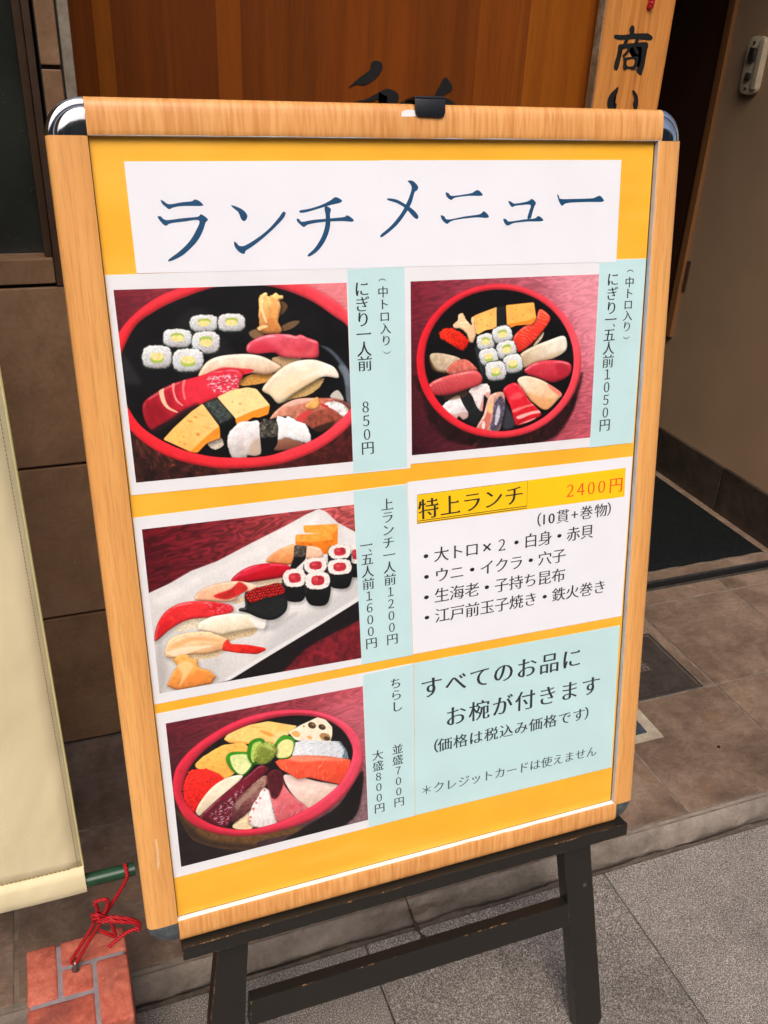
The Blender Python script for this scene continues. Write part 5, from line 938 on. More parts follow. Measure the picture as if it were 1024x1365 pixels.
MT['bark'] = stone('weathered plaque edge', (88,66,44), (120,96,70), (160,140,112), 20, .8, .5, 200, 0)
MT['dark_wood'] = wood('dark stained panel', (40,20,12), (50,26,15), (60,32,18), 2, .6, .5)
MT['trim_wood'] = wood('brown trim', (98,62,32), (116,76,42), (130,88,50), 2, .6, .5)
MT['plaster'] = plain('beige wall covering', (156,127,98), .75, nz=(6, .06), bp=(700, .35, .0008))
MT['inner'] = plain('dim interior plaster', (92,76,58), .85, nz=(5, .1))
MT['soffit'] = plain('painted soffit', (120,112,100), .8, nz=(5, .1))
MT['base_tile'] = stone('dark brown skirting tile', (50,42,36), (64,54,46), (80,68,58), 8, .4, .3, 120, .06)
MT['frame_brown'] = plain('brown window frame', (84,62,46), .45, nz=(30, .2))
MT['steel'] = plain('worn steel rail', (150,146,140), .32, .9, nz=(60, .25))
MT['slot'] = plain('black rail groove', (14,13,12), .5)
MT['hatch'] = stone('dark cast cover', (50,43,38), (58,51,46), (68,60,54), 30, .5, .3, 300, 0)
MT['blue_lid'] = plain('blue grey drain lid', (70,84,92), .45, .2, nz=(60, .3))
MT['brass'] = plain('switch casing', (190,174,148), .4, .0, nz=(50, .1))
def mat_mat():
    s = NT('black fibre mat', .95, .1); v = s.mapped(); a = s.noise(v, 300, 3, .8); b = s.noise(v, 60, 2)
    s.col(s.mix(s.ramp(a, [(.35, (8,9,9)), (.65, (36,40,41))]), s.ramp(b, [(.3, .75), (.7, 1.1)]), .7, 'MULTIPLY')); s.bump(a, 1., .006); return s.m
MT['mat'] = mat_mat()
def canvas():
    s = NT('beige canvas', .8, .2); v = s.mapped(); a = s.noise(v, 4, 3, .5, .3); w = s.noise(v, 900, 2)
    s.col(s.mix((208,192,152), (224,210,172), s.ramp(a, [(.3, 0.), (.7, 1.)]))); p = s.bump(s.noise(s.mapped((1, 1, .5)), 5, 3, .5, 1.2), .8, .016); s.bump(w, .5, .0006, p)
    s.b.inputs['Sheen Weight'].default_value = .15; return s.m
MT['canvas'] = canvas()
MT['stitch'] = plain('ochre stitching', (138,118,60), .8)
MT['binding'] = plain('yellowish edge binding', (206,194,132), .8, nz=(30, .08))
MT['green'] = plain('green painted pole', (30,74,46), .35, nz=(40, .3), bp=(60, .3, .001))
def cord():
    s = NT('red braided cord', .6, .4); 
    w = s.n('ShaderNodeTexWave', wave_type='BANDS', bands_direction='DIAGONAL'); s.L(s.mapped((1, 1, 1)), w.inputs['Vector']); w.inputs['Scale'].default_value = 130; w.inputs['Distortion'].default_value = .4
    s.col(s.mix((104,2,10), (214,24,38), w.outputs['Fac'])); s.bump(w.outputs['Fac'], .8, .0008); return s.m
MT['cord'] = cord()
def brick_mat():
    s = NT('weathered red brick', .8, .3); loc, rv = s.rnd_loc(5.); v = s.mapped(loc=loc)
    a = s.noise(v, 22, 5, .65, .4); b = s.noise(v, 160, 4, .7); c = s.noise(v, 12, 3, .6)
    base = s.ramp(a, [(.3, (142,64,50)), (.5, (178,92,72)), (.72, (202,120,98))])
    base = s.mix(base, s.ramp(b, [(.3, .75), (.62, 1.1)]), .7, 'MULTIPLY')
    base = s.mix(base, (104,58,52), s.ramp(c, [(.56, 0.), (.72, .6)]))
    base = s.mix(base, (212,150,126), s.ramp(s.noise(v, 240, 2), [(.68, 0.), (.76, .7)]))
    s.col(base); p = s.bump(a, .4, .003); s.bump(b, .7, .002, p); return s.m
MT['brick'] = brick_mat()
MT['mortar'] = plain('grey mortar', (142,130,132), .85, nz=(80, .15), bp=(300, .4, .001))
def glass_dark():  # opaque pane: the dark of the unlit room behind is put into its colour
    s = NT('window glass in dark room colour', .08, .6); v = s.mapped(); n = s.noise(v, 5, 3, .5, .8); n2 = s.noise(v, 60, 4)
    s.col(s.mix((34,38,34), (58,64,58), s.ramp(n, [(.35, 0.), (.7, 1.)]))); s.rough(s.ramp(n2, [(.3, .1), (.7, .3)])); return s.m
MT['glass'] = glass_dark()
def pvc():
    s = NT('clear pvc cover'); t = s.t
    tr = s.n('ShaderNodeBsdfTransparent'); gl = s.n('ShaderNodeBsdfGlossy'); gl.inputs['Roughness'].default_value = .07
    fr = s.n('ShaderNodeFresnel'); fr.inputs['IOR'].default_value = 1.42; mx = s.n('ShaderNodeMixShader')
    gm = s.n('ShaderNodeNewGeometry'); s.L(s.math('MULTIPLY', fr.outputs[0], s.math('SUBTRACT', 1., gm.outputs['Backfacing'])), mx.inputs[0]); s.L(tr.outputs[0], mx.inputs[1]); s.L(gl.outputs[0], mx.inputs[2])
    bp = s.n('ShaderNodeBump'); bp.inputs['Strength'].default_value = .3; bp.inputs['Distance'].default_value = .002
    s.L(s.noise(s.mapped(), 10, 2), bp.inputs['Height']); s.L(bp.outputs[0], gl.inputs['Normal'])
    s.L(mx.outputs[0], t.nodes['Material Output'].inputs[0]); return s.m
MT['pvc'] = pvc()
MT['sheen'] = plain('brush ink', (16,14,12), .5, nz=(60, .2))
MT['twig'] = plain('dry brown twig', (56,32,20), .8, nz=(60, .3))

# ------------------------------------------------------------------ the setting
PZ = .05                                                   # porch floor level, pavement is z = 0
g = box(-60, 60, -80, 40, -.5, -.02); obj('ground', g, MT['ground'], kind='structure')
pav = obj('pavement', box(-3.2, 5.2, -1.70, .20, -.06, -.012), MT['grout'], kind='structure')
slab_me = None
for j, (y0, y1) in enumerate([(-1.62, -1.022), (-1.02, -.422), (-.42, .178)]):
    for i in range(-7, 12):
        x0 = .30+.45*i-.0015
        o = obj('paving_slab', box(0, .448, 0, .596, -.05, 0, bev=.0015, seg=1) if slab_me is None else slab_me, MT['granite'], pav)
        slab_me = o.data; o.location = (x0+.003, y0, random.uniform(-.0006, .0006))
ob = thing('unseen_building', 'unseen grey building added across the street for the menu board to reflect', 'building', (0, -8, 0))  # out of view, added so the chrome corners and cover have something to reflect
for nm, b_, mt in (('facade', box(-16, 18, -12.5, -8.5, 0, 5.6), 'soffit'), ('shopfront', box(-14, 16, -8.5, -8.4, .2, 2.6), 'frame_brown')):
    o = obj(nm, b_, MT[mt], ob); o.matrix_parent_inverse = Matrix.Translation((0, 8, 0))
for i in range(9):
    o = obj('window', box(-13+3.4*i, -11.2+3.4*i, -8.5, -8.45, 3.3, 4.8, bev=.01), MT['glass'], ob); o.matrix_parent_inverse = Matrix.Translation((0, 8, 0))
# cement kerb with an eroded lower lip, and the mortar fillet in front of it
def kerb():
    bm = bmesh.new(); rows = []; rnd = random.Random(3); ph = [rnd.uniform(0, 6.28) for _ in range(6)]
    X = [-3.2+.0125*i for i in range(673)]
    for x in X:
        w = .0045*math.sin(x*7+ph[0])+.003*math.sin(x*19+ph[1])+.002*math.sin(x*47+ph[2])+.0018*math.sin(x*111+ph[3])+rnd.uniform(-.0014, .0014)+.004*max(0, math.sin(x*5.3+1))**6
        w -= .012*math.exp(-((x-.405)/.03)**2)
        r = .0016*math.sin(x*13+ph[4])+.001*math.sin(x*61+ph[5])
        prof = [(.2085, .03), (.2085, .0488), (.203, .0486), (.197, .046+r*.5), (.1925, .038+r), (.1895-w*.3, .026), (.187-w*.8, .013-w*.4), (.188-w*.8, .006), (.193, -.012)]
        rows.append([bm.verts.new((x, y, z)) for y, z in prof])
    for a, b in zip(rows, rows[1:]):
        for k in range(len(a)-1): bm.faces.new((a[k], b[k], b[k+1], a[k+1]))
    return bm
smooth(obj('kerb', kerb(), MT['cement'], kind='structure'), 60)
def fillet():
    bm = bmesh.new(); rows = []; rnd = random.Random(9)
    for i in range(673):
        x = -3.2+.0125*i; w = rnd.uniform(-.001, .001)+.0012*math.sin(x*31)
        rows.append([bm.verts.new((x, y, z)) for y, z in [(.191, -.010), (.1865, -.004+w), (.1835, .0015+w*2), (.1795, .003+w), (.1765, -.01)]])
    for a, b in zip(rows, rows[1:]):
        for k in range(4): bm.faces.new((a[k], b[k], b[k+1], a[k+1]))
    return bm
smooth(obj('kerb_mortar', fillet(), MT['cement_dark'], kind='structure'), 60)
# porch floor with 300 mm tiles
porch = obj('porch_floor', box(-3.2, 5.2, .2, 3.2, -.02, PZ-.0016), MT['grout_mid'], kind='structure')
xs = [-3.22, -2.92, -2.62, -2.32, -2.02, -1.72, -1.42, -1.12, -.82, -.52, -.22, .08, .38, .66, .945, 1.245, 1.545, 1.8125, 2.13, 2.43, 2.73, 3.03, 3.33, 3.63, 3.93, 4.23, 4.53, 4.83, 5.13]
ys = [.2085, .508, .822, .880]
yi = [.9165, .958, 1.26, 1.56, 1.86, 2.16, 2.46, 2.76, 3.06]
def tile_at(x0, x1, y0, y1, par, z=PZ):
    g_ = .0030
    o = obj('floor_tile', box(0, x1-x0-2*g_, 0, y1-y0-2*g_, -.012, 0, bev=.0018, seg=2), MT['floor_tile'], par)
    o.location = (x0+g_, y0+g_, z+random.uniform(-.0005, .0005)); return o
for a, b in zip(xs, xs[1:]):
    for c, d in zip(ys, ys[1:]):
        if abs(a-.945) < .001 and abs(c-.508) < .001:       # this cell carries the cast cover: tiles are cut round it
            tile_at(1.218, 1.245, .508, .822, par=porch); tile_at(.945, 1.218, .722, .822, par=porch); continue
        if c > .75 and a < -.1: continue
        tile_at(a, b, c, d, porch)
for a, b in zip(xs, xs[1:]):
    if a < -.3 or b > 1.82: continue
    for c, d in zip(yi, yi[1:]): tile_at(a+.1 if a > 0 else a+.1, min(b+.1, 1.813), c, d, porch)

# tiled wall pier left of the door (300 mm tiles), with the window
WY = .738
tw = thing('tiled_wall', 'brown stone tile wall left of the wooden door with a dark window', 'wall', (-.3, WY, 0))
def wpart(name, bm, mat, par=tw, **k):
    o = obj(name, bm, mat, par, **k)
    if par is tw: o.matrix_parent_inverse = Matrix.Translation(-tw.location)
    return o
core = bmesh.new()
add_box(core, -3.2, .0255, WY+.008, WY+.16, 0, .938); add_box(core, -3.2, .0255, WY+.008, WY+.16, 2.0, 2.42)
add_box(core, -.016, .0255, WY+.008, WY+.16, .938, 2.0); add_box(core, -3.2, -1.25, WY+.008, WY+.16, .938, 2.0)
wpart('wall_core', core, MT['grout'])
wpart('cement_edge', box(.0115, .0262, WY+.001, WY+.15, .05, 2.42, bev=.002), MT['grout_light'], label='pale rough cement strip down the wall corner')
zr = [.0525, .347, .645, .944, 1.242, 1.540, 1.838, 2.136, 2.42]
def wtile(x0, x1, z0, z1):
    g_ = .0028
    wpart('wall_tile', box(x0+g_, x1-g_, WY, WY+.010, z0+g_, z1-g_, bev=.0016), MT['wall_tile'])
for i, (z0, z1) in enumerate(zip(zr, zr[1:])):
    wx = [.011-.3*k for k in range(11)]
    for x1, x0 in zip(wx, wx[1:]):
        if z0 < .94 or z0 > 1.99: wtile(x0, x1, z0, z1)
        elif x1 < -1.2: wtile(x0, x1, z0, z1)
    if .94 < z0 < 1.99: wtile(-.0205, .011, z0, z1)
    if .94 < z0 < 1.99: wtile(-1.19, -1.24, z0, z1) if False else None
fr = bmesh.new()
for a in ((-.0245, -.0175), ):
    pass
add_box(fr, -.0335, -.0235, WY-.002, WY+.10, .944, 2.0, bev=.001); add_box(fr, -.0455, -.0342, WY+.012, WY+.10, .985, 2.0, bev=.0015)
add_box(fr, -1.235, -1.22, WY-.002, WY+.10, .944, 2.0, bev=.001); add_box(fr, -1.22, -.0342, WY+.012, WY+.10, 1.965, 2.0, bev=.0015)
wf = wpart('window', fr, MT['frame_brown'], label='dark window with a brown frame')
def sub(name, bm, mat, par, **k): return obj(name, bm, mat, par, **k)
sub('window_sill', box(-1.219, -.0345, WY+.001, WY+.11, .947, .984, bev=.002), MT['wall_tile'], wf, label='brown tile sill under the dark window')
sub('pane', box(-1.219, -.0460, WY+.045, WY+.05, .986, 1.964), MT['glass'], wf)

# wooden door of vertical boards, with painted character
dr = thing('wooden_door', 'dark orange-brown wooden door behind the menu board with black brush strokes', 'door', (.5, .868, PZ))
dx = [.0275, .066, .092, .250, .288, .43, .586, .70, .796, .914, 1.062]
dm = [0, 1, 2, 3, 2, 0, 2, 3, 1, 3]
for i, (a, b) in enumerate(zip(dx, dx[1:])):
    off = .004 if i == 1 else 0
    o = obj('board', box(a, b, .868-off, .892, PZ+.012, 2.3), MT['door'][dm[i]], dr); o.matrix_parent_inverse = Matrix.Translation(-dr.location)
bm = bmesh.new()
for i, s in enumerate(DOORK): add_prism(bm, [tuple(p) for p in cat_rom(s, 5)], .8665-.0002*i, .8665-.0002*i, 'xz')
o = obj('brush_lettering', bm, MT['sheen'], dr, label='black brush strokes on the door'); o.matrix_parent_inverse = Matrix.Translation(-dr.location)

# hanging cedar plaque
pq = thing('hanging_plaque', 'pale wooden plaque with black brush writing hung beside the dark doorway', 'sign', (.995, .8347, .9))
def inv(o, root): o.matrix_parent_inverse = root.matrix_basis.inverted(); return o
pq.matrix_basis
def T(root): return Matrix.Translation(-Vector(root.location))
o = obj('plaque_board', prism([(.925, .72), (1.066, .72), (1.067, 1.5), (.926, 1.5)], .8347, .857, 'xz', bev=.0015), MT['plank'], pq); o.matrix_parent_inverse = T(pq)
o = obj('weathered_edge', prism([(.9225, .72), (.9248, .72), (.9258, 1.5), (.9235, 1.5)], .836, .8575, 'xz'), MT['bark'], pq); o.matrix_parent_inverse = T(pq)
bm = bmesh.new()
for i, s in enumerate(PLANKK): add_prism(bm, [tuple(p) for p in cat_rom(s, 5)], .8342-.00012*i, .8342-.00012*i, 'xz')
o = obj('brush_lettering', bm, MT['sheen'], pq); o.matrix_parent_inverse = T(pq)
bm = add_prism(bmesh.new(), [tuple(p) for p in cat_rom(PLANKHOLE, 5)], .8326, .8326, 'xz')
o = obj('character_gap', bm, MT['plank'], pq); o.matrix_parent_inverse = T(pq)
tag(obj('red_cord', tube([(1.010, .845, 1.53), (1.011, .834, 1.47), (1.012, .8305, 1.42), (1.0125, .829, 1.375), (1.0125, .833, 1.366), (1.0125, .840, 1.366)], .0055, 10), MT['cord']), 'short red cord looped through the top of the wooden plaque', 'cord')

# entrance passage: right wall, skirting, panel with trim, rear wall
XW = 1.813
sw = thing('passage_wall', 'beige wall along the right side of the dark entrance passage', 'wall', (XW, 1.5, PZ))
def swp(name, bm, mat, **k):
    o = obj(name, bm, mat, sw, **k); o.matrix_parent_inverse = T(sw); return o
swp('wall_panel', box(XW, XW+.1, .90, 3.2, 0, 2.42), MT['plaster'])
yb = [.905, 1.216, 1.518, 1.82, 2.12, 2.42, 2.72, 3.02]
for a, b in zip(yb, yb[1:]): swp('skirting_tile', box(XW-.012, XW-.0005, a+.002, b-.002, PZ+.001, .195, bev=.0012), MT['base_tile'])
swp('trim_strip', box(XW-.014, XW-.0006, 1.578, 1.606, .492, 2.3, bev=.0015), MT['trim_wood'], label='brown wooden trim strip up the beige wall')
swp('dark_panel', box(XW-.009, XW-.0006, 1.6065, 3.18, .492, 2.3, bev=.001), MT['dark_wood'], label='dark brown wooden panel beyond the trim strip')
hg = swp('hinge', box(XW-.005, XW-.0007, 1.560, 1.576, .645, .735, bev=.001), MT['frame_brown'])
hatch = None
sb = thing('wall_fitting', 'small grey metal fitting with two knobs on the beige passage wall', 'fitting', (XW, 1.46, 1.27))
def sbp(name, bm, mat, **k):
    o = obj(name, bm, mat, sb, **k); o.matrix_parent_inverse = T(sb); return smooth(o)
def rrect(y0, y1, z0, z1, r, n=5):
    out = []
    for cy, cz, a0 in ((y1-r, z1-r, 0), (y0+r, z1-r, 90), (y0+r, z0+r, 180), (y1-r, z0+r, 270)):
        for i in range(n+1):
            a = R(a0+90*i/n); out.append((cy+r*math.cos(a), cz+r*math.sin(a)))
    return out
def yzprism(pts, x0, x1, bev=0.): return prism(pts, x1, x0, 'yz', bev=bev)
sbp('base_plate', yzprism(rrect(1.426, 1.494, 1.205, 1.345, .022), XW-.0145, XW-.0005, .003), MT['brass'])
sbp('raised_rim', yzprism(rrect(1.426, 1.444, 1.218, 1.338, .006), XW-.020, XW-.0146, .0015), MT['brass'])
sbp('slider', yzprism(rrect(1.452, 1.474, 1.286, 1.318, .003), XW-.023, XW-.0146, .001), MT['steel'])
sbp('button', yzprism(rrect(1.455, 1.473, 1.240, 1.258, .003), XW-.021, XW-.0146, .001), MT['steel'])
for z in (1.330, 1.219): sbp('screw', tube([(XW-.0146, 1.468, z), (XW-.017, 1.468, z)], .0042, 10, 0), MT['frame_brown'])
rear = tag(obj('rear_wall', box(-.3, XW, 3.1, 3.2, PZ, 2.42), MT['dark_wood']), 'dark brown wall at the far end of the entrance passage', 'wall')
tag(obj('inner_wall', box(.0265, .07, .96, 3.1, PZ, 2.42), MT['inner']), 'dim inner wall behind the wooden door', 'wall')
tag(obj('street_wall', box(XW+.101, 5.2, .90, 1.05, PZ, 2.42), MT['wall_tile']), 'brown outer wall to the right of the entrance passage', 'wall')
obj('ceiling', box(-3.2, 5.2, .62, 3.2, 2.425, 2.6), MT['soffit'], kind='structure')
tag(obj('lintel', box(.0265, XW, .84, .90, 2.302, 2.42), MT['dark_wood']), 'dark wooden lintel over the door and passage', 'lintel')

# sliding door track
tr_ = thing('door_track', 'steel sliding door track with a black groove set across the floor', 'door track', (1.2, .9, PZ))
def tp(name, bm, mat, **k):
    o = obj(name, bm, mat, tr_, **k); o.matrix_parent_inverse = T(tr_); return o
tp('groove', box(.03, XW-.0005, .881, .9155, PZ-.02, PZ-.001), MT['slot'])
tp('rail', box(.03, XW-.0005, .8805, .8835, PZ-.019, PZ+.0045, bev=.0008), MT['steel'])
tp('rail', box(.03, XW-.0005, .9125, .9155, PZ-.019, PZ+.0045, bev=.0008), MT['steel'])
# doormat
def doormat():
    bm = bmesh.new(); nx, ny = 60, 90; x0, x1, y0, y1 = .95, 1.775, .962, 2.3; V = []
    rnd = random.Random(5)
    for j in range(ny+1):
        row = []
        for i in range(nx+1):
            ed = min(i, nx-i, j, ny-j); z = PZ+.001+(.0085 if ed > 1 else .006 if ed == 1 else 0)+rnd.uniform(-.0006, .0006)*(ed > 0)
            wob = .0015*math.sin(i*.9)*(j == 0)
            row.append(bm.verts.new((x0+(x1-x0)*i/nx, y0+(y1-y0)*j/ny+wob, z)))
        V.append(row)
    for j in range(ny):
        for i in range(nx): bm.faces.new((V[j][i], V[j][i+1], V[j+1][i+1], V[j+1][i]))
    return bm
smooth(tag(obj('doormat', doormat(), MT['mat']), 'black fibre doormat just inside the entrance passage', 'doormat'), 60)

# ------------------------------------------------------------------ glyph meshes from Blender's built-in font
_gl = {}
def glyph(ch, ax=.003, ay=.015):
    if (ch, ay) in _gl: return _gl[(ch, ay)]
    c = bpy.data.curves.new('glyph', 'FONT'); c.body = ch; c.resolution_u = 3; c.size = 1.
    o = bpy.data.objects.new('glyph', c); C.objects.link(o); bpy.context.view_layer.update()
    me = bpy.data.meshes.new_from_object(o.evaluated_get(bpy.context.evaluated_depsgraph_get()))
    bpy.data.objects.remove(o); bpy.data.curves.remove(c)
    bm = bmesh.new(); bm.from_mesh(me); bpy.data.meshes.remove(me)
    bmesh.ops.remove_doubles(bm, verts=bm.verts, dist=1e-5)
    off = {}
    for e in bm.edges:
        if len(e.link_faces) != 1: continue
        f = e.link_faces[0]; sgn = 1 if f.normal.z >= 0 else -1
        lp = [l for l in f.loops if l.edge is e][0]; a, b = lp.vert, lp.link_loop_next.vert
        d = (b.co-a.co); 
        if d.length < 1e-6: continue
        d.normalize(); n = Vector((d.y, -d.x, 0))*sgn
        for v in (a, b): off.setdefault(v.index, Vector((0, 0, 0))); off[v.index] += n
    bm.verts.ensure_lookup_table()
    for i, n in off.items():
        if n.length > 1e-6:
            n.normalize(); bm.verts[i].co.x -= ax*n.x; bm.verts[i].co.y -= ay*n.y
    nx_ = {}
    tri = []
    bm.edges.ensure_lookup_table()
    for e in bm.edges:
        if len(e.link_faces) == 1:
            f = e.link_faces[0]; lp = [l for l in f.loops if l.edge is e][0]; a, b = lp.vert, lp.link_loop_next.vert
            if f.normal.z < 0: a, b = b, a
            nx_[a.index] = (b.index, e.calc_length())
    P_ = {v.index: v.co.copy() for v in bm.verts}; prv = {b: a for a, (b, L_) in nx_.items()}
    for a, (b, L_) in nx_.items():
        d = P_[b]-P_[a]
        if .015 < L_ < .09 and d.y > .8*L_ and b in nx_ and a in prv:          # right-hand end of a horizontal stroke
            c = P_[nx_[b][0]]-P_[b]; g_ = P_[a]-P_[prv[a]]
            if c.x < -.10 and abs(c.y) < .12*abs(c.x) and g_.x > .10 and abs(g_.y) < .12*g_.x:
                x, y = P_[b].x+.004, P_[b].y+.0005; tri.append([(x-.115, y), (x, y-.012), (x-.035, y+.052)])
    vs = [(v.co.x, v.co.y) for v in bm.verts]; fs = [[v.index for v in f.verts] for f in bm.faces]; bm.free()
    if ord(ch) < 256: tri = []
    for t_ in tri: fs.append([len(vs)+i for i in range(3)]); vs += t_
    xx = [v[0] for v in vs]; yy = [v[1] for v in vs]
    r = (vs, fs, min(xx), max(xx), min(yy), max(yy)); _gl[(ch, ay)] = r; return r
_, _, bx0, bx1, by0, by1 = glyph('国')
EMX, EMY, EMS = (bx0+bx1)/2, (by0+by1)/2, .90/(bx1-bx0)     # centre of the em box and scale to a unit em
def put(bm, ch, cx, cy, size, ang, z, sx=1., bold=1.):
    if ch in ' 　': return
    thin = .009 if bold >= 1 else .008
    vs, fs, x0, x1, y0, y1 = glyph(ch, -.021 if bold >= 1 else -.015, thin)
    small = False
    k = size*EMS; ca, sa = math.cos(ang), math.sin(ang); out = []
    ex, ey = EMX, EMY
    if ord(ch) < 256: ex, ey = (x0+x1)/2, (y0+y1)/2 if ch in '×+' else ey
    if ch in '１２３４５６７８９０': size *= 1.16
    if ch == '×': k *= 1.2
    if ch == '・': k *= 1.25
    for x, y in vs:
        X, Y = (x-ex)*k*sx, (y-ey)*k
        if small: X += size*.1; Y += size*.1
        out.append(bm.verts.new(((cx+X*ca-Y*sa)/1000, (cy+X*sa+Y*ca)/1000, z)))
    for f in fs:
        try: bm.faces.new([out[i] for i in f])
        except ValueError: pass
def put_bracket(bm, ch, cx, cy, size, z):
    """vertical-writing round bracket"""
    s = 1 if ch == '（' else -1; pts = []
    for i in range(9):
        a = math.pi*(.18+.64*i/8); pts.append((cx+math.cos(a)*size*.42, cy-s*size*.22+s*math.sin(a)*size*.40))
    for (x0, y0), (x1, y1) in zip(pts, pts[1:]):
        w = size*.035; a = bm.verts.new((x0/1000, (y0-w)/1000, z)); b = bm.verts.new((x1/1000, (y1-w)/1000, z)); c = bm.verts.new((x1/1000, (y1+w)/1000, z)); d = bm.verts.new((x0/1000, (y0+w)/1000, z))
        bm.faces.new((a, b, c, d))
def run_mesh(s, a, b, size, z, vert, bold=1.):
    bm = bmesh.new()
    wts = []
    for ch in s:                                               # advance widths
        w = 1.
        if not vert and ch in '（）': w = .72
        if not vert and ord(ch) < 128: w = .5 if ch != '+' else .6
        if not vert and ch in '０１２３４５６７８９' and '円' in s: w = .56
        if vert and ch in '（）': w = .8
        wts.append(w)
    pos = [0.]
    for p, q in zip(wts, wts[1:]): pos.append(pos[-1]+(p+q)/2)
    L = pos[-1] or 1.; ang = 0. if vert else math.atan2(b[1]-a[1], b[0]-a[0])
    for ch, p in zip(s, pos):
        t = p/L; cx, cy = a[0]+(b[0]-a[0])*t, a[1]+(b[1]-a[1])*t
        if vert and ch in '（）': put_bracket(bm, ch, cx, cy, size, z)
        else: put(bm, ch, cx, cy, size, ang, z, .82 if ch in '０１２３４５６７８９' else 1., bold)
    return bm

# ------------------------------------------------------------------ printed food photographs, painted in numpy onto image textures
def vnoise(x, y, sc, seed):
    rs = np.random.RandomState(seed); tab = rs.rand(256, 256).astype(np.float32)
    u, v = x/sc+1000, y/sc+1000; iu, iv = np.floor(u).astype(int), np.floor(v).astype(int); fu, fv = u-iu, v-iv
    fu, fv = fu*fu*(3-2*fu), fv*fv*(3-2*fv); g = lambda a, b: tab[a % 256, b % 256]
    return (g(iu, iv)*(1-fu)+g(iu+1, iv)*fu)*(1-fv)+(g(iu, iv+1)*(1-fu)+g(iu+1, iv+1)*fu)*fv
def fbm(x, y, sc, seed, o=3):
    r = 0; a = 1.; t = 0
    for i in range(o): r = r+a*vnoise(x, y, sc/2**i, seed+i*17); t += a; a *= .55
    return r/t
def cells(x, y, sc, seed):
    u, v = x/sc, y/sc; iu, iv = np.floor(u), np.floor(v); f1 = np.full(x.shape, 9., np.float32); f2 = f1.copy(); hh = np.zeros(x.shape, np.float32)
    for a in (-1, 0, 1):
        for b in (-1, 0, 1):
            cx, cy = iu+a, iv+b; h1 = np.modf(np.abs(np.sin(cx*12.98+cy*78.2+seed)*43758.5))[0]; h2 = np.modf(np.abs(np.sin(cx*39.3+cy*11.1+seed)*24634.6))[0]
            th = h1*6.28; dx, dy = u-cx-h1, v-cy-h2; p, q = dx*np.cos(th)+dy*np.sin(th), -dx*np.sin(th)+dy*np.cos(th); d = np.sqrt(p*p*.45+q*q*1.6)
            f2 = np.where(d < f1, f1, np.minimum(f2, d)); hh = np.where(d < f1, h2, hh); f1 = np.minimum(f1, d)
    return f2-f1, hh
def sdist(px, py, poly):
    d2 = np.full(px.shape, 1e9, np.float32); ins = np.zeros(px.shape, bool); n = len(poly)
    for i in range(n):
        ax, ay = poly[i]; bx, by = poly[(i+1) % n]; ex, ey = bx-ax, by-ay; L = ex*ex+ey*ey+1e-9
        wx, wy = px-ax, py-ay; t = np.clip((wx*ex+wy*ey)/L, 0, 1); dx_, dy_ = wx-t*ex, wy-t*ey
        d2 = np.minimum(d2, dx_*dx_+dy_*dy_)
        if ay != by:
            c = ((ay <= py) != (by <= py)) & (px < (bx-ax)*(py-ay)/(by-ay)+ax); ins ^= c
    d = np.sqrt(d2); return np.where(ins, d, -d)
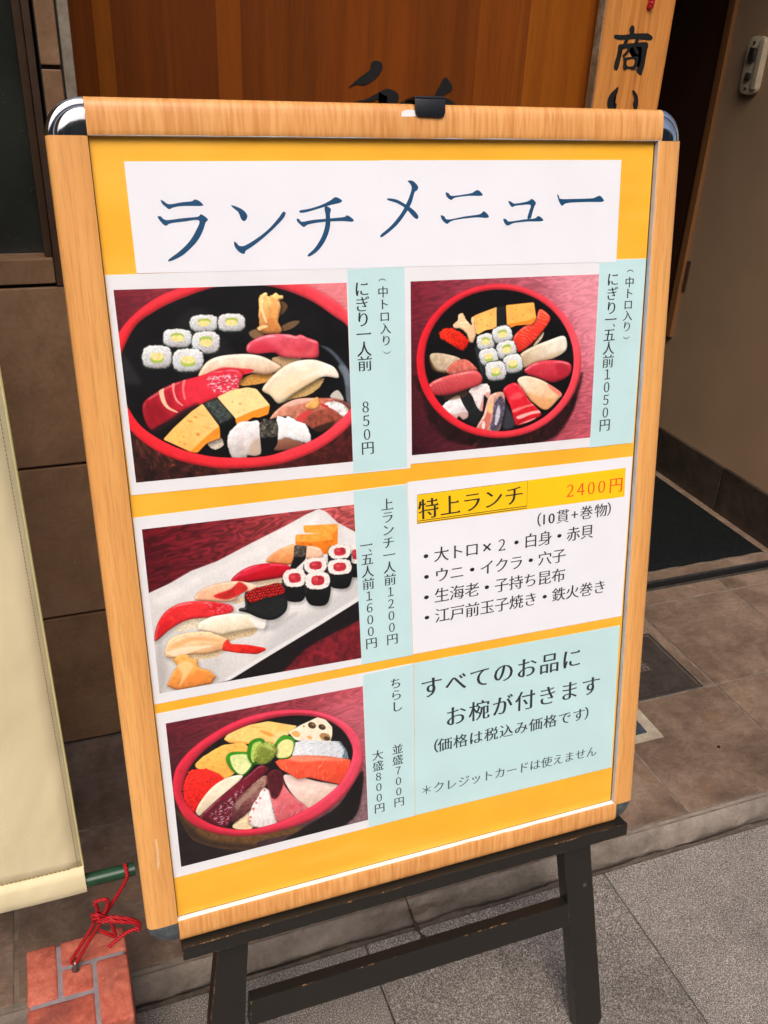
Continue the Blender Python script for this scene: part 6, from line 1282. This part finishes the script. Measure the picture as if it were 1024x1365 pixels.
def paint(ph, quad, res=3.2):
    x0, x1 = min(q[0] for q in quad), max(q[0] for q in quad); y0, y1 = min(q[1] for q in quad), max(q[1] for q in quad)
    w, h = int((x1-x0)*res), int((y1-y0)*res)
    X, Y = np.meshgrid(x0+(np.arange(w)+.5)/res, y0+(np.arange(h)+.5)/res); X = X.astype(np.float32); Y = Y.astype(np.float32)
    c = [np.array(k, np.float32)/255 for k in ph['bg']]; u = ((X-x0)/(x1-x0))[..., None]; v = ((Y-y0)/(y1-y0))[..., None]
    img = (c[0]*(1-u)+c[1]*u)*v+(c[2]*(1-u)+c[3]*u)*(1-v)
    wd = fbm(X*.28+Y*.30, Y-X*.18, 20, 5, 4); wv = .5+.5*np.sin(wd*60); st = fbm(X*.15+Y*.1, Y*1.5-X*.3, 3., 8, 3)
    img = img*(1-ph['wood']*.55*(1-wv[..., None]))*(1-ph['wood']*.9*(st[..., None]-.5))
    lastm = np.ones((h, w), np.float32)
    for k, it in enumerate(ph['items']):
        P = [tuple(p) for p in (it['p'] if 'k' in it else cat_rom(it['p'], 5))]
        if 'k' in it:                                        # softly chamfer straight-sided shapes
            Q = []
            for q0, q1, q2 in zip(P[-1:]+P[:-1], P, P[1:]+P[:1]):
                for o_ in (q0, q2):
                    dx_, dy_ = o_[0]-q1[0], o_[1]-q1[1]; l_ = math.hypot(dx_, dy_)+1e-6; f_ = min(1.1, l_*.3)/l_
                    Q.append((q1[0]+dx_*f_, q1[1]+dy_*f_))
            P = Q
        bx0_, bx1_ = min(p[0] for p in P), max(p[0] for p in P); by0_, by1_ = min(p[1] for p in P), max(p[1] for p in P)
        soft = it.get('s', .4); mg = 4+soft*1.5; i0 = max(0, int((bx0_-mg-x0)*res)); i1 = min(w, int((bx1_+mg-x0)*res)); j0 = max(0, int((by0_-mg-y0)*res)); j1 = min(h, int((by1_+mg-y0)*res))
        if i1 <= i0 or j1 <= j0: continue
        x, y = X[j0:j1, i0:i1], Y[j0:j1, i0:i1]; sub_ = img[j0:j1, i0:i1]; s = sdist(x, y, P)
        if 'hole' in it: s = np.minimum(s, -sdist(x, y, [tuple(p) for p in cat_rom(it['hole'], 5)]))
        if 'sh' in it:
            a_, b_, sf, al = it['sh']; s2 = sdist(x-a_, y-b_, P); m_ = np.clip(.5+s2/(sf*2.2), 0, 1)[..., None]*al*.9; sub_ = sub_*(1-m_)
        if 'rough' in it: s = s+(fbm(x, y, it['rough'][1], 31+k, 2)-.5)*2*it['rough'][0]*.75
        m2 = np.clip(.5+s/(2*soft), 0, 1); m2 = m2*m2*(3-2*m2)
        if 'cl' in it: m2 = m2*lastm[j0:j1, i0:i1]
        else: lastm[:] = 0; lastm[j0:j1, i0:i1] = np.clip(.5+s/.9, 0, 1)
        m_ = m2[..., None]*it.get('al', 1.)
        col = np.ones(x.shape+(3,), np.float32)*np.array(it['c'], np.float32)/255
        if 'g' in it:
            c2, ang = it['g']; a_ = R(ang); pr = [p[0]*math.cos(a_)+p[1]*math.sin(a_) for p in P]; lo, hi = min(pr), max(pr)
            t = np.clip((x*math.cos(a_)+y*math.sin(a_)-lo)/(hi-lo), 0, 1)[..., None]; col = col*(1-t)+np.array(c2, np.float32)/255*t
        if 'st' in it:
            ang, per, wdt, sc_, al, wp = it['st']; a_ = R(ang)
            t = (x*math.cos(a_)+y*math.sin(a_))/per+(fbm(x, y, per*3.4, 77+k, 2)-.5)*wp*1.3
            f = np.abs((t % 1)-.5)*2; sm = np.clip((wdt*2-f)/.3, 0, 1)[..., None]*al*np.clip(fbm(x, y, 8, 61+k, 2)*2.6-.7, 0, 1)[..., None]; col = col*(1-sm)+np.array(sc_, np.float32)/255*sm
        if 'rice' in it:
            cd, hh = cells(x, y, 1.9, k*3.1); gsh = np.clip(cd/.32, 0, 1); col = col*(1-it['rice']+it['rice']*gsh+.05*(hh-.5))[..., None]
        if 'n' in it: col = col*(1+(fbm(x, y, it['n'][0], 11+k, 3)[..., None]-.5)*2*it['n'][1]*1.4)
        if 'wet' in it:
            t = np.clip((fbm(x*.7, y*1.4, 1.5, 57+k, 3)-.56)/.06, 0, 1)[..., None]*it['wet']; col = col*(1-t)+t*.95
        if 'roe' in it:
            pr, rc = it['roe']; gx, gy = x/pr, y/pr+.0; row = np.floor(gy); gx = gx+.5*(row % 2); cx_, cy_ = np.floor(gx), row
            h1 = np.modf(np.abs(np.sin(cx_*12.98+cy_*78.2)*43758.5))[0]; h2 = np.modf(np.abs(np.sin(cx_*39.3+cy_*11.1)*24634.6))[0]
            fx, fy = gx-cx_-.5+(h1-.5)*.35, gy-cy_-.5+(h2-.5)*.35; rr = np.sqrt(fx*fx+fy*fy); ball = np.clip((.55-rr)/.1, 0, 1)[..., None]
            shd = (.6+.5*np.clip(1-rr/.5, 0, 1)+.35*(fy-fx))[..., None]; col = col*(1-ball)+np.array(rc, np.float32)/255*shd*ball
            hl = np.clip((.15-np.hypot(fx+.14, fy-.17))/.06, 0, 1)[..., None]*(h1 > .35)[..., None]; col = col*(1-hl*.9)+hl*np.array([.95, .8, .7])*.9
        if 'a' in it:
            r_ = it.get('r', 5); hgt = np.sqrt(np.clip(1-(1-np.clip(s/r_, 0, 1))**2, 0, 1))*r_; gy_, gx_ = np.gradient(hgt, 1/res)
            sh = np.clip((-gx_*-.35+-gy_*.95), -1.3, 1.); col = col*(1+it['a']*1.6*np.clip(sh, -1.0, .5))[..., None]
            ty = np.clip((y-by0_)/(by1_-by0_+1e-6), 0, 1)
            if 'hole' not in it: col = col*(1-.17*(1-ty)**2.2)[..., None]
            if 'sh' in it and r_ >= 3 and 'rough' not in it:
                gl_ = np.exp(-((s-2.0)/1.1)**2)*np.clip(sh*2.2, 0, 1)*np.clip((fbm(x*.35+y*.2, y, 3.4, 71+k, 2)-.38)/.2, 0, 1); gl_ = (gl_*.42)[..., None]; col = col*(1-gl_)+gl_*np.array([1., .97, .94])
        if it.get('r', 0) >= 2 and 'cl' not in it:
            cv = fbm(x, y, 7, 131+k, 3)-.5; col = col*(1+cv[..., None]*np.array([.06, .16, .16])); col = col*(1-.22*np.exp(-np.clip(s, 0, 9)/.55))[..., None]
        col = col*(1+(fbm(x, y, 1.1, 3+k, 2)[..., None]-.5)*.11)
        img[j0:j1, i0:i1] = sub_*(1-m_)+np.clip(col, 0, 1)*m_
    for ax_ in (0, 1):
        pd = np.pad(img, [(1, 1) if q_ == ax_ else (0, 0) for q_ in range(3)], mode='edge'); sl_ = [slice(None)]*3
        A_, B_ = list(sl_), list(sl_); A_[ax_] = slice(0, -2); B_[ax_] = slice(2, None); img = .25*pd[tuple(A_)]+.5*img+.25*pd[tuple(B_)]
    img = np.clip(img, 0, 1); img = img**1.08; img = img+(img*img*(3-2*img)-img)*.3
    img = np.clip(img+(np.random.RandomState(1).rand(h, w, 1)-.5)*.015, 0, 1)
    im = bpy.data.images.new('food_print', w, h); px = np.ones((h, w, 4), np.float32); px[..., :3] = img; im.pixels.foreach_set(px.ravel()); im.update(); im.pack()
    s = NT('printed food photograph', .42, .4); tx = s.n('ShaderNodeTexImage'); tx.image = im; s.L(s.tc.outputs['UV'], tx.inputs[0])
    s.col(s.mix(tx.outputs[0], .93, 1., 'MULTIPLY')) if False else s.L(tx.outputs[0], s.b.inputs['Base Color'])
    return s.m, (x0, x1, y0, y1)

# ------------------------------------------------------------------ the menu board
bu = Vector((0.99999858, -0.00168681, 0)); bv = Vector((0.00031321, 0.18568101, 0.98261003)); bw = bu.cross(bv)
BM = Matrix((bu, bv, bw)).transposed().to_4x4(); BM.translation = (0, 0, .405)
mb = thing('menu_board', 'wood-framed lunch menu board with sushi photographs standing on the black easel', 'menu board', M=BM)
PB = 3.; XR = 574.; YT = 821.                                # poster opening: x 0..574, y 3..821 mm
obj('backing_board', box(-.022, .594, -.014, .838, -.013, -.0006, bev=.001), MT['backing'], mb)
obj('yellow_card', box(.001, XR/1000-.001, (PB+.5)/1000, YT/1000, -.0005, .0003), MT['yellow'], mb)
def rail(p0, p1, inward, width, mat, name, lipmat):
    """curved snap profile between p0 and p1 (mm, outer edge); inward = unit vector towards the poster"""
    prof = [(0, -12), (0, -.5), (.5, 2.2), (1.8, 4.6), (4.2, 6.4), (8, 7.3), (13, 7.6), (21, 7.7), (26, 7.5), (width-1.6, 7.1), (width-.4, 6.5)]
    bm = bmesh.new(); ax = Vector(p1)-Vector(p0); L = ax.length; n = 24 if L > 300 else 2; rows = []
    rnd = random.Random(int(p0[0]*7+p0[1]))
    for i in range(n+1):
        q = Vector(p0)+ax*(i/n); row = []
        for k, (d, z) in enumerate(prof):
            dd = d+(rnd.uniform(-.6, .4) if k >= len(prof)-1 else 0)
            row.append(bm.verts.new(((q.x+inward[0]*dd)/1000, (q.y+inward[1]*dd)/1000, z/1000)))
        rows.append(row)
    for a, b in zip(rows, rows[1:]):
        for k in range(len(prof)-1): bm.faces.new((a[k], a[k+1], b[k+1], b[k]))
    bm.faces.new(rows[0]); bm.faces.new(list(reversed(rows[-1])))
    bmesh.ops.recalc_face_normals(bm, faces=bm.faces)
    o = smooth(obj(name, bm, mat, mb), 50)
    a, b = Vector(p0)+Vector(inward)*(width-2.2), Vector(p1)+Vector(inward)*(width)
    lx0, lx1 = sorted((a.x, b.x)); ly0, ly1 = sorted((a.y, b.y))
    obj('inner_lip', box(lx0/1000, lx1/1000, ly0/1000, ly1/1000, .0004, .0066, bev=.0003, seg=1), lipmat, o)
    return o
rail((-34, 0), (-34, YT), (1, 0), 34, MT['oak_v'], 'side_rail', MT['oak_v'])
rail((604.5, 0), (604.5, YT), (-1, 0), 30.5, MT['oak_v'], 'side_rail', MT['alu'])
rail((0, 852), (578, 852), (0, -1), 31, MT['oak_h'], 'top_rail', MT['alu'])
rail((0, -28), (578, -28), (0, 1), 31, MT['oak_h'], 'bottom_rail', MT['white_lip'])
def corner(cx, cy, a0, rx, ry, mat, lab=None):
    prof = [(1., -12), (1., 1.5), (.985, 3.0), (.93, 4.4), (.85, 5.2), (.80, 5.3), (.76, 7.0), (.66, 8.6), (.5, 9.6), (.3, 10.), (.0, 10.1)]
    bm = bmesh.new(); rows = []; n = 14
    for i in range(n+1):
        a = R(a0+90*i/n); rows.append([bm.verts.new(((cx+math.cos(a)*rx*r)/1000, (cy+math.sin(a)*ry*r)/1000, z/1000-.0025)) for r, z in prof])
    for a, b in zip(rows, rows[1:]):
        for k in range(len(prof)-1): bm.faces.new((a[k], a[k+1], b[k+1], b[k]))
    bm.faces.new(rows[0]); bm.faces.new(rows[-1])
    bmesh.ops.remove_doubles(bm, verts=bm.verts, dist=1e-6); bmesh.ops.recalc_face_normals(bm, faces=bm.faces)
    return smooth(obj('corner_cap', bm, mat, mb, label=lab), 30)
corner(-.3, YT+.3, 90, 33.7, 30.7, MT['chrome'], 'shiny chrome corner cap')
corner(578.3, YT+.3, 0, 26.3, 30.7, MT['chrome'], 'shiny chrome corner cap')
corner(-.3, -.3, 180, 33.5, 28, MT['grey_corner'], 'dull grey corner cap')
corner(578.3, -.3, 270, 26.2, 28, MT['grey_corner'], 'dull grey corner cap')
# torn spot in the vinyl and a scratch on the rail
obj('torn_vinyl', prism([(.2845, .8445), (.291, .8462), (.299, .8458), (.303, .8445), (.303, .8410), (.2945, .8402), (.284, .8400)], .0069, .0077, 'xy'), MT['white_lip'], mb, label='white patch where the wood print is torn under the clip')
obj('rail_scratch', prism([(-.0155, .075), (-.0125, .083), (-.0115, .098), (-.0125, .117), (-.0150, .118), (-.0142, .100), (-.0152, .086)], .0074, .00772, 'xy'), plain('scratched print', (232,190,140), .5, nz=(300, .1)), mb, label='pale scratch on the left side rail')
def sheet(name, quad, z0, z1, mat, par=mb, uv=None, label=None, cup=0.):
    q = [mmv(p) for p in quad]; bm = add_prism(bmesh.new(), q, z0/1000, z1/1000)
    if uv:
        l = bm.loops.layers.uv.new('UVMap'); x0, x1, y0, y1 = uv
        for f in bm.faces:
            for lp in f.loops: lp[l].uv = ((lp.vert.co.x*1000-x0)/(x1-x0), (lp.vert.co.y*1000-y0)/(y1-y0))
    bmesh.ops.recalc_face_normals(bm, faces=bm.faces)
    return obj(name, bm, mat, par, label=label)
LAY = dict(title=.95, s1=.75, s2=.78, s3=.74, s4=.77, s5=.73, s6=.76)
SH = {}
lbl = dict(title='white title sheet with large blue lettering', s1='menu sheet with a red-rimmed bowl of assorted nigiri, 850 yen',
           s2='menu sheet with a round bowl of nigiri seen from above, 1050 yen', s3='menu sheet with sushi on a long white plate',
           s4='white menu sheet with a yellow highlighted heading', s5='menu sheet with a bowl of chirashi sashimi', s6='pale blue notice sheet with large grey lettering')
_t = SHEETS.pop('title'); XS_ = 266.5
def _yt(x, a, b): return a[1]+(b[1]-a[1])*(x-a[0])/(b[0]-a[0])
SHEETS['title'] = [_t[0], (XS_, _yt(XS_, _t[0], _t[1])), (XS_+.6, _yt(XS_, _t[3], _t[2])), _t[3]]
SHEETS['title2'] = [(XS_-2, _yt(XS_-2, _t[0], _t[1])+.3), _t[1], _t[2], (XS_-1.4, _yt(XS_, _t[3], _t[2])+.2)]
LAY['title2'] = 1.08; lbl['title'] = 'left half of the white title sheet with large blue lettering'; lbl['title2'] = 'right half of the white title sheet with large blue lettering'
for k in ('title', 'title2', 's1', 's2', 's3', 's4', 's5', 's6'):
    q = [(max(1.5, min(572.6, p[0])), p[1]) for p in SHEETS[k]]
    SH[k] = sheet('title_sheet' if 'title' in k else 'menu_sheet', q, .32, LAY[k], MT['mint'] if k == 's6' else MT['whitep'] if k in ('s1', 's2', 's3', 's5') else MT['white'], label=lbl[k])
for k in ('s1', 's2', 's3', 's5'):
    q = [(min(572.4, p[0]), p[1]) for p in SHEETS[k+'_strip']]
    sheet('price_strip', q, LAY[k], LAY[k]+.18, MT['mint'], SH[k])
sheet('heading_band', SHEETS['hl'], LAY['s4'], LAY['s4']+.06, MT['hl'], SH['s4'])
for pk, k in (('a', 's1'), ('b', 's2'), ('c', 's3'), ('d', 's5')):
    mat, uv = paint(FOOD[pk], SHEETS[k+'_photo'])
    sheet('food_photo', SHEETS[k+'_photo'], LAY[k], LAY[k]+.08, mat, SH[k], uv)
INK = [MT['ink'], MT['ink'], MT['ink_orange'], MT['ink_soft'], MT['ink_pale']]
acc = {}
for s, a, b, size, shn, ci, vert in RUNS:
    base = shn.split('_')[0]; base = 's4' if base == 'hl' else base
    z = (LAY[base]+(.30 if '_strip' in shn else .14))/1000
    bm = run_mesh(s, a, b, size, z, vert, .8 if ci in (0, 4) else 1.)
    key = (base, ci); 
    if key in acc:
        me = bpy.data.meshes.new('x'); bm.to_mesh(me); bm.free(); acc[key].from_mesh(me)
    else: acc[key] = bm
def frame_line(bm, q0, q1, w, z):
    d = Vector((q1[0]-q0[0], q1[1]-q0[1])).normalized(); n = Vector((-d.y, d.x))*w/2
    bm.faces.new([bm.verts.new(((p[0]+s_*n.x)/1000, (p[1]+s_*n.y)/1000, z)) for p, s_ in ((q0, -1), (q1, -1), (q1, 1), (q0, 1))])
z = (LAY['s4']+.14)/1000
hA, hB = SHEETS['hl'][0], SHEETS['hl'][3]
hr = (SHEETS['hl'][1][0]-hA[0])*.508
for yo, w in ((hB[1]+.9, .8), (hB[1]+3.2, .8)): frame_line(acc[('s4', 1)], (hA[0], yo), (hA[0]+hr, yo), w, z)
for (p, q_) in (((hA[0], hA[1]-.3), (hA[0]+hr, hA[1]-.3)), ((hA[0]+.3, hA[1]), (hB[0]+.3, hB[1])), ((hA[0]+hr, hA[1]), (hA[0]+hr, hB[1]))): frame_line(acc[('s4', 1)], p, q_, .35, z)
for base_, cx_, cy_ in (('s2', COMMA[0][0], COMMA[0][1]), ('s3', COMMA[1][0], COMMA[1][1])):
    add_prism(acc[(base_, 0)], [mmv(p) for p in cat_rom([(cx_-1.6, cy_+1.9), (cx_-.2, cy_+1.2), (cx_+1.3, cy_-.6), (cx_+1.2, cy_-1.6), (cx_+.3, cy_-1.5), (cx_-.4, cy_-.2)], 4)], (LAY[base_]+.30)/1000, (LAY[base_]+.30)/1000)
for (base, ci), bm in acc.items(): obj('lettering', bm, INK[ci], SH[base])
for hk, grp in (('title', ('ra', 'n', 'chi')), ('title2', ('me', 'ni', 'yu', 'bar'))):
    tb = bmesh.new(); zz = LAY[hk]+.1
    for k in grp:
        for i, s in enumerate(TITLE[k]): add_prism(tb, [mmv(p) for p in cat_rom(s, 5)], (zz+.06*i)/1000, (zz+.06*i)/1000)
    obj('lettering', tb, MT['ink_blue'], SH[hk])
COVER = True
if COVER: obj('cover_sheet', box(.0008, XR/1000-.0008, (PB+.6)/1000, (YT-.5)/1000, .0024, .0027), MT['pvc'], mb, label='clear plastic cover over the posters')

# clip on the top rail
ck = thing('board_clip', 'small black clip hooked over the top rail of the menu board', 'clip', M=BM @ Matrix.Translation((.312, .852, 0)))
o = smooth(obj('front_plate', prism([(-.0150, -.0015), (-.0150, .0035), (.0160, .0035), (.0160, -.0085), (.0140, -.0118), (.0105, -.0125), (-.0110, -.0118), (-.0140, -.0100), (-.0150, -.0060)], .0082, .0102, 'xy', bev=.0006), MT['black_plastic'], ck))
o = obj('top_plate', box(-.0150, .0160, .0037, .0058, -.016, .0102, bev=.0006), MT['black_plastic'], ck)
o = obj('rear_plate', box(-.0150, .0160, -.012, .0036, -.0180, -.0160, bev=.0006), MT['black_plastic'], ck)

# ------------------------------------------------------------------ the easel
es = thing('easel', 'black wooden easel with chipped edges holding the menu board', 'easel', M=BM)
obj('ledge', box(.0005, .592, -.0465, -.0285, -.034, .016, bev=.0012), MT['black'], es)
def leg_poly(p): return [(a/1000, b/1000) for a, b in p]
obj('leg', prism(leg_poly([(62, 700), (100, 700), (86, -15), (72, -142), (49, -406), (5, -400), (24, -185), (42, -75)]), -.0365, -.0140, 'xy', bev=.0012), MT['black'], es)
rl = obj('leg', prism(leg_poly([(470, 700), (504, 700), (552, -40), (578, -250), (594, -395), (590, -406), (553, -409), (535, -246), (515, -85)]), -.0365, -.0140, 'xy', bev=.0012), MT['black'], es)
obj('cross_rail', prism(leg_poly([(76, -163), (526, -163), (529, -202), (72, -202)]), -.0305, -.0135, 'xy', bev=.001), MT['black'], es)
obj('upper_rail', box(.105, .468, .60, .635, -.034, -.016, bev=.001), MT['black'], es)
for xa, xb in ((.10, .09), (.47, .50)):                       # rear legs hinged behind the board
    a = Vector((xa, .68, -.046)); foot = BM.inverted() @ Vector((xb, .300, PZ))
    bm = add_box(bmesh.new(), -.016, .016, -.008, .008, 0, (foot-a).length, bev=.001)
    d = (foot-a).normalized(); rot = d.to_track_quat('Z', 'Y').to_matrix().to_4x4(); rot.translation = a
    bm.transform(rot); obj('rear_leg', bm, MT['black'], es)
sc_ = tube([(.549, -.138, -.0139), (.549, -.138, -.0122)], .0032, 10, 0); obj('screw', sc_, MT['steel'], es)

# ------------------------------------------------------------------ canvas banner, its pole, cord and the brick weight
bn = thing('canvas_banner', 'beige canvas banner hanging at the left edge with a stitched hem', 'banner', (-.5, .1, .38))
def bpart(name, bm, mat, **k):
    o = obj(name, bm, mat, bn, **k); o.matrix_parent_inverse = T(bn); return o
def cloth_y(x, z): return .1-.008*math.sin((x+.09)*9+z*1.5)*min(1, (z-.36)*4)-.004*math.sin(z*8+x*5)*min(1, (z-.36)*6)
def cloth():
    bm = bmesh.new(); nx, nz = 60, 110; V = []
    for j in range(nz+1):
        z = .412+(2.3-.412)*j/nz; V.append([bm.verts.new((-1.25+(1.25-.0955)*i/nx, cloth_y(-1.25+1.1545*i/nx, z), z)) for i in range(nx+1)])
    for j in range(nz):
        for i in range(nx): bm.faces.new((V[j][i], V[j][i+1], V[j+1][i+1], V[j+1][i]))
    return bm
o = bpart('cloth', cloth(), MT['canvas']); sm = o.modifiers.new('thickness', 'SOLIDIFY'); sm.thickness = .0016; sm.offset = 0; smooth(o, 70)
# hem pocket wrapped round the pole
hb = bmesh.new(); prof = [(.0, .034), (-.0060, .0325), (-.0088, .024), (-.0100, .008), (-.0096, -.002), (-.0040, -.0088), (.0060, -.0078), (.0100, .000), (.0105, .010), (.0085, .026)]
rows = []
for i in range(41):
    x = -1.25+(1.25-.0945)*i/40
    rows.append([hb.verts.new((x, .1+y, .382+z+.0006*math.sin(i*1.3+y*200))) for y, z in prof])
for a, b in zip(rows, rows[1:]):
    for k in range(len(prof)): hb.faces.new((a[k], b[k], b[(k+1) % 10], a[(k+1) % 10]))
bmesh.ops.recalc_face_normals(hb, faces=hb.faces)
smooth(bpart('hem', hb, MT['canvas']), 60)
bm = bmesh.new()
zz_ = [.414+(2.28-.414)*i/60 for i in range(61)]
add_tube(bm, [(-.0950, cloth_y(-.0955, z), z) for z in zz_], .0013, 6)
bpart('edge_binding', bm, MT['binding'])
bm = bmesh.new()
z = .416
while z < 1.3:
    y = cloth_y(-.1005, z)-.0011; add_box(bm, -.1010, -.1004, y-.0005, y, z, z+.0026); z += .0042
x = -.11
while x > -.40:
    y = cloth_y(x, .4165)-.0012; add_box(bm, x-.0030, x, y-.0006, y, .4162, .4168); x -= .0048
bpart('stitching', bm, MT['stitch'], kind='stuff')
pole = smooth(tag(obj('banner_pole', tube([(-1.3, .1, .388), (-.5, .1, .388), (-.046, .1, .388), (-.0385, .1, .388), (-.0372, .1, .388)], .0084, 20, 0), MT['green']), 'green painted pole sticking out of the banner hem', 'pole'), 50)
BK = (-.124, .105, 0)
bt = .200
bb = thing('brick_weight', 'red brick weight with grey mortar lines tied to the banner pole', 'brick weight', (-.1235, .113, 0))
def bp_(name, bm, mat, **k):
    o = obj(name, bm, mat, bb, **k); o.matrix_parent_inverse = T(bb); return o
X0, X1, Y0, Y1 = -.1870, -.0605, .0385, .1745
bp_('mortar_core', box(X0+.003, X1-.003, Y0+.003, Y1-.003, .002, bt-.0022, bev=.004, seg=3), MT['mortar'])
def bkb(x0, x1, y0, y1, z0, z1): 
    bm = box(x0, x1, y0, y1, z0, z1)
    bmesh.ops.subdivide_edges(bm, edges=bm.edges, cuts=2, use_grid_fill=True)
    es = [e for e in bm.edges if e.calc_face_angle(0) > .5]; bmesh.ops.bevel(bm, geom=es, offset=.0042, segments=3, affect='EDGES', profile=.5)
    rnd = random.Random(int(abs(x0*9999+y0*777+z0*55)))
    for v in bm.verts: v.co += Vector([rnd.uniform(-.00035, .00035) for _ in range(3)])
    o = bp_('brick', bm, MT['brick']); return smooth(o, 50)
gx = .0022
ym1, ym2 = .090, .134                                        # mortar lines of the top face
tz0 = bt-.034
bkb(X0, -.1465-gx, ym1+gx, Y1, tz0, bt); bkb(-.1465+gx, X1, ym2+gx, Y1, tz0, bt)
bkb(-.1465+gx, -.1030-gx, ym1+gx, ym2-gx, tz0, bt-.0004); bkb(-.1030+gx, X1, Y0, ym2-gx, tz0, bt+.0003)
bkb(X0, -.1030-gx, Y0, ym1-gx, tz0, bt-.0003)
for k in range(3):                                             # courses below
    z1_ = tz0-.0045-k*.053; z0_ = z1_-.0485
    if k % 2: bkb(X0, X1-.045, Y0, Y1, z0_, z1_); bkb(X1-.040, X1, Y0, Y1, z0_, z1_)
    else: bkb(X0, X1, Y0, .104, z0_, z1_); bkb(X0, X1, .109, Y1, z0_, z1_)
ring = []
for i in range(21):
    a = 2*math.pi*i/20; ring.append((-.1262+.0012*math.sin(a), .1265+.0062*math.cos(a), .2092+.0085*math.sin(a)))
eb = bmesh.new(); add_tube(eb, ring, .0021, 10, False); add_tube(eb, [(-.1262, .1265, .203), (-.1262, .1265, .196)], .0024, 10); add_tube(eb, [(-.1262, .1265, .2012), (-.1262, .1265, .1998)], .0055, 12)
smooth(bp_('eye_bolt', eb, MT['steel'], label='small steel eye bolt in the top of the brick weight'), 50)
# cord: doubled from the pole end to the ring with a loose bow
cb = bmesh.new(); rC = .0024
def cadd(pts, r=rC): add_tube(cb, cat_rom(pts, 7, False), r, 8)
cadd([(-.0485, .1005, .3985), (-.0475, .0925, .397), (-.0500, .0895, .383), (-.0745, .1005, .3280), (-.0990, .1120, .2730), (-.1225, .1230, .2200), (-.1258, .1262, .2125), (-.1290, .1270, .2190), (-.1090, .1160, .2650), (-.0890, .1060, .3120), (-.0850, .1010, .3260)])
cadd([(-.0900, .1010, .3180), (-.0940, .0960, .3300), (-.0880, .0900, .3360), (-.0800, .0930, .3260), (-.0845, .1000, .3120), (-.0930, .1020, .3120), (-.0930, .0970, .3230), (-.0850, .0930, .3250)])
cadd([(-.0880, .0970, .3240), (-.0870, .0930, .3450), (-.0880, .0920, .3560), (-.0810, .0910, .3590), (-.0735, .0910, .3560), (-.0760, .0920, .3420), (-.0850, .0950, .3200)])
cadd([(-.0880, .0950, .3180), (-.0740, .0900, .3260), (-.0600, .0860, .3240), (-.0470, .0850, .3160), (-.0405, .0850, .3060), (-.0440, .0850, .3000), (-.0560, .0850, .2970), (-.0700, .0850, .2880), (-.0800, .0850, .2790)])
cadd([(-.0760, .0880, .3240), (-.0600, .0840, .3190), (-.0460, .0840, .3120), (-.0415, .0840, .3020), (-.0425, .0840, .2960)])
cadd([(-.0880, .0920, .3050), (-.0780, .0900, .2960), (-.0710, .0900, .2900), (-.0720, .0900, .3050), (-.0740, .0900, .3180), (-.0840, .0920, .3190)])
smooth(tag(obj('tie_cord', cb, MT['cord']), 'red braided cord tied in a loose bow from green pole to brick', 'cord'), 60)

# ------------------------------------------------------------------ cast cover and small drain in the porch floor
hc = thing('meter_cover', 'dark rectangular meter cover with raised lettering set in the porch tiles', 'hatch cover', (1.12, .61, PZ))
def hp(name, bm, mat, **k):
    o = obj(name, bm, mat, hc, **k); o.matrix_parent_inverse = T(hc); return o
fb = bmesh.new()
x0, x1, y0, y1 = .947, 1.2165, .5105, .7200; t = .007
for a in ((x0, x1, y0, y0+t), (x0, x1, y1-t, y1), (x0, x0+t, y0+t+.0001, y1-t-.0001), (x1-t, x1, y0+t+.0001, y1-t-.0001)): add_box(fb, a[0], a[1], a[2], a[3], PZ-.012, PZ+.0004, bev=.0006, seg=1)
hp('cover_frame', fb, MT['hatch'])
hp('lid', box(x0+.0095, x1-.0095, y0+.0095, y1-.0095, PZ-.014, PZ-.0004, bev=.0006), MT['hatch'])
hp('lid_edge', box(x0+.0095, x1-.0095, y0+.0078, y0+.0088, PZ-.01, PZ+.0002), MT['steel'])
lb = bmesh.new()
for i, ch in enumerate('量水器'):
    put(lb, ch, 1012+i*52, 616, 44, 0, PZ+.0001)
hp('raised_lettering', lb, plain('worn raised lettering', (104,94,84), .5, nz=(200, .2)))
dc = thing('drain_cover', 'small blue-grey drain cover in a cement patch beside the board', 'drain cover', (.98, .45, PZ))
for nm, b_, mt in (('cement_surround', box(.905, 1.028, .398, .492, PZ-.004, PZ+.0012, bev=.0008), MT['grout_light']), ('lid', box(.918, 1.000, .418, .480, PZ+.0013, PZ+.0042, bev=.001), MT['blue_lid'])):
    o = obj(nm, b_, mt, dc); o.matrix_parent_inverse = T(dc)
tag(obj('dry_twig', tube([(.372, .226, .0525), (.377, .205, .0520), (.381, .188, .036), (.385, .180, .020), (.388, .170, .010), (.392, .158, .006), (.396, .146, .005)], [.0010]*12+[.0022]*8+[.0036]*6+[.0016]*5+[.0042]*6, 7, 6), MT['twig']), 'thin brown dried twig hanging over the cement kerb', 'twig')
for p in ((1.115, .335), ):
    tag(obj('small_pebble', box(p[0], p[0]+.005, p[1], p[1]+.004, PZ, PZ+.004, bev=.001), MT['slot']), 'tiny dark pebble on the porch tile beside the board', 'pebble')
